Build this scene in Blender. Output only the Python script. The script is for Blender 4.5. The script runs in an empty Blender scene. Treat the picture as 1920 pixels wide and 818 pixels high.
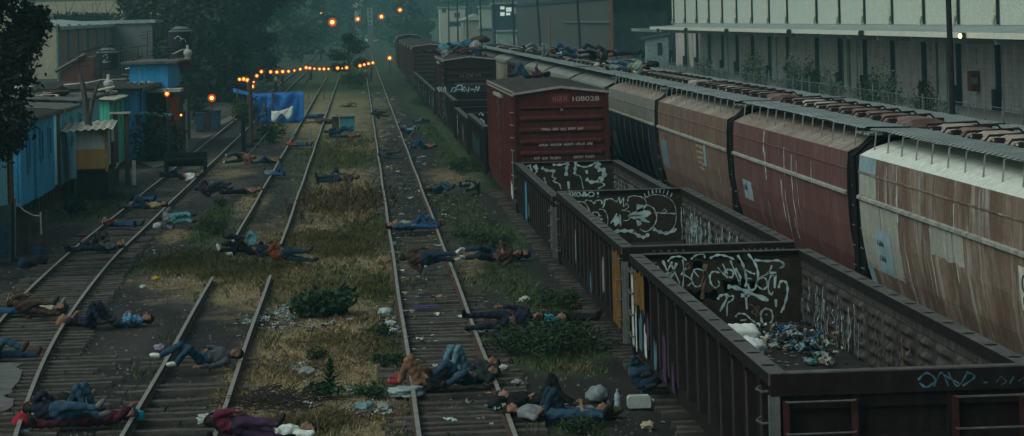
EXPO, HAZE = 0.2, .00075
import bpy, bmesh, math, random
import numpy as np
from mathutils import Vector, Matrix, noise as mnoise
R = math.radians
rnd = random.Random(7)
scn = bpy.context.scene
COL = scn.collection
# ------------------------------------------------------------------ camera (a 90 mm view from a footbridge 6.5 m up)
F, CX, CY, HC, PSI, ROLL = 4800.0, 960.0, 32.8, 6.46, math.atan(288 / 4800.0), 0.025
cps, sps, cr_, sr_ = math.cos(PSI), math.sin(PSI), math.cos(ROLL), math.sin(ROLL)
def ray(x, y):
    a, b = (x - CX) / F, (CY - y) / F
    return a * cr_ + b * sr_, -a * sr_ + b * cr_
def pd(x, y, d):
    u, v = ray(x, y)
    return Vector((u * d * cps + d * sps, -u * d * sps + d * cps, HC + v * d))
def gp(x, y, z=0.0):
    u, v = ray(x, y)
    return pd(x, y, (z - HC) / v)
def px_on(x, y, X):
    "point of the line of sight on the plane X = const"
    u, v = ray(x, y)
    return pd(x, y, X / (u * cps + sps))
def pix(P):
    X, Y, Z = P
    u0 = X * cps - Y * sps; d = X * sps + Y * cps; v0 = Z - HC
    return CX + F * (u0 * cr_ - v0 * sr_) / d, CY - F * (v0 * cr_ + u0 * sr_) / d
cd = bpy.data.cameras.new('camera'); cam = bpy.data.objects.new('camera', cd); COL.objects.link(cam)
rt, up, fw = Vector((cps, -sps, 0)), Vector((0, 0, 1)), Vector((sps, cps, 0))
r2, u2 = rt * cr_ - up * sr_, up * cr_ + rt * sr_
M = Matrix((r2, u2, -fw)).transposed().to_4x4(); M.translation = Vector((0, 0, HC))
cam.matrix_world = M
cd.sensor_width = 36; cd.lens = 36 * F / 1920; cd.shift_y = -(409 - CY) / 1920
cd.clip_start = 0.5; cd.clip_end = 6000
scn.camera = cam
# ------------------------------------------------------------------ materials
MATS = {}
def newmat(name):
    m = bpy.data.materials.new(name); m.use_nodes = True
    nt = m.node_tree; b = nt.nodes['Principled BSDF']
    return m, nt, b
def c4(c): return (c[0], c[1], c[2], 1)
def node(nt, t, **kw):
    n = nt.nodes.new(t)
    for k, v in kw.items():
        if k in n.inputs: n.inputs[k].default_value = v
        else: setattr(n, k, v)
    return n
def coords(nt, scale=(1, 1, 1), kind='Object'):
    tc = node(nt, 'ShaderNodeTexCoord'); mp = node(nt, 'ShaderNodeMapping')
    mp.inputs['Scale'].default_value = scale
    oi = node(nt, 'ShaderNodeObjectInfo'); sc = node(nt, 'ShaderNodeVectorMath', operation='SCALE')
    cb = node(nt, 'ShaderNodeCombineXYZ')
    nt.links.new(oi.outputs['Random'], cb.inputs[0]); nt.links.new(oi.outputs['Random'], cb.inputs[1])
    nt.links.new(cb.outputs[0], sc.inputs[0]); sc.inputs['Scale'].default_value = 37.0
    nt.links.new(tc.outputs[kind], mp.inputs['Vector']); nt.links.new(sc.outputs[0], mp.inputs['Location'])
    return mp.outputs['Vector']
def noise_ramp(nt, vec, scale, stops, detail=5, rough=0.6):
    n = node(nt, 'ShaderNodeTexNoise'); n.inputs['Scale'].default_value = scale
    n.inputs['Detail'].default_value = detail; n.inputs['Roughness'].default_value = rough
    nt.links.new(vec, n.inputs['Vector'])
    r = node(nt, 'ShaderNodeValToRGB'); e = r.color_ramp.elements
    e[0].position, e[0].color = stops[0][0], c4(stops[0][1])
    e[1].position, e[1].color = stops[-1][0], c4(stops[-1][1])
    for p, c in stops[1:-1]:
        k = e.new(p); k.color = c4(c)
    nt.links.new(n.outputs['Fac'], r.inputs['Fac'])
    return r.outputs['Color'], n.outputs['Fac']
def mixc(nt, fac, a, b, blend='MIX'):
    m = node(nt, 'ShaderNodeMix', data_type='RGBA', blend_type=blend)
    for s, v in ((0, fac), (6, a), (7, b)):
        if hasattr(v, 'links'): nt.links.new(v, m.inputs[s])
        elif isinstance(v, (int, float)): m.inputs[s].default_value = v
        else: m.inputs[s].default_value = c4(v)
    return m.outputs[2]
def bump(nt, b, h, strength, dist=0.02):
    bp = node(nt, 'ShaderNodeBump'); bp.inputs['Strength'].default_value = strength; bp.inputs['Distance'].default_value = dist
    nt.links.new(h, bp.inputs['Height']); nt.links.new(bp.outputs[0], b.inputs['Normal'])
def mat(name, c, rough=0.8, metal=0.0, var=0.35, scale=6.0, stretch=(1, 1, 1), bmp=0.0, spec=0.12):
    "plain surface with uneven colour"
    if name in MATS: return MATS[name]
    m, nt, b = newmat(name)
    v = coords(nt, stretch)
    lo = tuple(x * (1 - var) for x in c); hi = tuple(min(.9, x * (1 + var)) for x in c)
    col, f = noise_ramp(nt, v, scale, [(.3, lo), (.7, hi)])
    nt.links.new(col, b.inputs['Base Color'])
    b.inputs['Roughness'].default_value = rough; b.inputs['Metallic'].default_value = metal
    b.inputs['Specular IOR Level'].default_value = spec
    if bmp: bump(nt, b, f, bmp)
    MATS[name] = m; return m
def weathered(name, paint, rust, pale, amt=0.5, pale_amt=0.35, sy=3.0, rough=0.75, spots=0.5, bmp=.25, zs=.22, vec=None, big=1.3):
    "old railway paint: runs down the plate, rust blotches, pale washed streaks"
    if name in MATS: return MATS[name]
    m, nt, b = newmat(name)
    v1 = coords(nt, vec or (sy, sy, zs)); v2 = coords(nt, (1, 1, 1))
    blot, f1 = noise_ramp(nt, v2, 0.55, [(.5 - spots * .3, (0, 0, 0)), (.5 + .3 - spots * .25, (1, 1, 1))], 8, .65)
    st, f2 = noise_ramp(nt, v1, big, [(.36, (0, 0, 0)), (.66, (1, 1, 1))], 8, .72)
    ps, f3 = noise_ramp(nt, v1, 2.2, [(.50, (0, 0, 0)), (.78, (1, 1, 1))], 7, .72)
    fine, f4 = noise_ramp(nt, v2, 9.0, [(.3, (.72, .72, .72)), (.7, (1.18, 1.18, 1.18))], 6, .7)
    k = node(nt, 'ShaderNodeMath', operation='MULTIPLY'); k.inputs[1].default_value = amt
    ad = node(nt, 'ShaderNodeMath', operation='ADD', use_clamp=True)
    nt.links.new(st, ad.inputs[0]); nt.links.new(blot, ad.inputs[1]); nt.links.new(ad.outputs[0], k.inputs[0])
    c = mixc(nt, k.outputs[0], paint, rust)
    k2 = node(nt, 'ShaderNodeMath', operation='MULTIPLY'); k2.inputs[1].default_value = pale_amt
    nt.links.new(ps, k2.inputs[0])
    c = mixc(nt, k2.outputs[0], c, pale)
    c = mixc(nt, 1.0, c, fine, 'MULTIPLY')
    nt.links.new(c, b.inputs['Base Color'])
    b.inputs['Roughness'].default_value = rough; b.inputs['Specular IOR Level'].default_value = .08
    if bmp: bump(nt, b, f4, bmp, .01)
    MATS[name] = m; return m
def emit(name, c, s):
    if name in MATS: return MATS[name]
    m, nt, b = newmat(name)
    b.inputs['Base Color'].default_value = c4(c); b.inputs['Emission Color'].default_value = c4(c)
    b.inputs['Emission Strength'].default_value = s
    MATS[name] = m; return m
# ------------------------------------------------------------------ mesh builder
class MB:
    def __init__(s): s.v = []; s.f = []; s.m = []
    def add(s, vs, fs, mi=0):
        o = len(s.v); s.v += [tuple(p) for p in vs]
        s.f += [tuple(i + o for i in f) for f in fs]; s.m += [mi] * len(fs); return s
    def box(s, c, d, mi=0, rot=None):
        x, y, z = d[0] / 2, d[1] / 2, d[2] / 2; c = Vector(c)
        vs = [Vector((sx * x, sy * y, sz * z)) for sx in (-1, 1) for sy in (-1, 1) for sz in (-1, 1)]
        if rot is not None: vs = [rot @ p for p in vs]
        return s.add([p + c for p in vs], [(0, 1, 3, 2), (4, 6, 7, 5), (0, 4, 5, 1), (2, 3, 7, 6), (0, 2, 6, 4), (1, 5, 7, 3)], mi)
    def b2(s, lo, hi, mi=0):
        return s.box([(a + b) / 2 for a, b in zip(lo, hi)], [abs(b - a) for a, b in zip(lo, hi)], mi)
    def tube(s, pts, r, n=6, mi=0, cap=True):
        pts = [Vector(p) for p in pts]; k = len(pts)
        rs = r if isinstance(r, (list, tuple)) else [r] * k
        o = len(s.v); prev = None
        for i, p in enumerate(pts):
            t = (pts[min(i + 1, k - 1)] - pts[max(i - 1, 0)])
            t = t.normalized() if t.length > 1e-9 else Vector((0, 0, 1))
            if prev is None:
                q = Vector((0, 0, 1)) if abs(t.z) < .9 else Vector((1, 0, 0)); a = t.cross(q).normalized()
            else:
                a = (prev - t * prev.dot(t)); a = a.normalized() if a.length > 1e-6 else t.orthogonal().normalized()
            prev = a; b = t.cross(a)
            for j in range(n):
                an = 2 * math.pi * j / n
                s.v.append(tuple(p + (a * math.cos(an) + b * math.sin(an)) * rs[i]))
        for i in range(k - 1):
            for j in range(n):
                j2 = (j + 1) % n
                s.f.append((o + i * n + j, o + i * n + j2, o + (i + 1) * n + j2, o + (i + 1) * n + j)); s.m.append(mi)
        if cap:
            s.f.append(tuple(o + j for j in range(n))[::-1]); s.f.append(tuple(o + (k - 1) * n + j for j in range(n))); s.m += [mi, mi]
        return s
    def extrude(s, prof, y0, y1, mi=0, caps=True, segs=1, closed=True):
        "profile in x,z swept along y"
        n = len(prof); o = len(s.v)
        for i in range(segs + 1):
            y = y0 + (y1 - y0) * i / segs
            s.v += [(p[0], y, p[1]) for p in prof]
        for i in range(segs):
            for j in range(n if closed else n - 1):
                j2 = (j + 1) % n
                s.f.append((o + i * n + j, o + i * n + j2, o + (i + 1) * n + j2, o + (i + 1) * n + j))
                s.m.append(mi if not isinstance(mi, (list, tuple)) else mi[j])
        if caps and closed:
            cm = mi if not isinstance(mi, (list, tuple)) else mi[0]
            s.f.append(tuple(o + j for j in range(n))); s.f.append(tuple(o + segs * n + j for j in range(n))[::-1]); s.m += [cm, cm]
        return s
    def ball(s, c, r, nu=10, nv=6, mi=0, jit=0, rg=None):
        c = Vector(c); rr = r if isinstance(r, (list, tuple, Vector)) else (r, r, r)
        o = len(s.v); rg = rg or rnd
        for i in range(nv + 1):
            th = math.pi * i / nv
            for j in range(nu):
                ph = 2 * math.pi * j / nu; k = 1 + rg.uniform(-jit, jit) if jit else 1
                s.v.append((c.x + rr[0] * k * math.sin(th) * math.cos(ph), c.y + rr[1] * k * math.sin(th) * math.sin(ph), c.z + rr[2] * k * math.cos(th)))
        for i in range(nv):
            for j in range(nu):
                j2 = (j + 1) % nu
                s.f.append((o + i * nu + j, o + (i + 1) * nu + j, o + (i + 1) * nu + j2, o + i * nu + j2)); s.m.append(mi)
        return s
    def lathe(s, c, prof, n=14, mi=0):
        c = Vector(c); o = len(s.v)
        for r, z in prof:
            for j in range(n):
                a = 2 * math.pi * j / n; s.v.append((c.x + r * math.cos(a), c.y + r * math.sin(a), c.z + z))
        for i in range(len(prof) - 1):
            for j in range(n):
                j2 = (j + 1) % n
                s.f.append((o + i * n + j, o + i * n + j2, o + (i + 1) * n + j2, o + (i + 1) * n + j)); s.m.append(mi)
        return s
    def build(s, name, mats, parent=None, smooth=False, loc=None, rotz=None):
        me = bpy.data.meshes.new(name); me.from_pydata(s.v, [], s.f)
        if not isinstance(mats, (list, tuple)): mats = [mats]
        for m in mats: me.materials.append(m)
        if len(mats) > 1: me.polygons.foreach_set('material_index', s.m)
        if smooth: me.polygons.foreach_set('use_smooth', [True] * len(s.f))
        me.update()
        o = bpy.data.objects.new(name, me); COL.objects.link(o)
        if parent is not None: o.parent = parent
        if loc is not None: o.location = loc
        if rotz is not None: o.rotation_euler.z = rotz
        return o
def tag(o, label=None, cat=None, group=None, kind=None):
    if label: o['label'] = label
    if cat: o['category'] = cat
    if group: o['group'] = group
    if kind: o['kind'] = kind
    return o
def thing(name, label, cat, loc=(0, 0, 0), rotz=0, group=None):
    o = bpy.data.objects.new(name, None); COL.objects.link(o); o.empty_display_size = .2
    o.location = loc; o.rotation_euler = (0, 0, rotz)
    return tag(o, label, cat, group)
def dup(root, loc, rotz=None, label=None, group=None, swap=None):
    "copy of a thing with its parts and sub-parts; swap maps a material name to another material"
    def cp(o, par):
        c = o.copy(); COL.objects.link(c)
        if par is not None: c.parent = par
        if swap and o.type == 'MESH' and any(m and m.name in swap for m in o.data.materials):
            c.data = o.data.copy()
            for i, m in enumerate(c.data.materials):
                if m and m.name in swap: c.data.materials[i] = swap[m.name]
        for ch in o.children: cp(ch, c)
        return c
    r = cp(root, None); r.location = loc
    if rotz is not None: r.rotation_euler = (0, 0, rotz)
    if label: r['label'] = label
    if group: r['group'] = group
    return r
def txt(name, s, size, m, parent, loc, rot, sx=1.0, extr=0.003, align='LEFT'):
    cu = bpy.data.curves.new(name, 'FONT'); cu.body = s; cu.size = size; cu.extrude = extr; cu.align_x = align
    t = bpy.data.objects.new(name, cu); COL.objects.link(t)
    dg = bpy.context.evaluated_depsgraph_get(); me = bpy.data.meshes.new_from_object(t.evaluated_get(dg))
    bpy.data.objects.remove(t)
    o = bpy.data.objects.new(name, me); COL.objects.link(o); me.materials.clear(); me.materials.append(m)
    o.parent = parent; o.location = loc; o.rotation_euler = rot; o.scale = (sx, 1, 1)
    return o
# ------------------------------------------------------------------ ground
def smooth(a, b, x): t = max(0., min(1., (x - a) / (b - a))); return t * t * (3 - 2 * t)
def t1c(Y):   # centre line of the left track: straight, bending to the right near the bridge
    return -7.61 + (0.0 if Y > 76 else .00112 * (76 - Y) ** 2 * (1 + .006 * (76 - Y)) * .8) if Y > 30 else t1c(30.01)
TRK = {1: t1c, 2: lambda Y: -3.09, 3: lambda Y: 1.49, 4: lambda Y: 6.05, 5: lambda Y: 10.4}
# areas in photo pixels on flat ground: (x, y, rx, ry, kind, strength); kind 0 dry grass, 1 green, 2 pale trampled earth
ZONES = []
def zone(x, y, rx, ry, k, s=1.0):
    c = gp(x, y); sx = (gp(x + rx, y) - c).length; sy = (gp(x, y - ry) - c).length
    ZONES.append((c.x, c.y, max(.4, sx), max(.5, sy), k, s))
for z in [(600, 700, 150, 60, 0, 1), (640, 660, 90, 40, 0, 1), (520, 660, 60, 50, 0, .9), (680, 780, 90, 40, 0, 1), (560, 790, 120, 30, 0, .8),
          (620, 545, 120, 40, 0, 1), (660, 490, 80, 40, 0, 1), (560, 520, 170, 25, 0, .9), (430, 500, 130, 40, 0, .8), (350, 500, 70, 30, 0, .7),
          (620, 450, 90, 30, 0, .7), (640, 370, 60, 50, 0, .9), (480, 530, 90, 25, 0, .8), (400, 545, 60, 20, 0, .6), (640, 250, 70, 20, 0, .6),
          (640, 195, 60, 14, 0, .9), (600, 180, 60, 10, 0, .8), (660, 270, 40, 20, 0, .6), (440, 300, 50, 10, 0, .4), (430, 325, 40, 8, 0, .5),
          (330, 440, 25, 12, 0, .7), (470, 380, 25, 20, 0, .7), (700, 590, 40, 40, 0, .6), (450, 690, 20, 50, 0, .7), (850, 330, 40, 15, 0, .5), (880, 480, 30, 15, 0, .5),
          (1010, 560, 60, 25, 1, .9), (1030, 640, 90, 45, 1, 1), (1060, 600, 50, 30, 1, .8), (930, 440, 70, 25, 1, .8), (920, 530, 60, 15, 1, .5), (880, 300, 40, 40, 1, .8), (820, 230, 30, 50, 1, .7), (790, 190, 30, 25, 1, .6),
          (700, 545, 35, 25, 1, .9), (400, 420, 35, 35, 1, .8), (340, 490, 60, 20, 1, .5), (480, 495, 80, 15, 1, .6), (680, 430, 50, 20, 1, .6), (560, 700, 30, 15, 1, .5), (720, 640, 20, 40, 1, .7), (690, 730, 60, 12, 1, .6),
          (640, 300, 70, 20, 1, .6), (640, 260, 60, 12, 1, .4), (180, 390, 50, 20, 1, .8), (60, 540, 20, 20, 1, .6), (150, 560, 30, 20, 1, .4), (250, 500, 25, 15, 1, .5), (560, 800, 60, 14, 1, .5), (1080, 800, 40, 14, 1, .7), (980, 680, 50, 12, 1, .5),
          (640, 140, 60, 25, 1, .9), (700, 110, 40, 12, 1, .8), (820, 130, 50, 30, 1, .7), (560, 100, 40, 20, 1, .7),
          (380, 560, 50, 20, 2, .7), (250, 640, 60, 40, 2, .3), (620, 215, 70, 30, 0, .8), (640, 330, 60, 30, 0, .6), (600, 300, 60, 40, 1, .45), (670, 180, 50, 30, 1, .5), (560, 480, 140, 60, 0, .9), (650, 520, 80, 30, 1, .5), (610, 640, 110, 70, 0, 1), (470, 760, 60, 40, 0, .7), (560, 560, 60, 20, 1, .4), (860, 400, 50, 40, 1, .5), (960, 520, 50, 40, 1, .5), (870, 500, 30, 30, 0, .5), (440, 540, 40, 30, 0, .6), (520, 470, 60, 20, 1, .5), (330, 265, 60, 22, 2, .8), (250, 330, 30, 12, 2, .6), (400, 210, 30, 16, 2, .8), (420, 300, 60, 14, 2, .5), (400, 350, 60, 20, 2, .4)]:
    zone(*z)
def zval(X, Y):
    a = [0., 0., 0.]
    n = mnoise.noise((X * .9, Y * .5, 3.1)) * .45 + mnoise.noise((X * 2.7, Y * 1.6, 9.1)) * .35
    for cx, cy, sx, sy, k, s in ZONES:
        dx, dy = (X - cx) / sx, (Y - cy) / sy; q = dx * dx + dy * dy
        if q < 3.2:
            a[k] = max(a[k], s * smooth(1.5, .35, math.sqrt(q) + n))
    return a
def gz(X, Y):
    h = .035 * mnoise.noise((X * .55, Y * .4, .3)) + .02 * mnoise.noise((X * 2.1, Y * 1.7, 5.)) 
    return h - .035 + (-.05 if X > 13 else 0) - (.03 if any(abs(X - c(Y)) < 1.3 for c in TRK.values()) and Y < 80 else 0)
def axis(lo, hi, step0, near_lo, near_hi, grow):
    v = []; x = near_lo
    while x < near_hi: v.append(x); x += step0
    v.append(near_hi); s = step0; x = near_hi
    while x < hi: s *= grow; x += s; v.append(min(x, hi))
    s = step0; x = near_lo; w = []
    while x > lo: s *= grow; x -= s; w.append(max(x, lo))
    return w[::-1] + v
xs = axis(-200, 200, .27, -16, 7, 1.35)
ys = [-40, 0, 20, 30]; y = 36.
while y < 300: ys.append(y); y += .3 * max(1, y / 60)
while y < 1400: ys.append(y); y *= 1.25
ys.append(1450)
gv, gf, gc = [], [], []
for Y in ys:
    for X in xs:
        inside = -18 < X < 9 and 34 < Y < 330
        gv.append((X, Y, gz(X, Y) if inside else -.035)); z = zval(X, Y) if inside else ([0, .5, .2] if Y > 330 else [0, .15, .25])
        gc.append((z[0], z[1], z[2], 1))
nx = len(xs)
for j in range(len(ys) - 1):
    for i in range(nx - 1):
        gf.append((j * nx + i, j * nx + i + 1, (j + 1) * nx + i + 1, (j + 1) * nx + i))
me = bpy.data.meshes.new('ground'); me.from_pydata(gv, [], gf)
ca = me.color_attributes.new('zone', 'FLOAT_COLOR', 'POINT'); ca.data.foreach_set('color', [c for q in gc for c in q])
me.polygons.foreach_set('use_smooth', [True] * len(gf))
ground = bpy.data.objects.new('ground', me); COL.objects.link(ground); tag(ground, kind='structure')
m, nt, b = newmat('soil')
v = coords(nt, (1, 1, 1)); vs = coords(nt, (1, .45, 1))
soil, f0 = noise_ramp(nt, vs, .8, [(.3, (.016, .0145, .014)), (.55, (.031, .028, .026)), (.75, (.062, .055, .05))], 8, .7)
peb, f1 = noise_ramp(nt, v, 11., [(.35, (.5, .5, .5)), (.62, (1.1, 1.1, 1.1)), (.78, (2.0, 1.9, 1.8))], 7, .75)
soil = mixc(nt, 1.0, soil, peb, 'MULTIPLY')
dry, f2 = noise_ramp(nt, vs, 3.2, [(.3, (.15, .11, .06)), (.5, (.30, .225, .12)), (.72, (.46, .36, .20))], 8, .75)
grn, f3 = noise_ramp(nt, v, 4.2, [(.3, (.03, .05, .02)), (.7, (.075, .105, .04))], 8, .75)
pal, f4 = noise_ramp(nt, v, 2.5, [(.3, (.07, .058, .05)), (.7, (.12, .1, .085))], 8, .7)
at = node(nt, 'ShaderNodeVertexColor', layer_name='zone'); sp = node(nt, 'ShaderNodeSeparateColor'); nt.links.new(at.outputs[0], sp.inputs[0])
c = mixc(nt, sp.outputs[2], soil, pal); c = mixc(nt, sp.outputs[0], c, dry); c = mixc(nt, sp.outputs[1], c, grn)
nt.links.new(c, b.inputs['Base Color']); b.inputs['Roughness'].default_value = .95; b.inputs['Specular IOR Level'].default_value = .15
bump(nt, b, f1, .6, .05); ground.data.materials.append(m)
# concrete apron at the left edge and the worn path in front of the shacks
slab = MB()
def poly_sheet(pts, z, name, m, kind='structure', th=.05):
    w = MB(); P = [gp(x, y) for x, y in pts]; n = len(P)
    w.add([(p.x, p.y, z) for p in P] + [(p.x, p.y, z - th) for p in P], [tuple(range(n))[::-1]] + [(i, (i + 1) % n, (i + 1) % n + n, i + n) for i in range(n)])
    o = w.build(name, m); bm = bmesh.new(); bm.from_mesh(o.data); bmesh.ops.recalc_face_normals(bm, faces=bm.faces); bm.to_mesh(o.data); bm.free()
    return tag(o, kind=kind)
M_conc = mat('old_concrete', (.115, .112, .106), .9, var=.3, scale=2.5, bmp=.2)
poly_sheet([(-160, 688), (20, 686), (42, 688), (30, 694), (42, 700), (36, 720), (22, 735), (24, 742), (6, 748), (12, 752), (26, 754), (24, 768), (12, 776), (-10, 780), (-200, 790)], .06, 'broken_pavement', M_conc, th=.12)
poly_sheet([(262, 305), (300, 295), (345, 288), (352, 262), (372, 258), (400, 252), (372, 266), (360, 280), (340, 300), (290, 315)], .012, 'worn_path', mat('trodden_path', (.13, .115, .1), .95, var=.3, scale=2.), th=.06)
poly_sheet([(395, 235), (440, 214), (448, 208), (452, 212), (430, 228), (405, 240)], .012, 'worn_path', MATS['trodden_path'], th=.06)
# ------------------------------------------------------------------ tracks
M_rail = mat('rail_steel', (.30, .265, .235), .55, .55, .35, 8, bmp=.1)
M_railside = mat('rail_rust', (.075, .045, .03), .85, .2, .4, 14, bmp=.2)
M_tie = weathered('sleeper_wood', (.115, .10, .09), (.04, .034, .03), (.22, .2, .18), .7, .5, 1.0, .9, zs=6.)
TIE_RG = random.Random(3)
def rail_mesh(xf, Ys, name, root):
    # head, web and foot as one swept profile; the worn head is brighter
    prof = [(-.07, .0), (-.07, .018), (-.012, .03), (-.012, .105), (-.036, .115), (-.036, .142), (.036, .142), (.036, .115), (.012, .105), (.012, .03), (.07, .018), (.07, .0)]
    w = MB(); n = len(prof)
    for Y in Ys: w.v += [(xf(Y) + p[0], Y, p[1]) for p in prof]
    for i in range(len(Ys) - 1):
        for j in range(n):
            j2 = (j + 1) % n; w.f.append((i * n + j, i * n + j2, (i + 1) * n + j2, (i + 1) * n + j)); w.m.append(1 if j == 5 else 0)
    for Y in Ys[::6]:
        for s in (-1, 1): w.box((xf(Y) + s * .1, Y, .02), (.07, .05, .045), 0)
    return w.build(name, [M_railside, M_rail], root)
def track(label, xf, y0, y1, tie_len=2.5, segs=None, tie_to=None, hidden=None, ext=None, skip=.06, sink=0.):
    root = thing('railway_track', label, 'railway track', (0, 0, 0))
    for a, b_ in (segs or [(y0, y1)]):
        Ys = [a]
        while Ys[-1] < b_: Ys.append(min(b_, Ys[-1] + max(1.0, Ys[-1] * .02)))
        for s in (-1, 1): rail_mesh(lambda Y, s=s: xf(Y) + s * .7175 + .010 * math.sin(Y * .31 + s), Ys, 'rail', root)
    Y = y0 + .2; k = 0; far = MB()
    while Y < (tie_to or y1):
        if not (hidden and any(a < Y < b_ for a, b_ in hidden)) and TIE_RG.random() > skip:
            ex = ext(Y) if ext else (0, 0)
            L = tie_len + ex[1] + TIE_RG.uniform(-.1, .12); cx = ex[0] + ex[1] / 2 + TIE_RG.uniform(-.06, .06)
            rot = Matrix.Rotation(TIE_RG.gauss(0, .018), 3, 'Z') @ Matrix.Rotation(TIE_RG.gauss(0, .006), 3, 'Y')
            zz = TIE_RG.uniform(-.03, .0) - (sink(Y) if callable(sink) else sink); wd = TIE_RG.uniform(.15, .205)
            w = MB() if k < 98 else far; n = 9 if k < 98 else 2; o = len(w.v)
            ring = []
            for i in range(n):           # worn, slightly uneven timber
                u = -L / 2 + L * i / (n - 1); jz = TIE_RG.uniform(-.010, .008); jy = TIE_RG.uniform(-.015, .015)
                for (dy, dz) in ((-wd / 2, -.1), (-wd / 2, .035), (-wd / 2 + .03, .05), (wd / 2 - .03, .05), (wd / 2, .03), (wd / 2, -.1)):
                    p = rot @ Vector((u, dy + jy, dz + jz)); ring.append((xf(Y) + cx + p.x, Y + p.y, p.z + zz + .012))
            w.v += ring
            for i in range(n - 1):
                for j in range(6):
                    j2 = (j + 1) % 6; w.f.append((o + i * 6 + j, o + i * 6 + j2, o + (i + 1) * 6 + j2, o + (i + 1) * 6 + j)); w.m.append(0)
            w.f += [tuple(o + j for j in range(6))[::-1], tuple(o + (n - 1) * 6 + j for j in range(6))]; w.m += [0, 0]
            if k < 98: w.build('sleeper', M_tie, root)
            k += 1
        Y += TIE_RG.uniform(.5, .6) * (1 if Y < 90 else 1.0)
    if far.v: tag(far.build('sleeper', M_tie, root), kind='stuff')
    return root
track('leftmost railway track, curving past the blue shacks, its dark sleepers showing', t1c, 36, 900, tie_to=130, sink=lambda Y: .07 * smooth(78, 86, Y),
      ext=lambda Y: (-.05, (.8 + .25 * math.sin(Y * 2.3)) if 42.5 < Y < 50.5 and not 45.8 < Y < 46.6 else (.15 if Y < 70 else 0)))
track('second track from the left, its rails lost under grass midway', TRK[2], 36, 300, segs=[(36, 64.6), (73.5, 300)], tie_to=52, hidden=[(50.5, 80)], skip=.38, sink=.02, tie_len=2.3,
      ext=lambda Y: (-.1, -.3 + .3 * math.sin(Y * 1.7)))
track('long straight track with shiny rails running beside the freight wagons', TRK[3], 36, 1100, tie_to=125, skip=.08, sink=lambda Y: .03 + .06 * smooth(53, 58, Y))
track('railway track underneath the open gondola wagons', TRK[4], 36, 520, tie_len=2.7, tie_to=95)
track('railway track underneath the covered hopper wagons', TRK[5], 27, 420, tie_to=28)
# ------------------------------------------------------------------ wagons
M_black = mat('black_steel', (.010, .009, .010), .7, .1, .4, 7, bmp=.15)
M_under = mat('underframe', (.014, .012, .012), .85, .1, .4, 9, bmp=.2)
M_wheel = mat('wheel_steel', (.05, .042, .036), .6, .4, .4, 9)
M_gond = weathered('gondola_black', (.010, .0085, .0095), (.020, .011, .009), (.055, .055, .055), .5, .3, 2.5, .7)
M_gond2 = weathered('gondola_brown', (.016, .009, .0085), (.012, .0085, .008), (.06, .052, .05), .5, .25, 2.5, .7)
M_rim = weathered('rim_grey', (.12, .115, .11), (.05, .042, .038), (.24, .235, .22), .5, .4, 3, .7, zs=3.)
M_inner = weathered('inner_rust', (.055, .047, .044), (.03, .022, .02), (.20, .195, .185), .55, .6, 2.2, .7)
M_hole = mat('dark_hole', (.006, .006, .006), .95, var=.1)
M_floor = weathered('wagon_floor', (.04, .038, .036), (.022, .018, .016), (.09, .086, .08), .6, .4, 1.5, .8, zs=1.5)
M_yel = mat('yellow_ochre', (.135, .065, .016), .85, var=.55, scale=4, bmp=.1)
M_pale = mat('pale_peeling', (.42, .43, .40), .8, var=.45, scale=5, bmp=.1)
M_graf = mat('graffiti_white', (.34, .44, .44), .8, var=.45, scale=4)
M_grafb = mat('graffiti_blue', (.06, .13, .17), .8, var=.6, scale=4)
M_grafp = mat('graffiti_violet', (.06, .025, .075), .8, var=.6, scale=4)
M_grafg = mat('graffiti_green', (.025, .034, .014), .85, var=.6, scale=3)
M_grafo = mat('graffiti_tan', (.13, .085, .055), .85, var=.5, scale=3)
def truck(root, yc, Xw=.7175):
    t = MB()
    for s in (-1, 1):
        t.extrude([(s * 1.0 - .07, .34), (s * 1.0 - .07, .62), (s * 1.0 + .07, .62), (s * 1.0 + .07, .34)], yc - .62, yc + .62)
        t.box((s * 1.0, yc - .88, .50), (.18, .32, .22)); t.box((s * 1.0, yc + .88, .50), (.18, .32, .22))
        t.box((s * 1.0, yc - .55, .62), (.12, .5, .12)); t.box((s * 1.0, yc + .55, .62), (.12, .5, .12))
        for q in (-.14, 0, .14): t.tube([(s * 1.02, yc + q, .36), (s * 1.02, yc + q, .6)], .05, 8)
    t.box((0, yc, .55), (2.0, .34, .3))
    o = t.build('bogie', M_under, root)
    for dy in (-.86, .86):
        for s in (-1, 1):
            w = MB(); prof = [(0, -.065), (.36, -.065), (.42, -.03), (.42, .06), (.455, .075), (.38, .075), (.34, .03), (.2, .02), (.12, .06), (0, .06)]
            n = 20; 
            for r, q in prof:
                for j in range(n):
                    a = 2 * math.pi * j / n; w.v.append((s * (Xw + .0) - s * q, yc + dy + r * math.cos(a), .14 + .42 + r * math.sin(a)))
            for i in range(len(prof) - 1):
                for j in range(n):
                    j2 = (j + 1) % n; w.f.append((i * n + j, i * n + j2, (i + 1) * n + j2, (i + 1) * n + j)); w.m.append(0)
            w.build('wheel', M_wheel, o, smooth=False)
def coupler(root, y, s):
    c = MB(); c.b2((-.11, y, .72), (.11, y + s * .42, .92)); c.b2((-.2, y + s * .34, .66), (.17, y + s * .62, .98)); c.b2((-.2, y + s * .62, .7), (-.04, y + s * .72, .95))
    c.tube([(.35, y, .8), (.38, y + s * .2, .5), (.32, y + s * .45, .42), (.2, y + s * .62, .5)], .03)
    return c.build('coupler', M_under, root)
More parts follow.
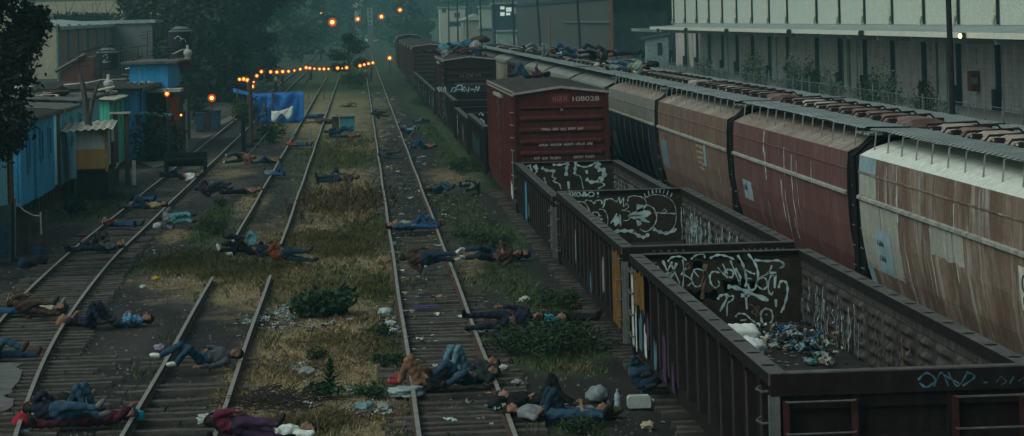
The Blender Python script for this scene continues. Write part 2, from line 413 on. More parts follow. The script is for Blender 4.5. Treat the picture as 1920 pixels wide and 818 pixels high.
def wheel_brake(root, y, z, x, s):
    w = MB(); n = 16
    ring = [(x + .26 * math.cos(2 * math.pi * i / n), y + s * .16, z + .26 * math.sin(2 * math.pi * i / n)) for i in range(n + 1)]
    w.tube(ring, .018, 5)
    for i in range(0, n, 4): w.tube([(x, y + s * .16, z), ring[i]], .013, 4)
    w.tube([(x, y, z), (x, y + s * .18, z)], .03); w.box((x, y + s * .05, z - .05), (.4, .1, .45))
    return w.build('brake_wheel', M_black, root)
def ladder(root, x, y, z0, z1, w, axis_, m, n=None, off=.07):
    "two stiles and rungs; axis_ 'x' = on an end wall, 'y' = on a side wall"
    l = MB(); n = n or int((z1 - z0) / .38)
    for k in range(n):
        z = z0 + (z1 - z0) * (k + .5) / n
        if axis_ == 'x': l.tube([(x - w / 2, y, z), (x - w / 2, y + off, z), (x + w / 2, y + off, z), (x + w / 2, y, z)], .014, 5)
        else: l.tube([(x, y - w / 2, z), (x + off, y - w / 2, z), (x + off, y + w / 2, z), (x, y + w / 2, z)], .014, 5)
    return l.build('ladder', m, root)
# graffiti: sprayed strokes as thin raised paint, drawn in the plane of the wall
def bez(pts, k=6):
    "smooth curve through the points"
    out = []; P = [pts[0]] + list(pts) + [pts[-1]]
    for i in range(1, len(P) - 2):
        p0, p1, p2, p3 = [np.array(q, float) for q in P[i - 1:i + 3]]
        for t in np.linspace(0, 1, k, endpoint=False):
            out.append(tuple(.5 * ((2 * p1) + (-p0 + p2) * t + (2 * p0 - 5 * p1 + 4 * p2 - p3) * t * t + (-p0 + 3 * p1 - 3 * p2 + p3) * t ** 3)))
    out.append(tuple(pts[-1])); return out
SRG = random.Random(19)
def strokes(name, lst, to3, m, parent, width=.05, curved=True, th=.004):
    w = MB()
    for s in lst:
        wd = width * SRG.uniform(.65, 1.55)
        if isinstance(s[0], (int, float)): wd = s[0]; s = s[1]
        p = bez(s) if curved and len(s) > 2 else s
        k = len(p); L = []; Rr = []
        for i in range(k):
            a, c = p[max(0, i - 1)], p[min(k - 1, i + 1)]
            dx, dz = c[0] - a[0], c[1] - a[1]; q = math.hypot(dx, dz) or 1
            ww = wd / 2 * (.7 + .3 * math.sin(i * 1.3 + k))
            L.append((p[i][0] - dz / q * ww, p[i][1] + dx / q * ww)); Rr.append((p[i][0] + dz / q * ww, p[i][1] - dx / q * ww))
        o = len(w.v)
        for a, c in zip(L, Rr): w.v += [tuple(to3(*a, th)), tuple(to3(*c, th))]
        for i in range(k - 1): w.f.append((o + 2 * i, o + 2 * i + 1, o + 2 * i + 3, o + 2 * i + 2)); w.m.append(0)
    return w.build(name, m, parent)
def blob(name, polys, to3, m, parent, th=.003):
    w = MB()
    for p in polys: w.add([to3(a, c, th) for a, c in p], [tuple(range(len(p)))])
    return w.build(name, m, parent)
M_iend = weathered('inner_end', (.016, .015, .013), (.040, .026, .017), (.075, .08, .066), .7, .5, 1.2, .8, zs=.8)
M_flange = weathered('post_flange', (.055, .047, .045), (.022, .016, .015), (.13, .125, .12), .6, .5, 6, .7)
M_wornpost = weathered('worn_post', (.13, .135, .13), (.05, .04, .036), (.36, .37, .35), .5, .5, 8, .6)
W2 = 1.525                                   # half width of the open wagons
def gondola(label, yn, L, zr, zf=1.15, body=None, npost=13, near=True, group='open gondola wagons in the near train', ends=True):
    body = body or M_gond
    root = thing('gondola_wagon', label, 'gondola wagon', (6.05, yn + L / 2, 0), 0, group)
    h = L / 2; zb = .78; rg = random.Random(int(yn * 10))
    # sides: outer sheet plain, inner sheet pressed into rows of bulges
    for s in (-1, 1):
        w = MB(); w.b2((s * (W2 - .13), -h, zb), (s * (W2 - .10), h, zr - .1)); w.build('side_sheet', body, root)
        if near:
            g = MB(); ny, nz = 13 * 14, 34; zz0, zz1 = zf, zr - .28
            for j in range(nz + 1):
                for i in range(ny + 1):
                    y = -h + .04 + (L - .08) * i / ny; z = zz0 + (zz1 - zz0) * j / nz
                    fy = abs(math.sin(math.pi * npost * (y + h) / L)); fz = .5 - .5 * math.cos(2 * math.pi * 5 * (z - zz0) / (zz1 - zz0))
                    bl = max(0, fy - .25) ** .7 * fz ** 1.2
                    g.v.append((s * (W2 - .135 - .095 * bl), y, z))
            for j in range(nz):
                for i in range(ny):
                    f = (j * (ny + 1) + i, j * (ny + 1) + i + 1, (j + 1) * (ny + 1) + i + 1, (j + 1) * (ny + 1) + i)
                    g.f.append(f if s > 0 else f[::-1]); g.m.append(0)
            g.build('inner_panel', M_inner, root, smooth=True)
            t = MB(); t.b2((s * (W2 - .15), -h + .03, zr - .27), (s * (W2 - .131), h - .03, zr - .05)); t.tube([(s * (W2 - .15), -h + .05, zr - .27), (s * (W2 - .15), h - .05, zr - .27)], .012, 5)
            t.build('inner_top_band', M_inner, root)
        sill = MB(); sill.b2((s * (W2 - .10), -h, zb - .02), (s * (W2 - .03), h, zb + .2)); sill.build('side_sill', body, root)
        for k in range(npost):
            y = -h + L * (k + .5) / npost
            p = MB()
            a = s * (W2 - .10); o_ = s * W2
            vs = [(a, y - .08, zb + .2), (a, y + .08, zb + .2), (o_, y + .05, zb + .2), (o_, y - .05, zb + .2), (a, y - .08, zr - .12), (a, y + .08, zr - .12), (o_, y + .05, zr - .12), (o_, y - .05, zr - .12)]
            p.add(vs, [(0, 1, 2, 3), (7, 6, 5, 4), (0, 4, 5, 1), (1, 5, 6, 2), (2, 6, 7, 3), (3, 7, 4, 0)])
            if near: p.b2((o_ - .0, y - .05, zb + .22), (o_ + s * .014, y + .05, zr - .15), 1)
            p.build('side_post', [body, M_flange], root)
    # ends
    for s in (-1, 1):
        w = MB(); w.b2((-W2 + .1, s * h, zb), (W2 - .1, s * (h - .04), zr - .1))
        for k in range(3):
            z = zb + (zr - zb) * (k + .55) / 3.2
            w.extrude([(-W2 + .1, z - .09), (-W2 + .1, z + .09), (W2 - .1, z + .09), (W2 - .1, z - .09)], s * h, s * (h + .06))
        for x in (-.55, .55): w.b2((x - .06, s * h, zb), (x + .06, s * (h + .085), zr - .24))
        w.build('end_wall', M_gond2 if s < 0 else body, root)
        b_ = MB(); b_.b2((-W2, s * (h + .12), zr - .26), (W2, s * (h + .005), zr - .012)); b_.build('end_beam', body, root)
        lip = MB(); lip.b2((-W2 + .2, s * (h + .11), zr - .012), (W2 - .2, s * (h - .06), zr + .004)); lip.build('end_lip', M_rim, root)
        bf = MB(); bf.b2((-1.3, s * (h - .1), .55), (1.3, s * (h + .1), zb + .12)); bf.build('end_sill', M_under, root)
    if near:
        w = MB(); w.b2((-W2 + .14, h - .049, zf), (W2 - .14, h - .0405, zr - .14)); w.build('inner_end_panel', M_iend, root)
    # top chord with stake pockets
    for s in (-1, 1):
        w = MB(); w.b2((s * (W2 - .19), -h - .1, zr - .14), (s * (W2 + .025), h + .1, zr), 0)
        for k in range(npost * (1 if npost < 16 else 1)):
            y = -h + L * (k + .5) / npost
            n = 10; w.add([(s * (W2 - .085) + .085 * math.cos(2 * math.pi * i / n), y + .075 * math.sin(2 * math.pi * i / n), zr + .003) for i in range(n)], [tuple(range(n))], 1)
            w.b2((s * (W2 - .0), y - .07, zr - .2), (s * (W2 + .03), y + .07, zr - .141), 2)
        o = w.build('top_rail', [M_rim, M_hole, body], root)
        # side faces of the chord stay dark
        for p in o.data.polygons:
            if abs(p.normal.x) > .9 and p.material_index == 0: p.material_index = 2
    fl = MB(); fl.b2((-W2 + .12, -h + .05, zf - .08), (W2 - .12, h - .05, zf)); fl.b2((-.35, -h + .2, .6), (.35, h - .2, zf - .085)); fl.build('floor', M_floor, root)
    for s in (-1, 1):
        if near or s < 0: truck(root, s * (h - 1.9))
        coupler(root, s * (h + .1), s)
        for q in (-1, 1):
            lm = M_wornpost if (s < 0 and q < 0) else M_black
            c = MB(); c.b2((q * (W2 - .1), s * (h - .02), zb - .1), (q * (W2 + .012), s * (h + .13), zr - .262)); c.build('corner_post', lm if near else body, root)
    if near:
        # grab irons, end ladders
        for q in (-1, 1):
            x0 = q * (W2 - .17); x1 = q * (W2 - .95)
            for x in (x0, x1): l = MB(); l.b2((x - .035, -h - .05, zb + .05), (x + .035, -h - .14, zr - .32)); l.build('ladder_stile', mat('faded_red_iron', (.045, .014, .015), .8, .1, .4, 6), root)
            for z in np.arange(zb + .2, zr - .3, .36):
                r_ = MB(); r_.tube([(x0, -h - .14, z), (x0, -h - .2, z), (x1, -h - .2, z), (x1, -h - .14, z)], .014, 5); r_.build('ladder_rung', M_rim, root)
            r_ = MB()
            for z in np.arange(zb + .3, zr - .2, .36): r_.tube([(-W2 - .0, q * (h - .05), z), (-W2 - .07, q * (h - .07), z - .01), (-W2 - .07, q * (h - .52), z - .04), (-W2, q * (h - .55), z)], .014, 5)
            r_.build('grab_iron', M_rim, root)
        
        wheel_brake(root, -h - .12, zb + .55, -.45, -1)
    return root
def endmap(root, L, zr, px0, px1, photo):
    "photo pixels of the inside of the far end wall -> local plane coordinates"
    h = L / 2 - .05; wy = root.location.y + h
    def f(x, y, th=.004):
        u, v = ray(x, y); k = u * sps * -1 + cps      # plane Y = wy
        d = wy / k; P = pd(x, y, d)
        return (P.x - root.location.x, h - th, P.z)
    return f
def gz_pts(lst, sc, ox, oy):  # crop pixels -> photo pixels
    return [(s[0], [(ox + a * sc, oy + b * sc) for a, b in s[1]]) if isinstance(s[0], (int, float)) else [(ox + a * sc, oy + b * sc) for a, b in s] for s in lst]
def wall_strokes(name, lst, f, m, parent, width):
    "strokes given in photo pixels; converted to the wall plane first so that their width is real"
    def conv(p): q = f(p[0], p[1]); return (q[0], q[2])
    yv = f(1000, 300, .004)[1]
    out = [(s[0], [conv(p) for p in s[1]]) if isinstance(s[0], (int, float)) else [conv(p) for p in s] for s in lst]
    return strokes(name, out, lambda a, c, th: (a, yv, c), m, parent, width)
# --- the three open wagons close to the bridge
g1 = gondola('nearest open gondola wagon, white spray tags inside its end and rubbish sacks on its floor', 28.7, 14.6, 2.38)
g2 = gondola('open gondola wagon with big white outlined bubble letters on its inside end wall', 44.9, 14.5, 2.38, body=M_gond2, npost=16)
g3 = gondola('open black gondola wagon with jagged white drips, pushed up to the red boxcar', 61.2, 14.2, 2.16, npost=18)
# tags inside wagon 1 (pixels of a crop at 1200,470, 0.2078 px)
f1_ = endmap(g1, 14.6, 2.38, 0, 0, 0); s1 = 300 / 1444
tags1 = gz_pts([[(150, 140), (230, 250), (260, 300)], [(205, 90), (260, 230), (240, 310)], [(290, 100), (230, 240), (300, 290)], [(170, 290), (220, 250), (300, 190)], [(70, 210), (140, 190), (210, 230)], [(330, 110), (290, 220), (260, 290)], [(280, 120), (360, 300)], [(385, 80), (395, 200), (385, 330)], [(370, 220), (440, 120)], [(385, 210), (470, 270), (430, 320)], [(250, 100), (290, 60), (370, 55), (420, 90)],
    [(520, 165), (575, 190), (575, 270), (530, 325), (485, 310), (465, 240), (490, 175), (525, 165)], [(490, 190), (530, 240)], [(460, 80), (500, 45), (570, 30), (585, 70)], [(155, 290), (190, 265), (220, 300)],
    [(640, 300), (630, 230), (660, 190), (720, 200)], [(640, 300), (680, 335), (715, 310), (705, 270)], [(700, 150), (760, 220), (790, 250)], [(745, 120), (790, 210)], [(765, 180), (775, 230), (830, 240), (840, 190), (800, 170), (765, 185)], [(815, 90), (860, 200), (905, 310)], [(860, 160), (905, 240), (895, 300)], [(880, 40), (930, 130), (960, 260), (950, 330)], [(930, 160), (1000, 200), (1040, 210)], [(960, 250), (1010, 255)], [(975, 30), (1040, 120), (1065, 220), (1040, 340), (990, 350), (975, 300)], [(1030, 85), (1150, 95), (1250, 90), (1300, 130), (1260, 160)],
    [(1190, 130), (1160, 200), (1080, 250), (1060, 310), (1110, 350), (1150, 310), (1130, 250), (1085, 250)], [(1150, 200), (1230, 200)], [(1225, 230), (1180, 230), (1155, 330), (1180, 400), (1200, 370)], [(1220, 220), (1215, 340)], [(1250, 340), (1270, 280), (1320, 290), (1330, 380), (1300, 500), (1270, 560)],
    (.09, [(790, 325), (870, 335), (1000, 385), (1160, 450)]), [(700, 440), (730, 405), (790, 410), (720, 550)], [(770, 420), (840, 410), (830, 450), (790, 480), (785, 590)], (.07, [(910, 405), (990, 405)]), [(955, 400), (965, 530)], [(1225, 440), (1228, 510)],
    [(860, 600), (890, 570), (950, 575), (1000, 620), (1050, 655)], [(905, 630), (960, 625)], [(1090, 560), (1130, 525), (1185, 545), (1195, 620), (1150, 675), (1100, 640), (1090, 560)], [(1130, 575), (1150, 580)], [(630, 70), (700, 40), (780, 50), (850, 80)]], s1, 1200, 470)
wall_strokes('graffiti', tags1, f1_, M_graf, g1, .036)
wall_strokes('graffiti', gz_pts([[(990, 480), (1040, 520), (1010, 560), (1080, 590)], [(1050, 510), (1080, 510)], [(1060, 510), (1050, 600)], (.12, [(30, 130), (60, 115), (90, 125)]), [(80, 115), (150, 110)], (.1, [(420, 110), (440, 170)]), (.08, [(590, 120), (570, 300), (560, 440)])], s1, 1200, 470), f1_, M_grafo, g1, .05)
wall_strokes('graffiti', gz_pts([(.3, [(920, 50), (960, 90)]), (.25, [(480, 120), (560, 130)]), (.3, [(90, 180), (200, 300)]), (.2, [(430, 400), (560, 410), (700, 400)]), (.25, [(750, 330), (900, 300), (1080, 350)])], s1, 1200, 470), lambda x, y, th=.002: f1_(x, y, .0015), M_grafg, g1, .2).location.y = .0025
def sidemap(root, X):
    def f(x, y, th=.004):
        P = px_on(x, y, X); return (X - root.location.x, P.y - root.location.y, P.z)
    return f
# streaks on the inside of the right-hand wall of wagon 1 and 2
def side_streaks(root, L, zr, npost, n, seed, m, w0=.03, yr=None, name='graffiti'):
    rg = random.Random(seed); h = L / 2; lst = []
    for i in range(n):
        y = rg.uniform(*(yr or (-h + .3, h - .3))); z = rg.uniform(1.6, zr - .35); q = rg.uniform(.15, .8)
        lst.append((rg.uniform(w0 * .5, w0 * 1.6), [(y, z), (y + rg.uniform(-.12, .12), z - q * .3), (y + rg.uniform(-.15, .15), z - q * .65), (y + rg.uniform(-.2, .2), max(1.2, z - q))]))
    return strokes(name, lst, lambda a, c, th: (W2 - .205, a, c), m, root, .04)
side_streaks(g1, 14.6, 2.38, 13, 46, 4, M_rim, .035, (-1, 6.9)); side_streaks(g1, 14.6, 2.38, 13, 14, 5, M_grafo, .05, (-3, 7)); side_streaks(g1, 14.6, 2.38, 13, 26, 15, M_graf, .035, (2, 7.1))
side_streaks(g2, 14.5, 2.38, 16, 70, 6, M_graf, .06, (-2, 7)); side_streaks(g3, 14.2, 2.16, 18, 40, 8, M_graf, .05)
# wagon 1 near end tag on the beam and paint splashes low on its left side
strokes('graffiti', [[(.15, 2.25), (.25, 2.33), (.35, 2.25), (.25, 2.17), (.17, 2.22)], [(.33, 2.17), (.42, 2.33), (.5, 2.17)], [(.45, 2.3), (.62, 2.2)], [(.5, 2.33), (.6, 2.17), (.72, 2.32)], [(.66, 2.17), (.8, 2.27), (.7, 2.33)], [(.9, 2.2), (.95, 2.2)]], lambda a, c, th: (a, -7.3 - .124, c), M_grafb, g1, .022)
strokes('graffiti', [[(1.05, 2.2), (1.1, 2.26), (1.16, 2.2), (1.1, 2.17)], [(1.2, 2.18), (1.25, 2.26)], [(1.3, 2.2), (1.38, 2.25), (1.36, 2.17)]], lambda a, c, th: (a, -7.3 - .124, c), mat('graffiti_faint', (.07, .12, .13), .8), g1, .014)
def side_paint(root, lst, name='painted_patch'):
    for (y0, y1, z0, z1, m) in lst:
        w = MB(); n = 9; pts = []
        rg = random.Random(int((y0 + 50) * 100))
        for i in range(n): pts.append((y0 + (y1 - y0) * i / (n - 1), z0 + rg.uniform(-.06, .06)))
        for i in range(n): pts.append((y1 + (y0 - y1) * i / (n - 1), z1 + rg.uniform(-.12, .12)))
        w.add([(-W2 - .016, a, c) for a, c in pts], [tuple(range(len(pts)))]); w.build(name, m, root)
side_paint(g1, [(5.3, 6.9, 1.6, 2.2, M_yel), (6.95, 7.28, .9, 2.1, M_pale), (6.55, 6.75, .85, 1.5, M_pale), (5.75, 6.2, .95, 1.5, M_grafb), (5.1, 5.45, .9, 1.35, M_pale), (4.75, 5.05, 1.1, 1.6, M_grafp), (2.5, 2.95, .85, 1.6, M_grafp), (3.7, 4.1, .9, 1.3, M_grafb), (1.5, 1.8, .9, 1.3, M_grafp)])
side_paint(g2, [(-7.1, -5.6, .85, 2.2, M_yel), (2.2, 2.5, 1.2, 1.9, mat('graffiti_dim', (.16, .17, .18), .8)), (-1.2, -.9, .9, 1.3, M_grafb), (-4, -3.6, 1.2, 1.8, mat('graffiti_dim', (.16, .17, .18), .8)), (5.2, 5.4, 1.5, 2., M_grafp)])
side_paint(g3, [(-7.05, -6.5, .85, 1.95, M_wornpost), (2.1, 2.9, .85, 1.9, mat('graffiti_cyan', (.05, .2, .27), .8)), (1.2, 1.6, 1.0, 1.3, M_grafb)])
# wagon 2: bubble letters (crop at 900,280, .2083)
f2_ = endmap(g2, 14.5, 2.38, 0, 0, 0); s2 = 400 / 1920
wall_strokes('graffiti', gz_pts([[(820, 500), (870, 475), (940, 480), (985, 560), (985, 640), (1000, 600), (1020, 570), (1060, 570), (1075, 610), (1060, 650)], [(945, 490), (950, 460), (1000, 465), (1030, 490), (1040, 465), (1090, 460), (1095, 490), (1130, 450), (1105, 530)], [(1070, 540), (1120, 550), (1150, 620), (1140, 700), (1100, 740), (1070, 735)], [(1130, 455), (1180, 445), (1230, 470), (1255, 430), (1260, 490), (1290, 440), (1290, 520)], [(1290, 520), (1320, 490), (1335, 520), (1300, 545), (1270, 550)], [(1270, 550), (1340, 560), (1355, 600), (1330, 640), (1290, 640)], [(1330, 470), (1340, 430), (1400, 420), (1470, 440), (1500, 490), (1470, 510)], [(1500, 500), (1560, 530), (1590, 600), (1570, 680), (1500, 740), (1440, 720)], [(1480, 440), (1560, 410), (1660, 420), (1740, 480), (1765, 580), (1750, 690), (1680, 750), (1600, 730), (1560, 700)], [(1570, 570), (1650, 575), (1760, 580)], [(1640, 560), (1660, 540), (1680, 560), (1650, 570)], (.1, [(1110, 720), (1180, 745), (1250, 735), (1330, 735), (1400, 740)]), (.1, [(1380, 740), (1430, 780), (1480, 790), (1520, 760)]), (.09, [(1560, 715), (1620, 745), (1690, 755), (1770, 715)])]
    + [[(1490 + 32 * i, 460 - 70 * math.sin(.4 + i * .33)), (1478 + 36 * i, 425 - 75 * math.sin(.4 + i * .33))] for i in range(8)], s2, 900, 280), f2_, M_graf, g2, .026)
wall_strokes('graffiti', gz_pts([(.26, [(1050, 610), (1062, 640), (1060, 660)]), (.3, [(1200, 620), (1235, 640), (1270, 640)]), (.55, [(1420, 545), (1440, 590), (1430, 640)]), (.2, [(1410, 530), (1470, 530)]), (.2, [(1410, 660), (1450, 650)])], s2, 900, 280), f2_, M_graf, g2, .2)
wall_strokes('graffiti', gz_pts([[(800, 380), (815, 425)], [(790, 385), (830, 380)], [(835, 425), (835, 385), (860, 385), (855, 400), (838, 403), (865, 425)], [(885, 385), (870, 405), (885, 425), (905, 405), (885, 385)], [(920, 425), (940, 385), (960, 425)], [(930, 412), (950, 412)], [(995, 385), (972, 405), (990, 425), (1025, 415), (1020, 390), (995, 385)], [(1060, 385), (1062, 410)], [(1062, 425), (1064, 430)]], s2, 900, 280), f2_, M_graf, g2, .045)
strokes('graffiti', [[(-1.0 + .13 * i, 2.17 + .04 * (i % 2)), (-.97 + .13 * i, 2.3), (-.9 + .13 * i, 2.18), (-.88 + .13 * i, 2.26)] for i in range(5)], lambda a, c, th: (a, -7.25 - .124, c), M_grafb, g2, .02)
strokes('graffiti', [[(.6 + .1 * i, 2.18), (.62 + .1 * i, 2.28), (.67 + .1 * i, 2.2)] for i in range(8)], lambda a, c, th: (a, -7.25 - .124, c), mat('graffiti_mauve', (.2, .14, .2), .8), g2, .016)
f3_ = endmap(g3, 14.2, 2.16, 0, 0, 0)
wall_strokes('graffiti', gz_pts([[(340, 185), (390, 165), (440, 145)], (.1, [(445, 140), (460, 190), (457, 240)]), (.14, [(490, 145), (515, 185)]), [(515, 190), (490, 240), (487, 330)], (.1, [(555, 165), (600, 190), (670, 195)]), [(675, 185), (650, 245), (680, 265), (660, 290), (710, 310), (730, 360)], (.08, [(655, 140), (720, 140), (800, 125)]), (.12, [(795, 130), (780, 170), (775, 240)]), (.1, [(860, 110), (855, 180), (850, 225)]), [(860, 230), (905, 250), (930, 360)], (.06, [(870, 140), (940, 160), (1010, 140), (1040, 115)]), (.16, [(1075, 120), (1040, 170)]), (.18, [(1060, 180), (1110, 190), (1115, 240), (1070, 285)]), (.12, [(1080, 285), (1000, 295), (955, 265)]), [(1070, 290), (1120, 320), (1060, 355)], (.07, [(575, 255), (590, 300), (588, 400)]), (.08, [(795, 290), (800, 360)]), (.08, [(955, 190), (965, 220)])], s2, 900, 280), f3_, M_graf, g3, .04)
# rubbish inside wagon 1 is built with the litter
# --- further open wagons: 4-6 between the boxcars, then low ones behind
FARG = 'open gondola wagons in the near train'
g4 = gondola('open gondola wagon right behind the red boxcar, pale tag on its inside', 94.6, 13.6, 2.45, npost=12, near=False)
g5 = gondola('dark open gondola wagon halfway between the two front boxcars', 109.6, 13.4, 2.2, npost=12, near=False)
g6 = gondola('tall sided open wagon with white handwriting just before the second boxcar', 124.4, 14.8, 2.5, npost=12, near=False)
fg4 = endmap(g4, 13.6, 2.45, 0, 0, 0)
wall_strokes('graffiti', [[(886, 232), (890, 222), (896, 226), (893, 238)], [(899, 236), (902, 224), (907, 230), (906, 240)], [(898, 216), (902, 212), (906, 217)]], fg4, M_graf, g4, .1)
e6 = MB(); e6.b2((-W2 + .1, 7.41, .9), (W2 - .1, 7.52, 2.85)); e6.build('end_bulkhead', mat('blue_black_paint', (.012, .019, .027), .75, var=.4), g6)
sc6 = 480 / 1785
wall_strokes('graffiti', gz_pts([[(370, 610), (390, 640)], [(385, 605), (400, 635)], [(400, 605), (410, 640), (425, 605), (430, 640)], [(470, 640), (480, 615), (500, 615), (500, 640), (480, 640)], [(495, 640), (515, 600), (545, 600), (545, 640)], [(505, 625), (550, 625)], [(560, 645), (560, 605), (590, 645), (592, 605)], [(605, 625), (630, 625)], [(632, 645), (645, 605), (655, 640), (665, 600)], (.05, [(400, 640), (470, 645)])], sc6, 720, 0), lambda x, y, th=.004: (lambda P: (P.x - 6.05, 7.40, P.z))(pd(x, y, 139.1)), M_graf, g6, .07).location.y = 0
strokes('graffiti', [(.2, [(6.2, 2.3), (6.9, 1.7), (6.7, 1.2)]), (.15, [(5.6, 2.4), (6.3, 2.2)]), (.12, [(4.8, 1.9), (5.2, 1.2)]), (.12, [(3.5, 1.5), (3.3, .9)])], lambda a, c, th: (-W2 - .01, a, c), M_graf, g6, .1)
strokes('graffiti', [(.3, [(3.5, 2.0), (3.8, 1.5), (3.2, 1.1)]), (.16, [(-3, 1.7), (-3.2, 1.0)]), (.14, [(-2, 1.8), (-2.1, 1.)])], lambda a, c, th: (-W2 - .01, a, c), M_pale, g5, .1)
strokes('graffiti', [(.2, [(k * .8 - 3, 1.9 - .1 * (k % 3)), (k * .8 - 3.1, 1.1)]) for k in range(8)], lambda a, c, th: (-W2 - .01, a, c), M_grafb, g4, .1)
for k, (yn, lab) in enumerate([(157.5, 'low open wagon coupled behind the second boxcar, white paint on its corner'), (172.6, 'second low open wagon back from the dark boxcar'), (187.7, 'third low open wagon along the far stretch of the train'), (202.8, 'low open wagon coupled to the far line of boxcars')]):
    g7 = dup(g5, (6.05, yn + 6.7, -.12), label=lab)
    if k == 0: strokes('graffiti', [(.25, [(-6.3, 2.2), (-6.2, 1.6), (-5.6, 1.2)]), (.2, [(-5.5, 2.2), (-5.2, 1.5)])], lambda a, c, th: (-W2 - .02, a, c), M_pale, g7, .1)

# --- boxcars
M_red = weathered('boxcar_red', (.085, .017, .016), (.036, .012, .012), (.2, .12, .1), .45, .15, 3, .4)
M_redd = weathered('boxcar_dark_red', (.03, .014, .015), (.018, .011, .011), (.10, .07, .06), .5, .2, 3, .4)
M_redr = weathered('boxcar_old_red', (.05, .018, .017), (.026, .013, .012), (.10, .07, .06), .5, .2, 3, .4)
M_roofd = weathered('boxcar_roof', (.06, .058, .056), (.035, .03, .028), (.11, .105, .1), .5, .4, 1.5, .6, zs=1.5)
M_trim = mat('worn_trim', (.30, .26, .24), .7, .1, .3, 5)
M_let = mat('white_lettering', (.40, .36, .33), .8, var=.2)
def boxcar(label, yn, L, z0=1.0, ze=4.16, zp=4.33, red=None, roof=None, arched=False, wb=1.42, detail=True, group='boxcars in the near train'):
    red = red or M_red; roof = roof or M_roofd
    root = thing('boxcar', label, 'boxcar', (6.05, yn + L / 2, 0), 0, group); h = L / 2
    for s in (-1, 1):
        w = MB(); w.b2((s * (wb - .03), -h + .02, z0), (s * wb, h - .02, ze - .06)); w.build('side_wall', red, root)
        n = 15 if detail else 9
        for k in range(n):
            y = -h + L * (k + .5) / n
            if abs(y) < 1.0: continue
            p = MB(); a, o_ = s * wb, s * (wb + .07)
            vs = [(a, y - .09, z0 + .1), (a, y + .09, z0 + .1), (o_, y + .05, z0 + .1), (o_, y - .05, z0 + .1), (a, y - .09, ze - .12), (a, y + .09, ze - .12), (o_, y + .05, ze - .12), (o_, y - .05, ze - .12)]
            p.add(vs, [(0, 1, 2, 3), (7, 6, 5, 4), (0, 4, 5, 1), (1, 5, 6, 2), (2, 6, 7, 3), (3, 7, 4, 0)]); p.build('side_post', red, root)
        d = MB(); d.b2((s * wb, -.95, z0 + .1), (s * (wb + .06), .95, ze - .35))
        for k in range(6): d.b2((s * (wb + .06), -.9, z0 + .35 + k * .45), (s * (wb + .09), .9, z0 + .5 + k * .45))
        do = d.build('sliding_door', red, root)
        tr = MB(); tr.b2((s * wb, -2.2, ze - .3), (s * (wb + .12), 2.2, ze - .2)); tr.build('door_track', M_trim, root)
        ev = MB(); ev.b2((s * (wb - .04), -h, ze - .1), (s * (wb + .05), h, ze - .015)); ev.build('eave_rail', M_trim if s < 0 else red, root)
        sl = MB(); sl.b2((s * (wb - .12), -h + .3, z0 - .25), (s * (wb - .02), h - .3, z0)); sl.build('side_sill', red, root)
    for s in (-1, 1):
        # pressed steel end: long horizontal ribs
        w = MB(); nz = 90; prof = []
        nb = 9
        for i in range(nz + 1):
            z = z0 + (ze - z0) * i / nz; prof.append((z, .06 * max(0, -math.sin(2 * math.pi * nb * (z - z0) / (ze - z0))) ** .6 if .02 < i / nz < .86 else 0))
        xs_ = [-wb, -wb + .12, -wb + .22, wb - .22, wb - .12, wb]; amp = [0, 0, 1, 1, 0, 0]
        for x, a in zip(xs_, amp):
            for z, q in prof: w.v.append((x, s * (h + q * a - .02), z))
        m_ = len(prof)
        for i in range(5):
            for j in range(nz): w.f.append((i * m_ + j, i * m_ + j + 1, (i + 1) * m_ + j + 1, (i + 1) * m_ + j)[::s]); w.m.append(0)
        # gable
        w.add([(-wb, s * (h - .02), ze), (wb, s * (h - .02), ze), (0, s * (h - .02), zp)], [(0, 1, 2)])
        w.build('end_wall', red, root, smooth=False)
        for q in (-1, 1):
            c = MB(); c.b2((q * (wb - .06), s * (h - .06), z0 - .1), (q * (wb + .02), s * (h + .04), ze)); c.build('corner_post', red, root)
        coupler(root, s * (h + .05), s); truck(root, s * (h - 1.8))
        pf = MB(); pf.b2((-wb, s * (h - .1), z0 - .3), (wb, s * (h + .09), z0 - .02)); pf.build('end_sill', M_under, root)
    # roof
    r_ = MB()
    if arched: pr = [(wb * 1.03 * math.sin(t), ze + (zp - ze) * math.cos(t)) for t in np.linspace(-math.pi / 2, math.pi / 2, 13)]
    else: pr = [(-wb - .05, ze - .0), (0, zp + .02), (wb + .05, ze - .0)]
    r_.extrude([(x, z) for x, z in pr] + [(x, z - .05) for x, z in pr[::-1]], -h - .04, h + .04)
    r_.build('roof', roof, root)
    n = 20 if detail else 12
    rb = MB()
    for k in range(n):
        y = -h + L * (k + .5) / n
        for s in (-1, 1):
            if arched: rb.tube([(x, y, z + .01) for x, z in pr[::2]], .025, 4) if s > 0 else None
            else: rb.add([(s * .02, y - .04, zp + .02), (s * (wb + .04), y - .04, ze + .004), (s * (wb + .04), y + .04, ze + .004), (s * .02, y + .04, zp + .02), (s * .02, y, zp + .055), (s * (wb + .04), y, ze + .035)], [(0, 1, 5, 4), (4, 5, 2, 3), (1, 2, 5)])
    rb.build('roof_rib', roof, root)
    for s in (-1, 1):
        t = MB(); yy = s * (h + .05)
        if arched: t.tube([(x, yy, z - .02) for x, z in pr], .035, 5)
        else:
            for q in (-1, 1): t.add([(0, yy - .02, zp + .03), (0, yy + .02, zp + .03), (q * (wb + .06), yy - .02, ze + .01), (q * (wb + .06), yy + .02, ze + .01), (0, yy - .02, zp - .045), (0, yy + .02, zp - .045), (q * (wb + .06), yy - .02, ze - .06), (q * (wb + .06), yy + .02, ze - .06)], [(0, 1, 3, 2), (0, 2, 6, 4), (1, 5, 7, 3), (4, 6, 7, 5), (2, 3, 7, 6)])
        t.build('roof_edge', M_trim, root)
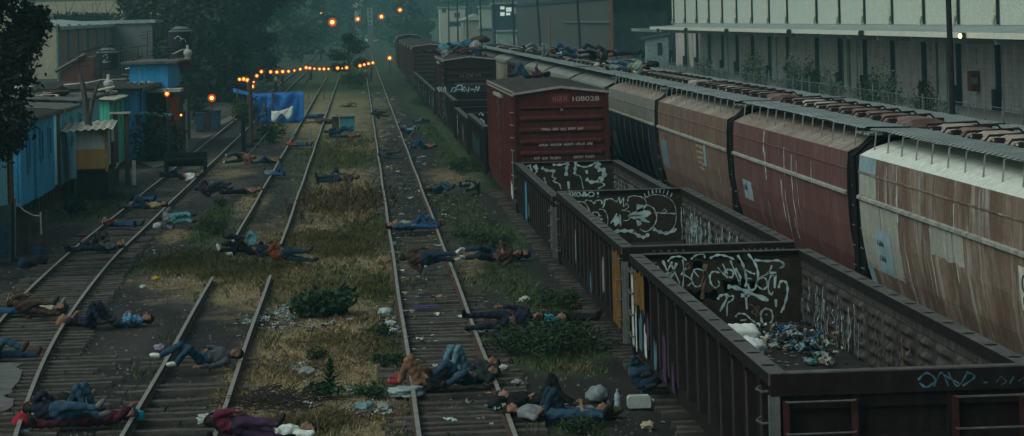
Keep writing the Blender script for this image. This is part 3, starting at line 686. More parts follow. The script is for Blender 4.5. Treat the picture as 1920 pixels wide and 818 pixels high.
    if detail:
        e = MB()
        for x in np.arange(-h + .1, h, .15): e.box((-wb - .035, x, ze + .03), (.05, .06, .05))
        e.build('roof_clip', M_trim, root)
    ladder(root, -wb, -h + .35, z0 + .1, ze - .4, .42, 'y', M_trim, off=-.09)
    ladder(root, wb - .35, -h, z0 + .1, z0 + 1.0, .42, 'x', M_trim, off=-.12)
    return root
b1 = boxcar('nearest red boxcar with white number 108028 on its corrugated end, man lying on its roof', 77.2, 15.4)
hb = 7.7
txt('number', '108028', .2, M_let, b1, (.3, -hb + .014, 3.88), (R(90), 0, 0), 1.45)
txt('reporting_mark', 'N DE M', .21, mat('faded_lettering', (.22, .14, .12), .8), b1, (-.25, -hb + .014, 3.89), (R(90), 0, 0), .62)
pp = MB(); pp.b2((-.35, -hb + .016, 3.83), (.25, -hb + .03, 4.12)); pp.build('fresh_paint_patch', mat('fresh_red', (.12, .02, .018), .7, var=.25), b1)
# three lines of small white stencilling, too worn to read: rows of short strokes
rg = random.Random(5)
for (xa, xb, z, sg) in [(-.62, .62, 3.02, 12), (-.70, .85, 2.55, 15), (-.85, -.2, 2.15, 7), (.35, .9, 2.16, 6)]:
    lst = []; x = xa
    while x < xb:
        for _ in range(rg.randint(3, 6)):
            q = z + rg.uniform(-.008, .008)
            lst += [[(x, q), (x + .008, q + .075)], [(x + .01, q + rg.choice((.0, .04, .075))), (x + .035, q + rg.choice((.0, .04, .075)))], [(x + .035, q), (x + .035, q + .07)]]; x += .058
        x += .06
    strokes('stencil_line', lst, lambda a, c, th: (a, -hb - .085, c), M_let, b1, .012, curved=False)
strokes('stencil_line', [[(-.02, 3.62), (.05, 3.62)], [(-.02, 3.66), (.05, 3.66)]], lambda a, c, th: (a, -hb - .085, c), M_let, b1, .025)
hr = MB(); hr.tube([(-1.42, -hb - .16, 1.62), (1.45, -hb - .16, 1.66)], .022, 6)
for x in (-1.38, -.95, .85): hr.b2((x - .03, -hb - .19, 1.2), (x + .03, -hb - .13, 1.66))
hr.build('end_handrail', M_trim, b1)
strokes('graffiti', [(.12, [(-.4, 1.35), (-.2, 1.45), (0, 1.35), (.1, 1.45)])], lambda a, c, th: (a, -hb - .08, c), M_grafb, b1, .1)
strokes('graffiti', [(.16, [(.2, 1.4), (.5, 1.46), (.8, 1.4)])], lambda a, c, th: (a, -hb - .08, c), M_grafp, b1, .1)
side_paint_b = MB(); side_paint_b.add([(-1.495, y, z) for y, z in [(-7.3, .95), (-6.9, .9), (-6.2, 1.05), (-6.3, 1.5), (-6.9, 1.3), (-7.25, 1.45)]], [(0, 1, 2, 3, 4, 5)]); side_paint_b.build('pale_patch', M_pale, b1)
gp_ = MB(); gp_.b2((-1.50, -7.45, 1.0), (-1.47, -7.3, 2.4)); gp_.build('painted_post', mat('grey_blue_paint', (.13, .17, .17), .8), b1)
b2 = boxcar('dark boxcar piled with bundles and people, behind the red boxcar', 141.0, 15.2, red=M_redd, ze=4.2, zp=4.36)
M_mar = mat('faint_white_lettering', (.16, .10, .09), .8)
txt('faded_lettering', 'N DE M', .3, M_mar, b2, (-.6, -7.6 - .085, 3.2), (R(90), 0, 0), 1.2)
strokes('stencil_line', [[(-.85 + .09 * i, 2.78), (-.82 + .09 * i, 2.92), (-.79 + .09 * i, 2.8)] for i in range(19)], lambda a, c, th: (a, -7.69, c), M_mar, b2, .03)
b3 = boxcar('rusty dark boxcar at the near end of the far boxcar line', 219.0, 14.6, red=M_redr, ze=4.2, zp=4.36, detail=False)
for k, lab in enumerate(['second boxcar of the far line, only its rusty red side showing', 'third boxcar of the far line, a sliver of red side', 'fourth boxcar of the far line, a narrow red sliver', 'fifth boxcar, just before the round roofed one']):
    dup(b3, (6.05, 219 + 7.3 + 15.1 * (k + 1), 0), label=lab)
boxcar('farthest boxcar in view, taller with a rounded roof', 310, 14.6, red=M_redr, ze=4.3, zp=4.72, arched=True, detail=False)
# ------------------------------------------------------------------ covered hopper wagons
M_hpale = weathered('hopper_pale', (.74, .78, .70), (.46, .42, .35), (.80, .84, .77), .4, .5, 2.6, .45)
M_hbrown = weathered('hopper_brown', (.27, .19, .145), (.10, .058, .042), (.56, .55, .48), .75, .75, 1.3, .65, big=.9)
M_hmaroon = weathered('hopper_maroon', (.175, .076, .068), (.085, .04, .037), (.40, .36, .32), .6, .25, 1.8, .5)
M_htan = weathered('hopper_tan_brown', (.215, .14, .105), (.10, .056, .043), (.40, .35, .29), .65, .5, 3.4, .6)
M_hgrey = weathered('hopper_grey', (.24, .245, .225), (.12, .095, .075), (.42, .42, .38), .4, .5, 3.2, .5)
M_hblue = weathered('hopper_blueblack', (.022, .036, .052), (.02, .02, .023), (.09, .12, .15), .5, .4, 3.2, .5)
M_hroofb = weathered('hopper_roof_streaked', (.36, .34, .29), (.15, .085, .062), (.55, .53, .46), .75, .7, 2.4, .7, vec=(.35, 3.4, .5))
m, nt, b = newmat('galvanised_grating'); v = coords(nt, (1, 1, 1)); cols_ = []
for sg in (1, -1):      # diamond openings of the expanded metal sheet
    wv = node(nt, 'ShaderNodeTexWave', wave_type='BANDS', bands_direction='DIAGONAL'); mp = node(nt, 'ShaderNodeMapping'); mp.inputs['Scale'].default_value = (1, sg * .8, 0); nt.links.new(v, mp.inputs[0]); nt.links.new(mp.outputs[0], wv.inputs['Vector']); wv.inputs['Scale'].default_value = 2.6; wv.inputs['Distortion'].default_value = .6; cols_.append(wv.outputs['Fac'])
mx = node(nt, 'ShaderNodeMath', operation='MAXIMUM'); nt.links.new(cols_[0], mx.inputs[0]); nt.links.new(cols_[1], mx.inputs[1]); rp = node(nt, 'ShaderNodeValToRGB'); rp.color_ramp.elements[0].position = .55; rp.color_ramp.elements[0].color = (.045, .05, .05, 1); rp.color_ramp.elements[1].position = .9; rp.color_ramp.elements[1].color = (.27, .31, .30, 1); nt.links.new(mx.outputs[0], rp.inputs[0])
gr, f_ = noise_ramp(nt, v, .9, [(.3, (.55, .52, .5)), (.7, (1.15, 1.15, 1.12))], 6, .7); nt.links.new(mixc(nt, 1.0, rp.outputs[0], gr, 'MULTIPLY'), b.inputs['Base Color']); b.inputs['Roughness'].default_value = .7; M_walk = m
M_hatch = weathered('hatch_cover_pale', (.60, .58, .50), (.20, .13, .10), (.7, .68, .6), .75, .5, 2., .9, zs=2.)
M_hatchb = weathered('hatch_cover_brown', (.22, .14, .115), (.10, .06, .05), (.55, .52, .45), .7, .7, 2., .9, zs=2.)
M_bar = mat('hatch_bar', (.024, .017, .016), .7, .2, .4, 8)
M_pb = mat('paint_powder_blue', (.22, .30, .33), .8, var=.2, scale=3)
M_dk = mat('dark_lettering', (.03, .05, .07), .8)
PROF = [(-1.10, 1.05), (-1.33, 1.45), (-1.47, 1.95), (-1.555, 2.5), (-1.59, 3.10), (-1.585, 3.56), (-1.56, 3.86)]
SLOPE = [(-1.56, 3.86), (-1.30, 3.985), (-.95, 4.09), (-.5, 4.14), (0, 4.16)]
M_hpatch = weathered('worn_pale_paint', (.40, .42, .37), (.21, .165, .13), (.50, .52, .47), .55, .5, 2.0, .6)
def hopper(label, yn, L, side, roof, end=None, hatch=None, near=True, ribs=0, group='covered hopper wagons in the right hand train', lowm=None):
    root = thing('hopper_wagon', label, 'hopper wagon', (10.4, yn + L / 2, 0), 0, group); h = L / 2
    hatch = hatch or M_hatch
    for s in (-1, 1):
        w = MB(); n = len(PROF); segs = 24
        pr = PROF if not ribs else [(-1.40, 1.05), (-1.44, 1.5), (-1.5, 3.0), (-1.5, 3.86)]
        n = len(pr)
        for i in range(segs + 1):
            y = -h + L * i / segs
            for x, z in pr: w.v.append((-s * x, y, z))
        for i in range(segs):
            for j in range(n - 1):
                f = (i * n + j, i * n + j + 1, (i + 1) * n + j + 1, (i + 1) * n + j)
                w.f.append(f if s > 0 else f[::-1]); w.m.append(1 if (lowm and j < n - 3) else 0)
        w.build('side_wall', [side, lowm] if lowm else side, root, smooth=False)
        if not ribs:
            for q in range(1, 8):
                sm = MB(); yq = -h + L * q / 8; sm.tube([(s * (-x + .002), yq, z) for x, z in PROF], .009, 4); sm.build('weld_seam', side, root)
            bl = MB(); bl.extrude([(s * 1.595, 3.07), (s * 1.64, 3.09), (s * 1.64, 3.14), (s * 1.595, 3.16)], -h, h); bl.build('belt_rail', mat('belt_rail_pale', (.27, .26, .23), .75, var=.4, scale=4) if near else side, root)
            se = MB(); se.extrude([(s * 1.588, 3.545), (s * 1.60, 3.55), (s * 1.60, 3.57), (s * 1.588, 3.575)], -h, h); se.build('plate_seam', side, root)
        else:
            for k in range(ribs):
                y = -h + L * (k + .5) / ribs; p = MB(); p.b2((s * 1.49, y - .06, 1.2), (s * 1.60, y + .06, 3.7)); p.build('side_rib', side, root)
            tp = MB(); tp.b2((s * 1.49, -h, 3.7), (s * 1.61, h, 3.868)); tp.build('top_sill', roof, root)
        sl = MB(); sl.b2((s * 1.1, -h - .6, .95), (s * 1.3, h + .6, 1.2)); sl.build('side_sill', M_under, root)
    r_ = MB(); pr = [(-x, z) for x, z in SLOPE[:-1]]
    full = SLOPE + pr[::-1]; full = [p if not ribs else (p[0] * .985, p[1]) for p in full]
    r_.extrude(full + [(0, 3.8)], -h, h, segs=12); r_.build('roof', roof, root)
    for s in (-1, 1):
        e = MB(); e.add([(x, s * h, z) for x, z in (PROF + SLOPE[1:] + [(-a, b) for a, b in SLOPE[::-1][1:]] + [(-a, b) for a, b in PROF[::-1][1:]])] , [tuple(range(len(PROF) + len(SLOPE) * 2 - 2 + len(PROF) - 1))[::(-s)]])
        e.b2((-.9, s * h, 1.0), (.9, s * (h + .55), 1.15)); e.build('end_wall', M_black if near else side, root)
        if near:
            for q in (-1, 1):
                f = MB(); 
                f.tube([(q * 1.45, s * (h + .32), 1.0), (q * 1.52, s * (h + .32), 3.8), (q * 1.0, s * (h + .32), 4.26)], .045, 6)
                f.tube([(q * 1.45, s * (h + .10), 1.0), (q * 1.53, s * (h + .1), 3.8), (q * 1.02, s * (h + .1), 4.24)], .03, 6)
                f.build('end_frame', M_black, root)
                l = MB()
                for z in np.arange(1.1, 3.8, .36): l.tube([(q * 1.5, s * (h + .1), z), (q * 1.52, s * (h + .1), z), (q * 1.52, s * (h + .32), z)], .014, 5); l.tube([(q * 1.5, s * (h + .32), z), (q * .9, s * (h + .32), z)], .012, 4)
                l.build('end_ladder', mat('ladder_iron', (.11, .11, .11), .7, .2), root)
            pf = MB(); pf.b2((-1.4, s * (h - .02), 4.2), (1.4, s * (h + .4), 4.235)); pf.build('end_platform', M_walk, root)
            wheel_brake(root, s * (h + .1), 2.6, -.5, s)
        coupler(root, s * (h + .55), s)
        if near: truck(root, s * (h - 1.2))
    # running boards on stanchions
    for s in (-1, 1):
        w = MB(); n = 30; rg = random.Random(int(yn) + s)
        for i in range(n + 1):
            y = -h - .3 + (L + .6) * i / n; dz = rg.uniform(-.012, .012)
            w.v += [(s * (1.26 + rg.uniform(-.012, .012)), y, 4.325 + dz), (s * .46, y, 4.31 + dz), (s * .46, y, 4.285 + dz), (s * 1.32, y, 4.30 + dz)]
        for i in range(n):
            a = i * 4
            for j in range(4): w.f.append((a + j, a + (j + 1) % 4, a + 4 + (j + 1) % 4, a + 4 + j)); w.m.append(0)
        w.build('running_board', M_walk, root)
        if near:
            for k in range(13):
                y = -h + .35 + (L - .7) * k / 12; p = MB(); p.tube([(s * 1.36, y, 3.95), (s * 1.32, y + .02, 4.27), (s * 1.24, y + .02, 4.305)], .015, 5); p.build('stanchion', mat('stanchion_steel', (.24, .25, .24), .6, .3), root)
    # hatches: a long trough of covers with hinge bars across
    n = 9 if near else 6
    tr = MB(); tr.b2((-.40, -h + .5, 4.1), (.40, h - .5, 4.24)); tr.build('hatch_coaming', M_bar, root)
    rg = random.Random(int(yn * 7))
    for k in range(n):
        y0 = -h + .55 + (L - 1.1) * k / n; y1 = y0 + (L - 1.1) / n - .07
        w = MB(); pr = [(-.45, 4.235), (-.40, 4.33), (-.18, 4.40), (.18, 4.40), (.40, 4.33), (.45, 4.235)]
        w.extrude(pr, y0, y1); w.build('hatch_cover', hatch if rg.random() < .8 else (M_hatchb if hatch is M_hatch else M_hatch), root)
        b_ = MB(); yc = y1 + .035
        b_.tube([(-.56, yc, 4.26), (-.45, yc, 4.39), (.42, yc + .02, 4.42), (.56, yc + .02, 4.28)], .022, 5)
        b_.build('hatch_bar', M_bar, root); b_ = MB(); b_.tube([(-.5, y0 + .3, 4.28), (-.5, y1 - .25, 4.31)], .022, 5); b_.box((-.46, (y0 + y1) / 2, 4.33), (.14, .16, .12)); b_.box((.44, (y0 + y1) / 2, 4.33), (.12, .14, .1))
        b_.build('hatch_lock', M_bar, root)
    return root
def shell_patch(root, L, y0, y1, j0, j1, m, name, off=.004, ragged=0.0, seed=1):
    "a plate of paint lying on the side profile between two heights"
    zs = [p[1] for p in PROF]; xs_ = [p[0] for p in PROF]; w = MB(); rg = random.Random(seed); n = 8; k = 14
    for i in range(k + 1):
        y = y0 + (y1 - y0) * i / k; lo = j0 + rg.uniform(-1, 1) * ragged; hi = j1 + rg.uniform(-.3, .3) * ragged
        for j in range(n + 1):
            z = lo + (hi - lo) * j / n; w.v.append((float(np.interp(z, zs, xs_)) - off, y, z))
    for i in range(k):
        for j in range(n): w.f.append((i * (n + 1) + j, i * (n + 1) + j + 1, (i + 1) * (n + 1) + j + 1, (i + 1) * (n + 1) + j)); w.m.append(0)
    return w.build(name, m, root)
Lh = 14.2
h4 = hopper('nearest hopper wagon, pale roof and far corner over a rust brown side', 30.9, Lh, M_hbrown, M_hpale)
h3 = hopper('maroon hopper wagon with a small blue panel and white runs down its side', 46.2, Lh, M_hmaroon, M_hroofb, hatch=M_hatchb)
h2 = hopper('tan brown hopper wagon with streaked roof and orange white old lettering', 61.5, Lh, M_htan, M_hroofb, hatch=M_hatchb)
h1 = hopper('grey topped hopper wagon with blue black lower side beside the red boxcar', 76.6, Lh, M_hgrey, M_hroofb, lowm=M_hblue)
hh = Lh / 2
shell_patch(h4, Lh, hh - 3.2, hh - .02, 1.9, 3.05, M_hpatch, 'pale_paint', ragged=.025); shell_patch(h4, Lh, hh - 1.55, hh - .02, 3.17, 3.54, M_hpatch, 'pale_paint')
shell_patch(h4, Lh, hh - 1.5, hh - .02, 3.585, 3.855, M_pb, 'blue_paint'); shell_patch(h4, Lh, hh - 2.5, hh - 1.2, 1.9, 2.66, M_pb, 'blue_panel', .009)
shell_patch(h4, Lh, hh - .5, hh - .03, 1.3, 1.95, M_pb, 'blue_paint', .008, .05)
shell_patch(h4, Lh, hh - 7.8, hh - 5.6, 2.6, 3.06, M_hpatch, 'pale_paint', ragged=.03, seed=4)
shell_patch(h4, Lh, hh - 13., hh - 10.95, 2.33, 2.94, mat('cream_panel', (.45, .43, .36), .8), 'white_panel')
def side_text(root, s, size, y, z, m, sx=1.0, off=.02):
    x = float(np.interp(z, [p[1] for p in PROF], [p[0] for p in PROF])); sl = math.atan2(.16, 1.1)
    return txt('lettering', s, size, m, root, (x - off, y, z), (R(90), 0, R(-90)), sx)
side_text(h4, 'FSRR', .25, hh - 1.35, 2.38, M_dk, 1.0); side_text(h4, 'FSRR', .2, hh - 1.38, 2.12, M_dk, 1.2)
side_text(h4, 'G', .34, hh - 11.1, 2.6, M_dk); side_text(h4, 'BT', .15, hh - 11.1, 2.42, M_dk)
M_run = mat('white_run', (.40, .41, .37), .85, var=.35, scale=6)
def runs(root, lst, m=M_run):
    w = MB()
    zs = [p[1] for p in PROF]; xs_ = [p[0] for p in PROF]
    for (y, z0, z1, wd) in lst:
        rg = random.Random(int(y * 100)); o = len(w.v); n = 10
        for i in range(n + 1):
            z = z1 + (z0 - z1) * i / n; x = float(np.interp(z, zs, xs_)) - .006; q = wd * (.25 + .6 * rg.random()) * (1 if i < n else .3); yy = y + rg.uniform(-.02, .02)
            w.v += [(x, yy - q / 2, z), (x, yy + q / 2, z)]
        for i in range(n): w.f.append((o + 2 * i, o + 2 * i + 1, o + 2 * i + 3, o + 2 * i + 2)); w.m.append(0)
    return w.build('paint_run', m, root)
runs(h4, [(hh - 3.2, 3.15, 3.84, .1), (hh - 3.25, 2.9, 3.5, .16), (hh - 2.4, 3.1, 3.8, .07), (hh - 6.6, 2.6, 3.06, .1), (hh - 3.7, 1.2, 2.4, .1), (hh - 5.6, 1.9, 3.0, .08), (hh - 7.3, 2.3, 3.5, .1)])
shell_patch(h3, Lh, hh - 2.5, hh - 1.2, 2.13, 2.57, M_pb, 'blue_panel'); side_text(h3, 'FSRR', .2, hh - 1.35, 2.34, M_dk); 
runs(h3, [(hh - 4.6, 3.3, 3.84, .22), (hh - 4.8, 2.75, 3.4, .16), (hh - 7.3, 3.0, 3.6, .12), (hh - 8.2, 2.0, 3.5, .13), (hh - 8.8, 2.4, 3.4, .08), (hh - 4.7, 1.4, 2.3, .12), (hh - 6.8, 2.0, 2.9, .18), (hh - 7.2, 1.8, 2.7, .1), (hh - 10.5, 3.0, 3.5, .08), (hh - 8.0, 1.7, 2.2, .1)])
shell_patch(h2, Lh, hh - 1.9, hh - .5, 1.97, 2.77, mat('paint_slate_blue', (.12, .17, .20), .8), 'blue_panel'); shell_patch(h2, Lh, hh - 10.3, hh - 9.9, 2.5, 3.05, M_pb, 'blue_panel', .006)
M_ol = mat('old_orange_lettering', (.30, .24, .17), .85, var=.4, scale=8)
for k in range(5): shell_patch(h2, Lh, hh - 9.8, hh - 8.4 - .1 * k, 2.92 - .14 * k, 2.99 - .14 * k, M_ol, 'old_lettering', .005, .05, k)
runs(h2, [(hh - 9.5 + .1 * k, 1.3, 2.2, .07) for k in range(4)] + [(hh - 12.6, 1.2, 2.6, .1)], M_ol)
shell_patch(h1, Lh, hh - 2.2, hh - .6, 1.5, 2.4, mat('paint_slate_blue', (.12, .17, .20), .8), 'blue_panel', .006)
# rib sided wagons further along
M_hroofg = weathered('ribbed_wagon_roof', (.27, .285, .26), (.13, .115, .10), (.42, .43, .39), .6, .5, 2.4, .6, vec=(.35, 3.4, .5))
M_ribA = weathered('rib_brown', (.13, .10, .09), (.08, .055, .045), (.25, .24, .22), .5, .3, 3, .5)
M_ribB = weathered('rib_sage', (.20, .23, .205), (.11, .10, .085), (.3, .31, .28), .4, .4, 3, .5)
M_ribC = weathered('rib_cream', (.34, .32, .25), (.20, .17, .13), (.42, .41, .36), .4, .4, 3, .5)
M_ribD = weathered('rib_maroon', (.075, .03, .03), (.05, .025, .024), (.12, .09, .08), .4, .2, 3, .5)
ra = hopper('brown rib sided wagon just beyond the smooth hopper wagons', 92.2, 14.4, M_ribA, M_hroofg, near=False, ribs=16)
rb_ = hopper('sage green rib sided wagon next to the brown ribbed one', 107.6, 14.4, M_ribB, M_hroofg, near=False, ribs=13)
hopper('grey rib sided wagon behind the red boxcar, two along from the brown ribbed one', 123.0, 14.4, M_ribB, M_hgrey, near=False, ribs=14)
hopper('dark maroon smooth sided wagon among the ribbed ones', 138.4, 14.4, M_ribD, M_roofd, near=False, ribs=4)
hopper('cream rib sided wagon seen beside the dark boxcar', 153.8, 14.4, M_ribC, M_hroofg, near=False, ribs=7)
hopper('last wagon of the right hand train, low red brown roof', 169.2, 14.4, M_ribD, M_redr, near=False, ribs=8)
hopper('red brown roofed wagon at the very end of the right hand train', 184.6, 14.4, M_ribD, M_redr, near=False, ribs=8)
# ------------------------------------------------------------------ right side: warehouse, fence, poles
def brickmat(name, c1, c2, mortar, sx, sz):
    m, nt, b = newmat(name); tc = node(nt, 'ShaderNodeTexCoord'); sp = node(nt, 'ShaderNodeSeparateXYZ'); cb = node(nt, 'ShaderNodeCombineXYZ')
    nt.links.new(tc.outputs['Object'], sp.inputs[0]); ad = node(nt, 'ShaderNodeMath', operation='ADD'); nt.links.new(sp.outputs[0], ad.inputs[0]); nt.links.new(sp.outputs[1], ad.inputs[1])
    nt.links.new(ad.outputs[0], cb.inputs[0]); nt.links.new(sp.outputs[2], cb.inputs[1])
    br = node(nt, 'ShaderNodeTexBrick'); br.inputs['Color1'].default_value = c4(c1); br.inputs['Color2'].default_value = c4(c2); br.inputs['Mortar'].default_value = c4(mortar)
    br.inputs['Scale'].default_value = 1; br.inputs['Brick Width'].default_value = sx; br.inputs['Row Height'].default_value = sz; br.inputs['Mortar Size'].default_value = .012
    nt.links.new(cb.outputs[0], br.inputs['Vector'])
    st, f = noise_ramp(nt, coords(nt, (1.5, 1.5, .4)), 1.0, [(.3, (.7, .7, .7)), (.7, (1.15, 1.15, 1.15))], 6, .65)
    nt.links.new(mixc(nt, 1.0, br.outputs[0], st, 'MULTIPLY'), b.inputs['Base Color']); b.inputs['Roughness'].default_value = .9; b.inputs['Specular IOR Level'].default_value = .2
    MATS[name] = m; return m
M_brick = brickmat('warehouse_block', (.47, .41, .39), (.41, .355, .34), (.32, .285, .275), .8, .3)
M_corr = weathered('corrugated_pale', (.50, .54, .47), (.42, .44, .375), (.55, .57, .52), .35, .25, 1.0, .3, zs=.1, bmp=.05)
M_fas = weathered('canopy_fascia', (.78, .78, .66), (.60, .57, .46), (.84, .82, .74), .35, .3, .6, .3)
M_ctop = mat('canopy_roofing', (.26, .30, .29), .85, var=.3, scale=.6)
M_colm = mat('blue_black_column', (.014, .022, .032), .75, .1, .4, 3)
M_pipe = mat('downpipe_cream', (.50, .49, .38), .7, .1, .3, 3)
M_dock = weathered('dock_concrete', (.24, .225, .20), (.13, .12, .11), (.33, .32, .30), .5, .3, 1.5, .5)
M_fence = mat('galvanised_post', (.13, .165, .17), .65, .3, .3, 5)
def wx(x): return px_on(x, 100, 34).y
wh = thing('warehouse', 'long pale warehouse with corrugated upper wall and flat loading canopy', 'warehouse', (0, 0, 0))
YF, YN = wx(1263), 60.
ztop = px_on(1600, 46, 34).z
w = MB(); w.b2((34, YN, -.05), (34.4, YF, ztop)); w.b2((34, YF, -.05), (60, YF - .3, ztop)); w.build('brick_wall', M_brick, wh)
w = MB(); Y = YN; k = 0
for zz in (ztop + .02, 14.5):
    Y = YN; k = 0
    while Y < YF: w.v.append((33.95 + (.045 if k % 4 in (1, 2) else 0), Y, zz)); Y += .0825; k += 1
for i in range(k - 1): w.f.append((i, i + 1, k + i + 1, k + i)); w.m.append(0)
o = len(w.v); w.add([(33.99, YF, ztop), (60, YF, ztop), (60, YF, 14.5), (33.99, YF, 14.5)], [(3, 2, 1, 0)])
w.build('corrugated_wall', M_corr, wh)
XF = 29.0
pf, pn = px_on(1219, 57, XF), px_on(1919, 71, XF)
zf = (px_on(1500, 63.5, XF).z + pn.z) / 2
YFc = px_on(1219, 57, XF).y
w = MB(); n_ = 2
w.add([(33.95, YN, ztop - .02), (33.95, YFc, ztop - .02), (XF, YFc, zf + .22), (XF, YN, zf + .22), (33.95, YN, ztop - .25), (33.95, YFc, ztop - .25), (XF, YFc, zf), (XF, YN, zf)], [(0, 1, 2, 3), (7, 6, 5, 4), (1, 5, 6, 2), (0, 3, 7, 4)])
w.build('canopy', M_ctop, wh)
Yq = YN
while Yq < YFc - .2:
    y1 = min(YFc, Yq + 9.0); w = MB(); w.b2((XF - .06, Yq + .02, zf - .03), (XF - .004, y1 - .02, zf + .24)); w.build('fascia_panel', M_fas, wh); Yq = y1
COLX = [1267, 1288.4, 1310, 1333, 1358, 1385, 1414, 1446, 1480, 1535, 1578, 1625, 1677, 1736, 1801, 1875]
cols = [wx(x) for x in COLX]; st_ = abs(cols[-1] - cols[-2]); cols += [cols[-1] - st_ * k for k in (1, 2, 3)]
for y in cols:
    w = MB(); w.b2((33.75, y - .17, .0), (33.98, y + .17, ztop - .2)); w.b2((33.55, y - .28, .0), (33.74, y + .28, 2.0)); w.build('column', M_colm, wh)
    w = MB(); w.add([(33.9, y - .2, zf - .12), (33.9, y + .2, zf - .12), (XF + .2, y + .2, zf - .0), (XF + .2, y - .2, zf - .0), (33.9, y - .2, zf - .5), (33.9, y + .2, zf - .5), (XF + .3, y + .2, zf - .32), (XF + .3, y - .2, zf - .32)], [(0, 1, 2, 3), (7, 6, 5, 4), (0, 4, 5, 1), (1, 5, 6, 2), (2, 6, 7, 3), (3, 7, 4, 0)])
    w.build('canopy_beam', M_ctop, wh)
    w = MB(); w.tube([(33.8, y, 14.4), (33.8, y, ztop + .55), (33.8, y + .35, ztop + .25), (33.75, y + .45, ztop)], .10, 7); w.build('downpipe', M_pipe, wh)
    w = MB(); w.b2((33.82, y - .28, ztop + .05), (33.93, y - .06, 14.4)); w.build('wall_rib', M_colm, wh)
M_door = mat('pale_door', (.36, .36, .31), .8, var=.25, scale=1.2)
for x0, x1 in [(1293, 1300), (1360, 1366), (1449, 1457), (1584, 1590), (1597, 1608), (1762, 1776)]:
    y0, y1 = wx(x0), wx(x1); w = MB(); w.b2((33.9, y1, 0), (33.97, y0, 4.4)); w.build('door', M_door, wh)
    w = MB(); w.b2((33.86, y0, 0), (33.985, y0 + .5, 4.5)); w.build('door_frame', mat('brown_frame', (.09, .075, .065), .8), wh)
M_rw = mat('red_white_mark', (.36, .2, .19), .8)
for x in (1512, 1586, 1612, 1746, 1831):
    for k in range(3): w = MB(); y = wx(x); w.b2((33.95, y - .05, 4.3 - k * .55), (33.985, y + .05, 4.65 - k * .55)); w.build('warning_mark', M_rw, wh)
w = MB(); y = px_on(1831, 152, 33.9); w.b2((33.5, y.y - .45, y.z - .55), (33.95, y.y + .45, y.z + .55)); w.build('red_fire_box', mat('fire_box_red', (.14, .02, .025), .6), wh)
w = MB(); w.b2((33.86, y.y - .48, y.z - .15), (33.49, y.y - .452, y.z + .2)); w.build('box_label', mat('grey_label', (.2, .2, .19), .7), wh)
ap = MB(); ap.b2((26.5, YN, -.05), (33.5, YF, .9)); ap.b2((26.4, YN, .78), (26.5, YF, .905)); ap.build('loading_dock', M_dock, wh)
M_flood = emit('lit_floodlight', (1.0, .80, .35), 2.2); M_lampoff = mat('lamp_housing', (.03, .033, .035), .6)
for x, yv, lit in [(1233, 57, 0), (1285, 56, 0), (1361, 57.5, 0), (1478, 59.5, 0), (1613, 62.5, 0), (1803, 67.5, 1)]:
    P = px_on(x, yv, XF - .25); f = thing('floodlight', 'lit yellow white floodlight on the edge of the warehouse canopy' if lit else 'unlit dark floodlight on the pale canopy edge', 'floodlight', P, 0, None if lit else 'unlit canopy floodlights')
    h = MB(); h.b2((-.05, -.2, -.16), (.14, .2, .16)); h.tube([(.1, 0, 0), (.22, 0, .1)], .04); h.build('housing', M_lampoff, f)
    g = MB(); g.ball((-.1, -.12, 0), (.10, .13, .13) if lit else (.05, .15, .12), 12, 8); g.build('lens', M_flood if lit else mat('dark_glass', (.02, .025, .03), .2), f)
# fence between the tracks and the dock
def fence_line(label, P0, P1, n, h, bar=.03, mesh=True, group=None, rail=True):
    root = thing('metal_fence', label, 'fence', P0)
    D = Vector(P1) - Vector(P0); rg = random.Random(n)
    for k in range(n):
        c = D * (k / (n - 1)); w = MB(); hh_ = h * rg.uniform(.94, 1.04); w.tube([(c.x, c.y, 0), (c.x + rg.uniform(-.06, .06), c.y + rg.uniform(-.05, .05), hh_)], bar, 5); w.build('fence_post', M_fence, root)
    w = MB()
    for z in (h * .33, h * .64, h * .93): w.tube([(0, 0, z), (D.x, D.y, z)], .014, 4)
    w.build('fence_rail', M_fence, root)
    if mesh:
        w = MB(); q = int(D.length / .42)
        for k in range(q):
            c = D * (k / q); w.tube([(c.x, c.y, .1), (c.x, c.y, h * .93)], .007, 3, cap=False)
        w.build('wire_infill', M_fence, root)
    return root
fence_line('grey wire fence with thin steel posts in front of the warehouse dock', (20.8, 70, 0), (20.8, 215, 0), 62, 3.35, .035)
fence_line('grey vertical bar fence before the white rough walled block', (20.8, 216, 0), (20.8, 300, 0), 48, 3.4, .07)
def pole(label, x, y0, y1, X, r=.1, top=12., lean=0, arms=0, cat='utility pole', m=None, group=None):
    P = px_on(x, 200, X); root = thing('utility_pole', label, cat, (X, P.y, 0), 0, group)
    w = MB(); w.tube([(0, 0, -.1), (lean * top / 12, 0, top)], [r, r * .8], 9); w.build('shaft', m or mat('tarred_pole', (.022, .02, .022), .85, var=.4), root)
    for k in range(arms):
        a = MB(); z = top - .5 - k * 1.1; a.b2((lean - 1.3, -.06, z), (lean + 1.3, .06, z + .14))
        for q in (-1.1, -.6, .6, 1.1): a.tube([(lean + q, 0, z + .14), (lean + q, 0, z + .32)], .04, 5)
        a.build('cross_arm', MATS['tarred_pole'], root)
    return root
pole('black leaning utility pole standing in front of the pale warehouse wall', 1789, 0, 220, 16.2, .09, 11., -.15)
for i, (x, lean, lab) in enumerate([(1094, -.5, 'dark pole nearest the white rough walled block'), (1019, -.6, 'dark leaning pole before the tall corrugated shed'), (968, -.2, 'dark pole at the left edge of the corrugated shed'), (932, -.2, 'dark pole beside the dark blue block with windows'), (906, -.1, 'dark pole in front of the pale green wall'), (880, 0, 'dark pole by the beige gabled house'), (862, 0, 'dark pole second from the far left of its row'), (845, .1, 'farthest dark pole of the line, deep in the haze')]):
    pole(lab, x, 0, 90, 20.5, .13 + .012 * i, 10.5 + .15 * i, lean, arms=2, group='dark poles along the far fence')
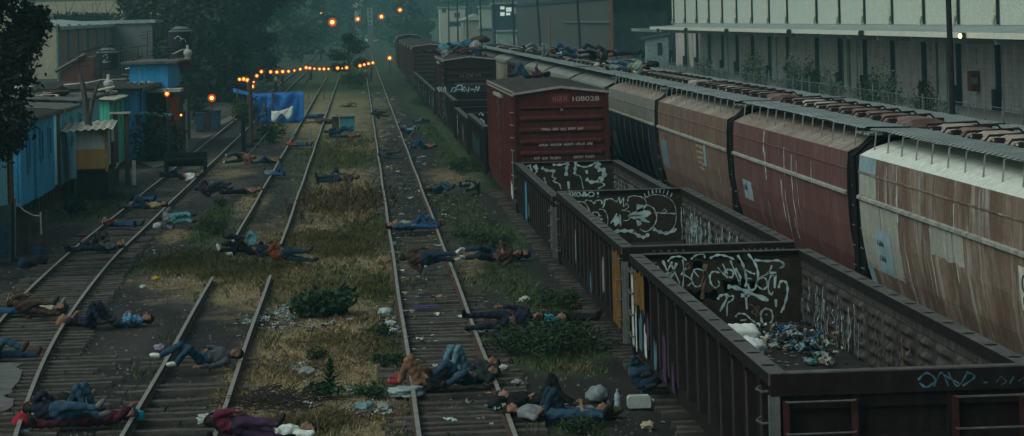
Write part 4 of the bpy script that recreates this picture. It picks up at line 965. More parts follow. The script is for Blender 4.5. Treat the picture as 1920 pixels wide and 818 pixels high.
# power line cables on the far poles
def cables(label, X, Y0, Y1, z, n, r=.03):
    root = thing('power_line', label, 'power line', (X, Y0, 0))
    for k in range(n):
        w = MB(); P = []
        ys_ = [wx_ for wx_ in np.linspace(0, Y1 - Y0, 40)]
        for q in ys_: P.append((-1.1 + 2.2 * k / max(1, n - 1), q, z - .5 * abs(math.sin(q / 45)) + .0))
        w.tube(P, r, 4, cap=False); w.build('cable', mat('cable_black', (.012, .012, .014), .8), root)
    return root
cables('sagging black power cables strung along the far poles', 20.3, 230, 600, 10.6, 4)
# tall dark corrugated shed
M_shed = weathered('shed_sheet', (.085, .085, .083), (.065, .055, .05), (.12, .125, .12), .6, .3, 2.0, .5, zs=.05)
sh = thing('corrugated_shed', 'tall dark grey corrugated shed with rust stains beyond the wagons', 'shed', (0, 0, 0))
Ya, Yb = px_on(1146, 60, 28).y, px_on(941, 60, 28).y
w = MB(); k = 0
for zz in (-.05, 8.6):
    Y = Ya; k = 0
    while Y < Yb: w.v.append((28 + (.12 if k % 4 in (1, 2) else 0), Y, zz)); Y += .25; k += 1
for i in range(k - 1): w.f.append((i, i + 1, k + i + 1, k + i)); w.m.append(0)
w.build('corrugated_wall', M_shed, sh)
w = MB(); w.b2((28.3, Ya + .3, 8.6), (50, Yb, 20)); w.build('upper_storey', mat('blue_grey_sheet', (.06, .08, .09), .85, var=.35, scale=.6), sh)
w = MB(); w.b2((27.8, Ya, 8.3), (28.3, Yb, 8.75)); w.build('dark_band', mat('dark_band', (.03, .04, .05), .85), sh)
w = MB(); w.b2((27.75, Ya, 5.6), (27.99, px_on(1060, 60, 28).y, 5.75)); w.build('girt', M_fence, sh)
w = MB(); w.b2((27.8, Ya - .3, 0), (28.2, Ya - .005, 8.2)); w.build('rusty_corner', mat('rust_orange', (.16, .075, .035), .9, var=.5, scale=1), sh)
w = MB(); w.b2((27.85, px_on(1032, 50, 28).y, 0), (27.98, px_on(1030, 50, 28).y, 6.5)); w.build('rust_streak', MATS['rust_orange'], sh)
w = MB(); w.b2((28, Yb, 0), (50, Yb + .3, 12)); w.build('far_wall', M_shed, sh)
M_rough = mat('rough_white_render', (.40, .45, .42), .95, var=.35, scale=1.2, bmp=.4)
bl = thing('white_block_building', 'white rough rendered block with rusty stains between shed and warehouse', 'building', (0, 0, 0))
Yw = Ya + 14; zt = px_on(1200, 23, 31).z
w = MB(); w.b2((28.3, Yw, -.05), (46, Yw + 12, zt)); w.build('wall', M_rough, bl)
w = MB(); w.b2((28.2, Yw - .1, zt), (46, Yw + 12, zt + .25)); w.build('roof_slab', mat('rusty_slab', (.16, .12, .10), .9, var=.5), bl)
w = MB(); w.b2((30.5, Yw + 3, zt + .25), (46, Yw + 12, zt + 4)); w.build('upper_storey', mat('slate_blue_wall', (.05, .08, .105), .85, var=.3), bl)
for q in (31.4, 33.1): w = MB(); w.b2((q, Yw + 2.9, zt + .4), (q + .1, Yw + 2.995, zt + 3.6)); w.build('post', M_fence, bl)
w = MB(); w.b2((31, Yw + 2.85, zt + 1.6), (33, Yw + 2.99, zt + 2.2)); w.build('pale_awning', mat('pale_awning', (.45, .47, .44), .8), bl)
w = MB(); w.b2((36, Yw - .03, zt - 2.0), (36.5, Yw - .005, zt)); w.b2((28.35, Yw - .03, zt - 4), (28.7, Yw - .005, zt)); w.build('rust_stain', MATS['rust_orange'], bl)
w = MB(); w.b2((28.25, Yw - .06, 0), (46, Yw - .01, 2.2)); w.build('dark_plinth', mat('blue_grey_plinth', (.07, .095, .115), .9, var=.3), bl)  # plinth in a darker blue-grey than the wall above
P = px_on(1232, 115, 30.5)
ht = thing('guard_hut', 'small pale hut with one window and a slanting roof by the fence', 'hut', (30.5, P.y, 0))
w = MB(); w.add([(-1.1, -1, 0), (1.1, -1, 0), (1.1, 1, 0), (-1.1, 1, 0), (-1.1, -1, 3.9), (1.1, -1, 4.1), (1.1, 1, 4.1), (-1.1, 1, 3.9)], [(0, 1, 5, 4), (1, 2, 6, 5), (2, 3, 7, 6), (3, 0, 4, 7), (4, 5, 6, 7)]); w.build('wall', mat('hut_wall', (.19, .25, .27), .85), ht)
w = MB(); w.add([(-1.5, -1.2, 3.85), (1.3, -1.2, 4.25), (1.3, 1.2, 4.25), (-1.5, 1.2, 3.85), (-1.5, -1.2, 4.05), (1.3, -1.2, 4.45), (1.3, 1.2, 4.45), (-1.5, 1.2, 4.05)], [(3, 2, 1, 0), (4, 5, 6, 7), (0, 1, 5, 4), (1, 2, 6, 5), (2, 3, 7, 6), (3, 0, 4, 7)]); w.build('roof', mat('hut_roof', (.05, .07, .085), .9), ht)
w = MB(); w.b2((-.05, -1.03, 2.2), (.45, -.985, 3.5)); w.build('window', mat('dark_window', (.02, .025, .03), .3), ht)
# far blocks in the haze on the right
def block(label, x0, x1, y0, y1, d, m, depth=12, wins=(), roof=None, name='building', gable=0):
    A, B_ = pd(x0, y1, d), pd(x1, y0, d); zt_ = pd((x0 + x1) / 2, y0, d).z
    root = thing(name, label, 'building', (A.x, A.y, 0)); W_ = (B_.x - A.x)
    w = MB(); w.b2((0, 0, -.2), (W_, depth, zt_)); w.build('wall', m, root)
    if gable: 
        w = MB(); w.add([(-.4, -.4, zt_), (W_ + .4, -.4, zt_), (W_ + .4, depth, zt_), (-.4, depth, zt_), (W_ * .6, -.4, zt_ + gable), (W_ * .6, depth, zt_ + gable)], [(0, 1, 4), (3, 5, 2), (0, 4, 5, 3), (4, 1, 2, 5)]); w.build('roof', roof or M_ctop, root)
    else:
        w = MB(); w.b2((-.3, -.3, zt_), (W_ + .3, depth, zt_ + .35)); w.build('roof', roof or M_ctop, root)
    for (a, b_, c, e, wm) in wins:
        p, q = pd(a, e, d), pd(b_, c, d); w = MB(); w.b2((p.x - A.x, -.05, pd(a, e, d).z), (q.x - A.x, -.005, pd(b_, c, d).z)); w.build('window', wm, root)
    return root
M_bg1 = mat('cream_far_wall', (.46, .44, .36), .9, var=.15); M_bg2 = mat('sage_far_wall', (.36, .42, .36), .9, var=.15); M_bg3 = mat('beige_far_wall', (.30, .27, .22), .9, var=.15); M_bg4 = mat('dark_blue_far_wall', (.03, .05, .075), .85, var=.25)
M_dw = mat('dark_window', (.02, .025, .03), .3); M_lw = emit('glowing_panes', (.62, .75, .68), .55)  # the bright panes emit a glow in place of daylight
block('cream two storey house with dark windows beyond the far poles', 826, 872, 15, 62, 640, M_bg1, wins=[(829, 836, 16, 24, M_dw), (852, 862, 24, 33, M_dw), (840, 870, 40, 50, M_dw), (842, 858, 18, 20, M_dw)])
block('beige house with pale pitched roof behind the far poles', 869, 906, 38, 78, 520, M_bg3, gable=1.3, roof=mat('pale_sheet_roof', (.40, .42, .38), .8))
block('pale green blank walled building next to the dark blue block', 904, 930, 14, 54, 470, M_bg2)
block('grey wall building below the pale green one', 904, 932, 54, 90, 465, mat('grey_far_wall', (.15, .18, .17), .9))
block('dark blue block with bright window panes beside the corrugated shed', 929, 971, 8, 60, 455, M_bg4, wins=[(938, 946, 12, 18, M_lw), (949, 959, 14, 22, M_lw), (938, 946, 23, 30, M_lw), (949, 957, 24, 29, M_lw), (962, 970, 14, 26, mat('pale_pane', (.35, .38, .33), .5))])
block('low mottled wall under the dark blue block', 932, 970, 60, 95, 452, mat('mottled_far_wall', (.28, .32, .29), .95, var=.5, scale=.5), depth=6)
block('small reddish gabled hut far left of the tracks', 574, 592, 71, 82, 640, mat('faded_red_wall', (.22, .10, .08), .9), depth=5, gable=1.2, name='far_hut')
block('grey hazy wall at the end of the right hand fence', 770, 828, 38, 66, 780, mat('hazy_wall', (.18, .22, .2), .9))
# tall white water tower stub and a lattice mast on the axis of the tracks
tw = thing('water_tower', 'pale tower with wider top rising out of the far trees', 'tower', (pd(672, 60, 820).x, 810, 0))
w = MB(); w.tube([(0, 0, 0), (0, 0, 11)], 1.0, 12); w.build('shaft', mat('tower_concrete', (.32, .32, .28), .9, var=.2), tw)
w = MB(); w.lathe((0, 0, 10), [(1.0, 0), (1.9, .8), (1.9, 2.8), (1.2, 3.3), (0, 3.4)], 14); w.build('tank', MATS['tower_concrete'], tw)
P = pd(694, 46, 600)
lm = thing('lattice_mast', 'pale green lattice mast standing between the street lamps', 'mast', (P.x, P.y, 0))
for s in (-1, 1): w = MB(); w.b2((s * .45 - .09, -.09, 5.5), (s * .45 + .09, .09, 9.6)); w.build('mast_leg', mat('pale_green_steel', (.33, .42, .34), .7), lm)
for k in range(8):
    w = MB(); z = 5.6 + k * .5; w.tube([(-.45, 0, z), (.45, 0, z + (.45 if k % 2 else 0))], .06, 4); w.build('brace', MATS['pale_green_steel'], lm)
w = MB(); w.b2((-.6, -.3, 0), (.6, .3, 5.5)); w.build('mast_base', mat('mast_base', (.12, .13, .12), .9), lm)
# vehicles far away on the crossing street
def vehicle(label, x, y, d, van, c):
    P = gp(x, y); P = pd(x, y, d); root = thing('parked_van' if van else 'parked_car', label, 'van' if van else 'car', (P.x, P.y, 0), 0)
    w = MB()
    pr = [(-.9, .35), (-.9, 1.0), (-.78, 1.15), (-.7, 2.1), (.7, 2.1), (.78, 1.15), (.9, 1.0), (.9, .35)] if van else [(-.88, .3), (-.88, .85), (-.62, 1.42), (.62, 1.42), (.88, .85), (.88, .3)]
    w.extrude(pr, 0, 4.4); w.build('body', c, root)
    g = MB(); zz = 1.25 if van else .95; g.b2((-.66, -.02, zz), (.66, -.004, zz + (.7 if van else .4))); g.build('windscreen', M_dw, root)
    for s in (-1, 1):
        g = MB(); g.b2((s * .5 - .17, -.03, .62), (s * .5 + .17, -.004, .8)); g.build('headlight', mat('headlight_glass', (.6, .6, .55), .3), root)
        for q in (.8, 3.5): t = MB(); t.tube([(s * .88, q, .33), (s * .7, q, .33)], .33, 12); t.build('wheel', M_under, root)
    return root
M_white = mat('white_vehicle_paint', (.62, .64, .6), .4, var=.08)
vehicle('white car coming along the far end of the left track', 628, 80, 700, False, M_white)
vehicle('pale van crossing at the end of the straight tracks', 690, 73, 760, True, M_white); vehicle('second pale car beside the crossing van', 703, 73, 765, False, M_white)
# ------------------------------------------------------------------ lamps
M_glow = emit('sodium_bulb', (1.0, .52, .16), 3.2); M_bulb = emit('string_bulb', (1.0, .42, .10), 2.6)
def halo_mat(name, c, s, a):
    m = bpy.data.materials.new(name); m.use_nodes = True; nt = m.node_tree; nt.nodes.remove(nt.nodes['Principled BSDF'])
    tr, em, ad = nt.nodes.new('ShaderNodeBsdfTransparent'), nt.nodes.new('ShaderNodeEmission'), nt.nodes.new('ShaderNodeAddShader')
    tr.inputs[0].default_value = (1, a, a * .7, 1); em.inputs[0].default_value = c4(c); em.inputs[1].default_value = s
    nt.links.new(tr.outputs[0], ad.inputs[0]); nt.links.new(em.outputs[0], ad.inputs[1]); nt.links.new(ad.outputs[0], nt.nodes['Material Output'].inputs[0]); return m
M_halo = halo_mat('orange_lamp_halo', (1.0, .10, .012), .24, .9)  # see-through orange emission that imitates the bloom around a light
def lamp(label, x, y, d, r, gnd=True, hood=None, pole_h=None):
    P = pd(x, y, d); root = thing('street_lamp', label, 'street lamp', (P.x, P.y, 0 if gnd else P.z), 0)
    z = P.z if gnd else 0
    w = MB(); w.ball((0, 0, z), r * .55, 14, 10); b_ = w.build('bulb', M_glow, root, smooth=True)
    w = MB(); w.ball((0, 0, z), r * 1.15, 18, 12); w.build('halo_shell', M_halo, root, smooth=True)  # added glowing shell as the lamp's halo, no real glass
    w = MB()
    if gnd: w.tube([(0, r * 1.2, 0), (0, r * 1.2, z + r * 1.3), (0, 0, z + r * 1.2)], max(.05, d * 1.2e-4), 6)
    else: w.tube([(0, 0, r * .8), (0, .3, r * 1.6)], .02, 5)
    w.build('lamp_post', M_lampoff, root); return root
lamp('biggest orange street lamp left of the pale tower', 623, 42, 420, .62); lamp('orange street lamp below the pale tower', 671, 36, 560, .55); lamp('orange street lamp right of the lattice mast', 715, 31.5, 560, .6)
lamp('highest orange street lamp at the far end of the yard', 750, 19, 600, .58); lamp('small orange lamp just under the highest one', 756, 34, 620, .48); lamp('tiny orange lamp far to the left, half hidden by trees', 602, 25.5, 700, .42)
lamp('orange lamp low beside the far boxcars', 730.5, 109, 300, .27); lamp('orange lamp hanging over the brown shack doorway', 313, 176, 121, .13); lamp('bright orange lamp over the lane by the blue bins', 397, 184, 190, .26); lamp('small red orange lamp on the orange door post', 339.5, 216, 124, .07)
# festoon of bulbs across the yard
SB = [(449, 149, 5), (457, 148.5, 6), (464, 150.5, 6), (470, 161, 6), (473, 162.5, 6), (475.5, 154, 3), (481.5, 142.5, 6), (490, 134.5, 6), (507.5, 135, 6), (519, 135.5, 6), (530, 134.5, 6), (541, 134, 5), (552, 132.5, 4), (563, 130, 5), (574, 127, 6), (581, 128, 5), (589.5, 129, 4), (599, 129.5, 5), (607.5, 129.5, 5), (616, 129.5, 4), (633, 128, 6), (641.5, 128.5, 3), (650, 127, 6), (675, 123.5, 6), (683, 121.5, 5), (691, 119.5, 5), (699, 118, 5)]
ls = thing('festoon_lights', 'string of glowing orange bulbs sagging right across the tracks', 'festoon lights', (0, 0, 0)); pts = []
for x, y, s in SB:
    P = pd(x, y, 215 if x > 480 else 190); pts.append(P + Vector((0, 0, .14)))
    w = MB(); w.ball((0, 0, 0), .022 * s * .8, 10, 7); bo = w.build('bulb', M_bulb, ls, loc=P, smooth=True)
    g = MB(); g.ball((0, 0, 0), .024 * s * 1.35, 12, 8); g.build('bulb_halo', M_halo, bo, smooth=True)  # each bulb gets an added emissive shell for its halo
w = MB(); w.tube(sorted(pts, key=lambda p: p.x), .012, 4, cap=False); w.build('cable', MATS['cable_black'], ls)
for x, y, d in [(495, 134, 216), (524, 134, 216), (577, 127, 216), (463, 150, 192), (606, 129, 216)]:
    P = pd(x, y, d); r_ = thing('festoon_post', {495: 'thin wooden post left of the white shirted walker', 524: 'thin post right of the white shirted walker', 577: 'thin post holding the lights by the left track', 463: 'thin post above the blue tarpaulin', 606: 'thin post near the seated figures under the lights'}[x], 'post', (P.x, P.y, 0)); w = MB(); w.tube([(0, 0, 0), (.03, 0, P.z + .3)], .055, 6); w.build('timber', mat('grey_timber', (.11, .09, .075), .9, var=.4), r_)
# ------------------------------------------------------------------ left side: shacks
M_bw = weathered('blue_planks', (.05, .37, .66), (.045, .19, .30), (.40, .62, .68), .35, .35, 3.5, .6, zs=.3)
M_bw2 = weathered('pale_blue_planks', (.20, .54, .66), (.13, .28, .33), (.56, .68, .70), .35, .4, 3.5, .6, zs=.3)
M_bluep = weathered('bright_blue_planks', (.04, .34, .66), (.03, .16, .30), (.35, .55, .7), .35, .3, 3.5, .5, zs=.3)
M_green = weathered('mint_green_boards', (.10, .60, .42), (.08, .32, .23), (.42, .66, .54), .35, .3, 3.5, .5, zs=.3)
M_tarp_roof = mat('tar_roof', (.04, .038, .036), .9, var=.4, scale=2, bmp=.2)
M_sheet = mat('corrugated_sheet_pale', (.38, .36, .30), .8, .1, .3, 3)
M_sheetd = mat('corrugated_sheet_grey', (.11, .105, .10), .8, .1, .45, 2)
M_wood = weathered('brown_boards', (.085, .055, .038), (.045, .03, .024), (.15, .12, .10), .5, .3, 3, .6, zs=.4)
M_redb = weathered('red_boards', (.12, .045, .035), (.07, .03, .025), (.2, .1, .08), .5, .3, 3, .6, zs=.4)
M_dkwin = mat('shadow_opening', (.012, .014, .016), .9)
M_wht = weathered('white_board', (.44, .45, .42), (.25, .25, .23), (.54, .54, .5), .4, .3, 2, .5)
def plankwall(w, P0, P1, z0, z1, th=.08, board=.16, rg=None, mi=0):
    "a wall of upright boards between two ground points"
    rg = rg or random.Random(4); P0, P1 = Vector((P0[0], P0[1], 0)), Vector((P1[0], P1[1], 0)); D = P1 - P0; L = D.length; t = D / L; n = Vector((t.y, -t.x, 0)); k = max(1, int(L / board))
    for i in range(k):
        a, b_ = P0 + t * (L * i / k + .004), P0 + t * (L * (i + 1) / k - .004); q = rg.uniform(0, .018); zz0 = z0 + rg.uniform(-.04, .04)
        f, g = n * q, n * (-th)
        w.add([tuple(v) for v in [a + f + Vector((0, 0, zz0)), b_ + f + Vector((0, 0, zz0)), b_ + g + Vector((0, 0, zz0)), a + g + Vector((0, 0, zz0)), a + f + Vector((0, 0, z1)), b_ + f + Vector((0, 0, z1)), b_ + g + Vector((0, 0, z1)), a + g + Vector((0, 0, z1))]], [(0, 1, 5, 4), (1, 2, 6, 5), (2, 3, 7, 6), (3, 0, 4, 7), (4, 5, 6, 7), (3, 2, 1, 0)], mi)
def corr_sheet(w, c, ux, uy, nx=12, amp=.03, mi=0, th=.02):
    "corrugated sheet: corner c, ux across the waves, uy along them"
    c, ux, uy = Vector(c), Vector(ux), Vector(uy); n = ux.cross(uy).normalized(); o = len(w.v); k = nx * 6
    for i in range(k + 1):
        p = c + ux * (i / k) + n * (amp * math.sin(2 * math.pi * i / 6)); w.v += [tuple(p), tuple(p + uy), tuple(p - n * th), tuple(p + uy - n * th)]
    for i in range(k):
        a = o + 4 * i; w.f += [(a, a + 4, a + 5, a + 1), (a + 2, a + 3, a + 7, a + 6), (a, a + 2, a + 6, a + 4), (a + 1, a + 5, a + 7, a + 3)]; w.m += [mi] * 4
def house(name, label, X, Y0, Y1, z0, z1, back, wallm, roofm, slope=.25, over=.25, wins=(), doors=(), cat='shack', front=True, roofkind='flat', stilts=False, sub=None):
    "shack whose long side faces the track at X, running from Y0 to Y1, 'back' metres deep"
    root = thing(name, label, cat, (X, Y0, 0)); L = Y1 - Y0; rg = random.Random(int(Y0 * 13))
    w = MB(); plankwall(w, (0, 0), (0, L), z0, z1, rg=rg); w.build('front_wall', wallm, root)
    w = MB(); plankwall(w, (-back, 0), (-.09, 0), z0, z1, rg=rg); w.build('near_end_wall', sub or wallm, root)
    w = MB(); plankwall(w, (-.09, L), (-back, L), z0, z1, rg=rg); plankwall(w, (-back, L - .1), (-back, .1), z0, z1, rg=rg); w.build('rear_wall', wallm, root)
    w = MB()
    corr_sheet(w, (over, -over, z1 + .04), (0, L + 2 * over, 0), (-back - 2 * over, 0, slope), int(L / .35), .035); w.build('roof', roofm, root)
    ed = MB(); ed.b2((over - .02, -over, z1 - .09), (over + .03, L + over, z1 + .02)); ed.build('eave_board', mat('eave_timber', (.10, .085, .07), .9, var=.4), root)
    for (a, b_, zz0, zz1) in wins:
        f = MB(); f.b2((.02, a, zz0), (.05, b_, zz1)); fo = f.build('window', M_dkwin, root)
        g = MB(); 
        for (p, q) in (((.02, a - .07, zz0 - .07), (.085, a, zz1 + .07)), ((.02, b_, zz0 - .07), (.085, b_ + .07, zz1 + .07)), ((.02, a, zz1), (.085, b_, zz1 + .07)), ((.02, a, zz0 - .08), (.11, b_, zz0))): g.b2(p, q)
        g.build('frame', sub or wallm, fo)
    for (a, b_, zz, dm) in doors:
        f = MB(); f.b2((.02, a, z0), (.07, b_, zz)); fo = f.build('door', dm, root)
    if stilts:
        w = MB(); w.b2((-back + .2, .1, .02), (-.25, L - .1, z0)); w.build('base', M_under, root)
        for q in np.arange(.4, L, 2.2): s_ = MB(); s_.b2((-.2, q - .1, -.02), (.0, q + .1, z0)); s_.build('stilt', M_wood, root)
    return root
XS = -11.27
ya, yb = px_on(-60, 300, XS).y, 85.4
house('blue_shack', 'peeling white and pale blue plank dwelling nearest the bridge, behind the dark tree', XS, 70, px_on(27, 400, XS).y, .35, 3.5, 3.4, M_bw2, M_tarp_roof, wins=[(4, 4.6, 1.6, 2.6)], doors=[(12.2, 13.2, 3.0, M_redb)])
Y0 = px_on(40, 390, XS).y; Y1 = px_on(103, 350, XS).y
house('blue_shack', 'long blue plank wagon home on stilts with narrow dark windows', XS, Y0, Y1, .62, 3.42, 3.2, M_bw, M_tarp_roof, wins=[(1.7, 2.1, 1.7, 2.75), (5.2, 5.7, 1.9, 2.9), (7.5, 8.0, 1.95, 2.9), (3.7, 3.78, .7, 3.3)], stilts=True)
house('blue_shack', 'second blue plank wagon home with flapping shutters, left of the bare trunk', XS, px_on(113, 345, XS).y, px_on(141, 332, XS).y, .62, 3.42, 3.2, M_bw2, M_sheetd, wins=[(1.2, 1.7, 1.9, 2.9), (3.8, 4.2, 2.0, 3.0)], doors=[(-.95, -.2, 3.3, M_wood)], stilts=True)
house('blue_shack', 'pale blue boarded home half hidden by the bare trunk', XS - .1, 102.2, 112.5, .5, 3.55, 3.2, M_bw2, M_sheetd, wins=[(2, 2.5, 2.0, 3.0), (5, 5.5, 2.0, 3.0)])
# kiosk with pale wavy roof
kx0, kx1, ky = px_on(166, 330, 0).x, 0, 114.4
A = gp(150, 372); B_ = gp(205, 374)
kx = B_.x
ko = thing('kiosk', 'small kiosk with wavy pale roof, white upper and tan lower front', 'kiosk', (B_.x, B_.y, 1.0)); ko.scale = (1, 1, .58); KW = B_.x - A.x; KD = 3.0
w = MB(); w.b2((-KW, 0, 1.55), (-.12, .06, 2.75)); w.build('white_panel', M_wht, ko)
w = MB(); w.b2((-KW, -.02, .28), (-.12, .06, 1.545)); w.build('tan_panel', weathered('tan_board', (.36, .21, .07), (.2, .12, .05), (.3, .22, .12), .4, .3, 3, .5), ko)
w = MB(); w.b2((-.12, -.04, .1), (0, .08, 2.95)); w.add([(-.12, -.05, 2.75), (-.45, -.05, 2.75), (-.12, -.05, 2.3)], [(0, 1, 2)]); w.build('corner_post', mat('tan_timber', (.22, .13, .05), .85, var=.3), ko)
w = MB(); w.b2((-.04, .09, .5), (.02, .75, 2.7)); w.b2((-.04, .9, 1.9), (.02, 2.2, 2.9)); w.build('white_board', M_wht, ko)
w = MB(); w.b2((-.05, .8, .3), (.0, 2.2, 1.85)); w.build('brown_board', M_wood, ko); w = MB(); w.b2((.0, .78, .2), (.05, .88, 2.9)); w.b2((.0, 1.5, .3), (.04, 1.58, 1.9)); w.build('batten', M_dkwin, ko)
w = MB(); w.b2((-KW, .1, .1), (-KW + .08, KD, 2.8)); w.b2((-KW, KD - .08, .1), (0, KD, 2.8)); w.build('rear_wall', M_wood, ko); w = MB(); w.b2((-KW, .12, -1.72), (-.05, KD, .1)); w.build('base', M_under, ko)
w = MB(); corr_sheet(w, (-KW - .5, -.45, 2.78), (KW + .75, 0, .12), (0, 2.0, .42), 7, .06); w.build('roof', M_sheet, ko)
ex = thing('lean_to', 'pair of dark posts with a small pale cap board right of the kiosk', 'lean-to', (gp(234, 346).x, gp(234, 346).y, 0))
for q, x in ((0, .12), (0, -.32)): w = MB(); w.b2((x - .1, q - .08, 0), (x + .1, q + .08, 2.9)); w.build('post', M_wood, ex)
w = MB(); w.b2((-.55, -.2, 2.9), (.3, .3, 2.97)); w.build('roof', M_sheet, ex); w = MB(); w.tube([(-.9, -.7, 0), (-.2, -.3, .9)], .06); w.b2((.35, -.45, .0), (.5, -.4, 1.0)); w.build('loose_board', M_wht, ex)
Yg0, Yg1 = px_on(207, 300, -11.4).y, px_on(255, 262, -11.4).y
house('green_house', 'mint green boarded house with four narrow windows under a ragged roof', -11.4, Yg0, Yg1, .05, px_on(215, 186, -11.4).z, 6.0, M_green, M_sheet, slope=.5, wins=[(2.2, 2.9, 1.9, 3.1), (4.6, 5.3, 1.9, 3.1), (9.5, 10.4, 1.6, 3.2), (13, 14, 1.8, 3.2)])
Yc0 = px_on(243, 300, -11.15).y
house('blue_house', 'blue slatted house with a black flat roof before the dark bushes', -11.1, Yc0 + .6, px_on(290, 260, -11.1).y, .05, px_on(262, 162, -11.1).z, 4.5, M_bluep, M_tarp_roof, slope=.1, over=.7, wins=[(4.5, 5.5, 2.0, 3.6), (8, 9, 2.0, 3.6)], sub=M_bw)
aw = thing('awning', 'pale small awning sticking out of the blue slatted house', 'awning', (-11.0, px_on(258, 218, -11).y, px_on(258, 219, -11).z)); w = MB(); w.add([(0, 0, .1), (1.5, 0, -.05), (1.5, 3, -.05), (0, 3, .1), (0, 0, .16), (1.5, 0, .0), (1.5, 3, 0), (0, 3, .16)], [(3, 2, 1, 0), (4, 5, 6, 7), (0, 1, 5, 4), (1, 2, 6, 5), (2, 3, 7, 6), (3, 0, 4, 7)]); w.build('canvas', M_bw2, aw)
for q in (.2, 2.8): w = MB(); w.tube([(1.4, q, -.05), (.05, q, -.9)], .03, 5); w.build('strut', M_fence, aw)
# brown shack with blue upper storey, tank tower on top
Yd0 = gp(333, 281).y
bs = thing('brown_shack', 'brown shack with blue upper boards and an orange door post', 'shack', (-9.75, Yd0, 0))
w = MB(); plankwall(w, (0, 0), (0, 13), 0, 3.2); w.build('front_wall', M_wood, bs)
w = MB(); w.b2((-3.2, .0, 0), (-.1, .1, 3.0)); w.build('near_wall', M_dkwin, bs)
w = MB(); plankwall(w, (-2.3, 1.0), (-.3, 1.0), 3.1, 4.45, board=.3); plankwall(w, (-.3, 1.0), (-.3, 10), 3.1, 4.45, board=.3); w.build('blue_upper_wall', M_bluep, bs)
w = MB(); w.b2((-2.7, .6, 4.5), (.2, 11, 4.62)); w.build('roof', M_sheetd, bs)
w = MB(); w.b2((-2.6, -1.6, 3.05), (.5, .9, 3.2)); corr_sheet(w, (-2.8, -1.7, 3.25), (1.8, 0, .1), (0, 2.4, .25), 5, .05); w.build('porch_roof', M_sheet, bs)
w = MB(); w.b2((-.2, -.5, 0), (.28, -.1, 2.75)); w.build('orange_post', mat('orange_red_paint', (.48, .08, .03), .8, var=.3, scale=3), bs)
w = MB(); w.b2((.58, .6, 0), (.68, .7, 2.6)); w.build('white_post', M_wht, bs); w = MB(); w.b2((.5, .4, 2.0), (.7, .55, 2.4)); w.build('meter_box', M_wht, bs)
def water_tank(label, x, y, d, legs, mark, hz=1.0):
    P = pd(x, y, d); root = thing('water_tank', label, 'water tank', (P.x, P.y, P.z))
    w = MB(); w.lathe((0, 0, 0), [(0, 0), (.62, 0), (.66, .08), (.66, 1.0), (.6, 1.1), (.28, 1.28), (.26, 1.38), (0, 1.38)], 18); w.build('tank', mat('black_plastic_tank', (.018, .02, .024), .5, var=.3), root)
    w = MB(); w.lathe((0, 0, 0), [(.665, .98), (.68, 1.02), (.5, 1.16), (.28, 1.285)], 18); w.build('grey_shoulder', mat('grey_shoulder_plastic', (.12, .14, .15), .8), root)  # shoulder ring in a lighter grey than the tank body
    strokes('painted_mark', mark, lambda a, c, th: (a, -math.sqrt(max(.01, .67 ** 2 - a * a)) - .01, c), M_graf, root, .05)
    if legs:
        for s in (-1, 1):
            for q in (-.35, .35): w = MB(); w.b2((s * .42 - .07, q - .07, -legs), (s * .42 + .07, q + .07, -.06)); w.build('tower_leg', M_redb, root)
        w = MB(); w.b2((-.65, -.6, -.06), (.65, .6, 0)); w.build('platform', M_wood, root); w = MB(); w.b2((-.3, -.45, -legs), (.3, .2, -legs + .6)); w.build('red_crate', mat('red_crate_paint', (.28, .04, .03), .8), root)
    return root
water_tank('black water tank on a red tower above the brown shack', 339, 93, 143, 1.05, [[(-.3, .6), (-.1, .75), (.1, .6)], [(0, .5), (.2, .6), (.35, .4)]]); water_tank('black water tank marked with a pale scribble, standing on the roofs', 202, 131, 150, 0, [[(-.2, .8), (0, .9), (.05, .7), (-.2, .45), (.25, .5)]])
def security_lamp(label, x, y, d, ax, ay):
    P = pd(x, y, d); Q = pd(ax, ay, d); root = thing('yard_lamp', label, 'yard lamp', P)
    k = d / 130
    w = MB(); w.lathe((0, 0, 0), [(0, -.32), (.14, -.32), (.24, -.12), (.24, .0), (.2, .06), (.09, .12), (.08, .36), (0, .38)], 14); w.build('white_shade', M_wht, root)
    w = MB(); w.lathe((0, 0, -.325), [(0, -.16), (.16, -.12), (.2, 0), (0, 0.0)], 12); w.build('glass', mat('milky_glass', (.35, .38, .34), .3), root)
    w = MB(); w.tube([(0, 0, .12), (-.3, 0, .12), Q - P], .035, 6); w.build('arm', M_wht, root); return root
security_lamp('white shaded yard lamp on a long arm over the green house roof', 203.5, 154, 122, 157, 157); security_lamp('white shaded yard lamp on an arm by the red tank tower', 352, 97, 142, 323, 102)
# stuff on and behind the roofs
bar = thing('barn', 'reddish barn with a sloping roof end behind the blue homes', 'barn', (0, 0, 0)); d = 160
a = [pd(112, 150, d), pd(175, 150, d), pd(175, 108, d), pd(160, 106, d), pd(116, 134, d)]
w = MB(); nn = len(a); w.add([tuple(p) for p in a] + [tuple(p + Vector((0, 6, 0))) for p in a] + [(a[0].x, a[0].y, 0), (a[1].x, a[1].y, 0)], [(0, 1, 2, 3, 4), (4, 3, 8, 9), (3, 2, 7, 8), (1, 6, 7, 2), (0, 10, 11, 1)]); w.build('wall', M_redb, bar)
w = MB(); w.tube([a[4] + Vector((-.4, -.1, .0)), a[3] + Vector((0, -.1, .12))], .12, 4); w.build('roof_edge', M_sheetd, bar)
bgd = thing('brick_workshop', 'big workshop with orange panels between blue pillars and a grey end', 'workshop', (0, 0, 0))
XA = pd(213, 60, 225).x; YA = 225
zt = pd(213, 45, 225).z; zb_ = pd(290, 130, 225).z
P2 = pd(105, 66, 176)
w = MB(); w.b2((XA, YA, 0), (pd(288, 60, 225).x, YA + 10, zt)); w.build('grey_wall', mat('grey_render', (.145, .15, .15), .9, var=.25, scale=.8), bgd)
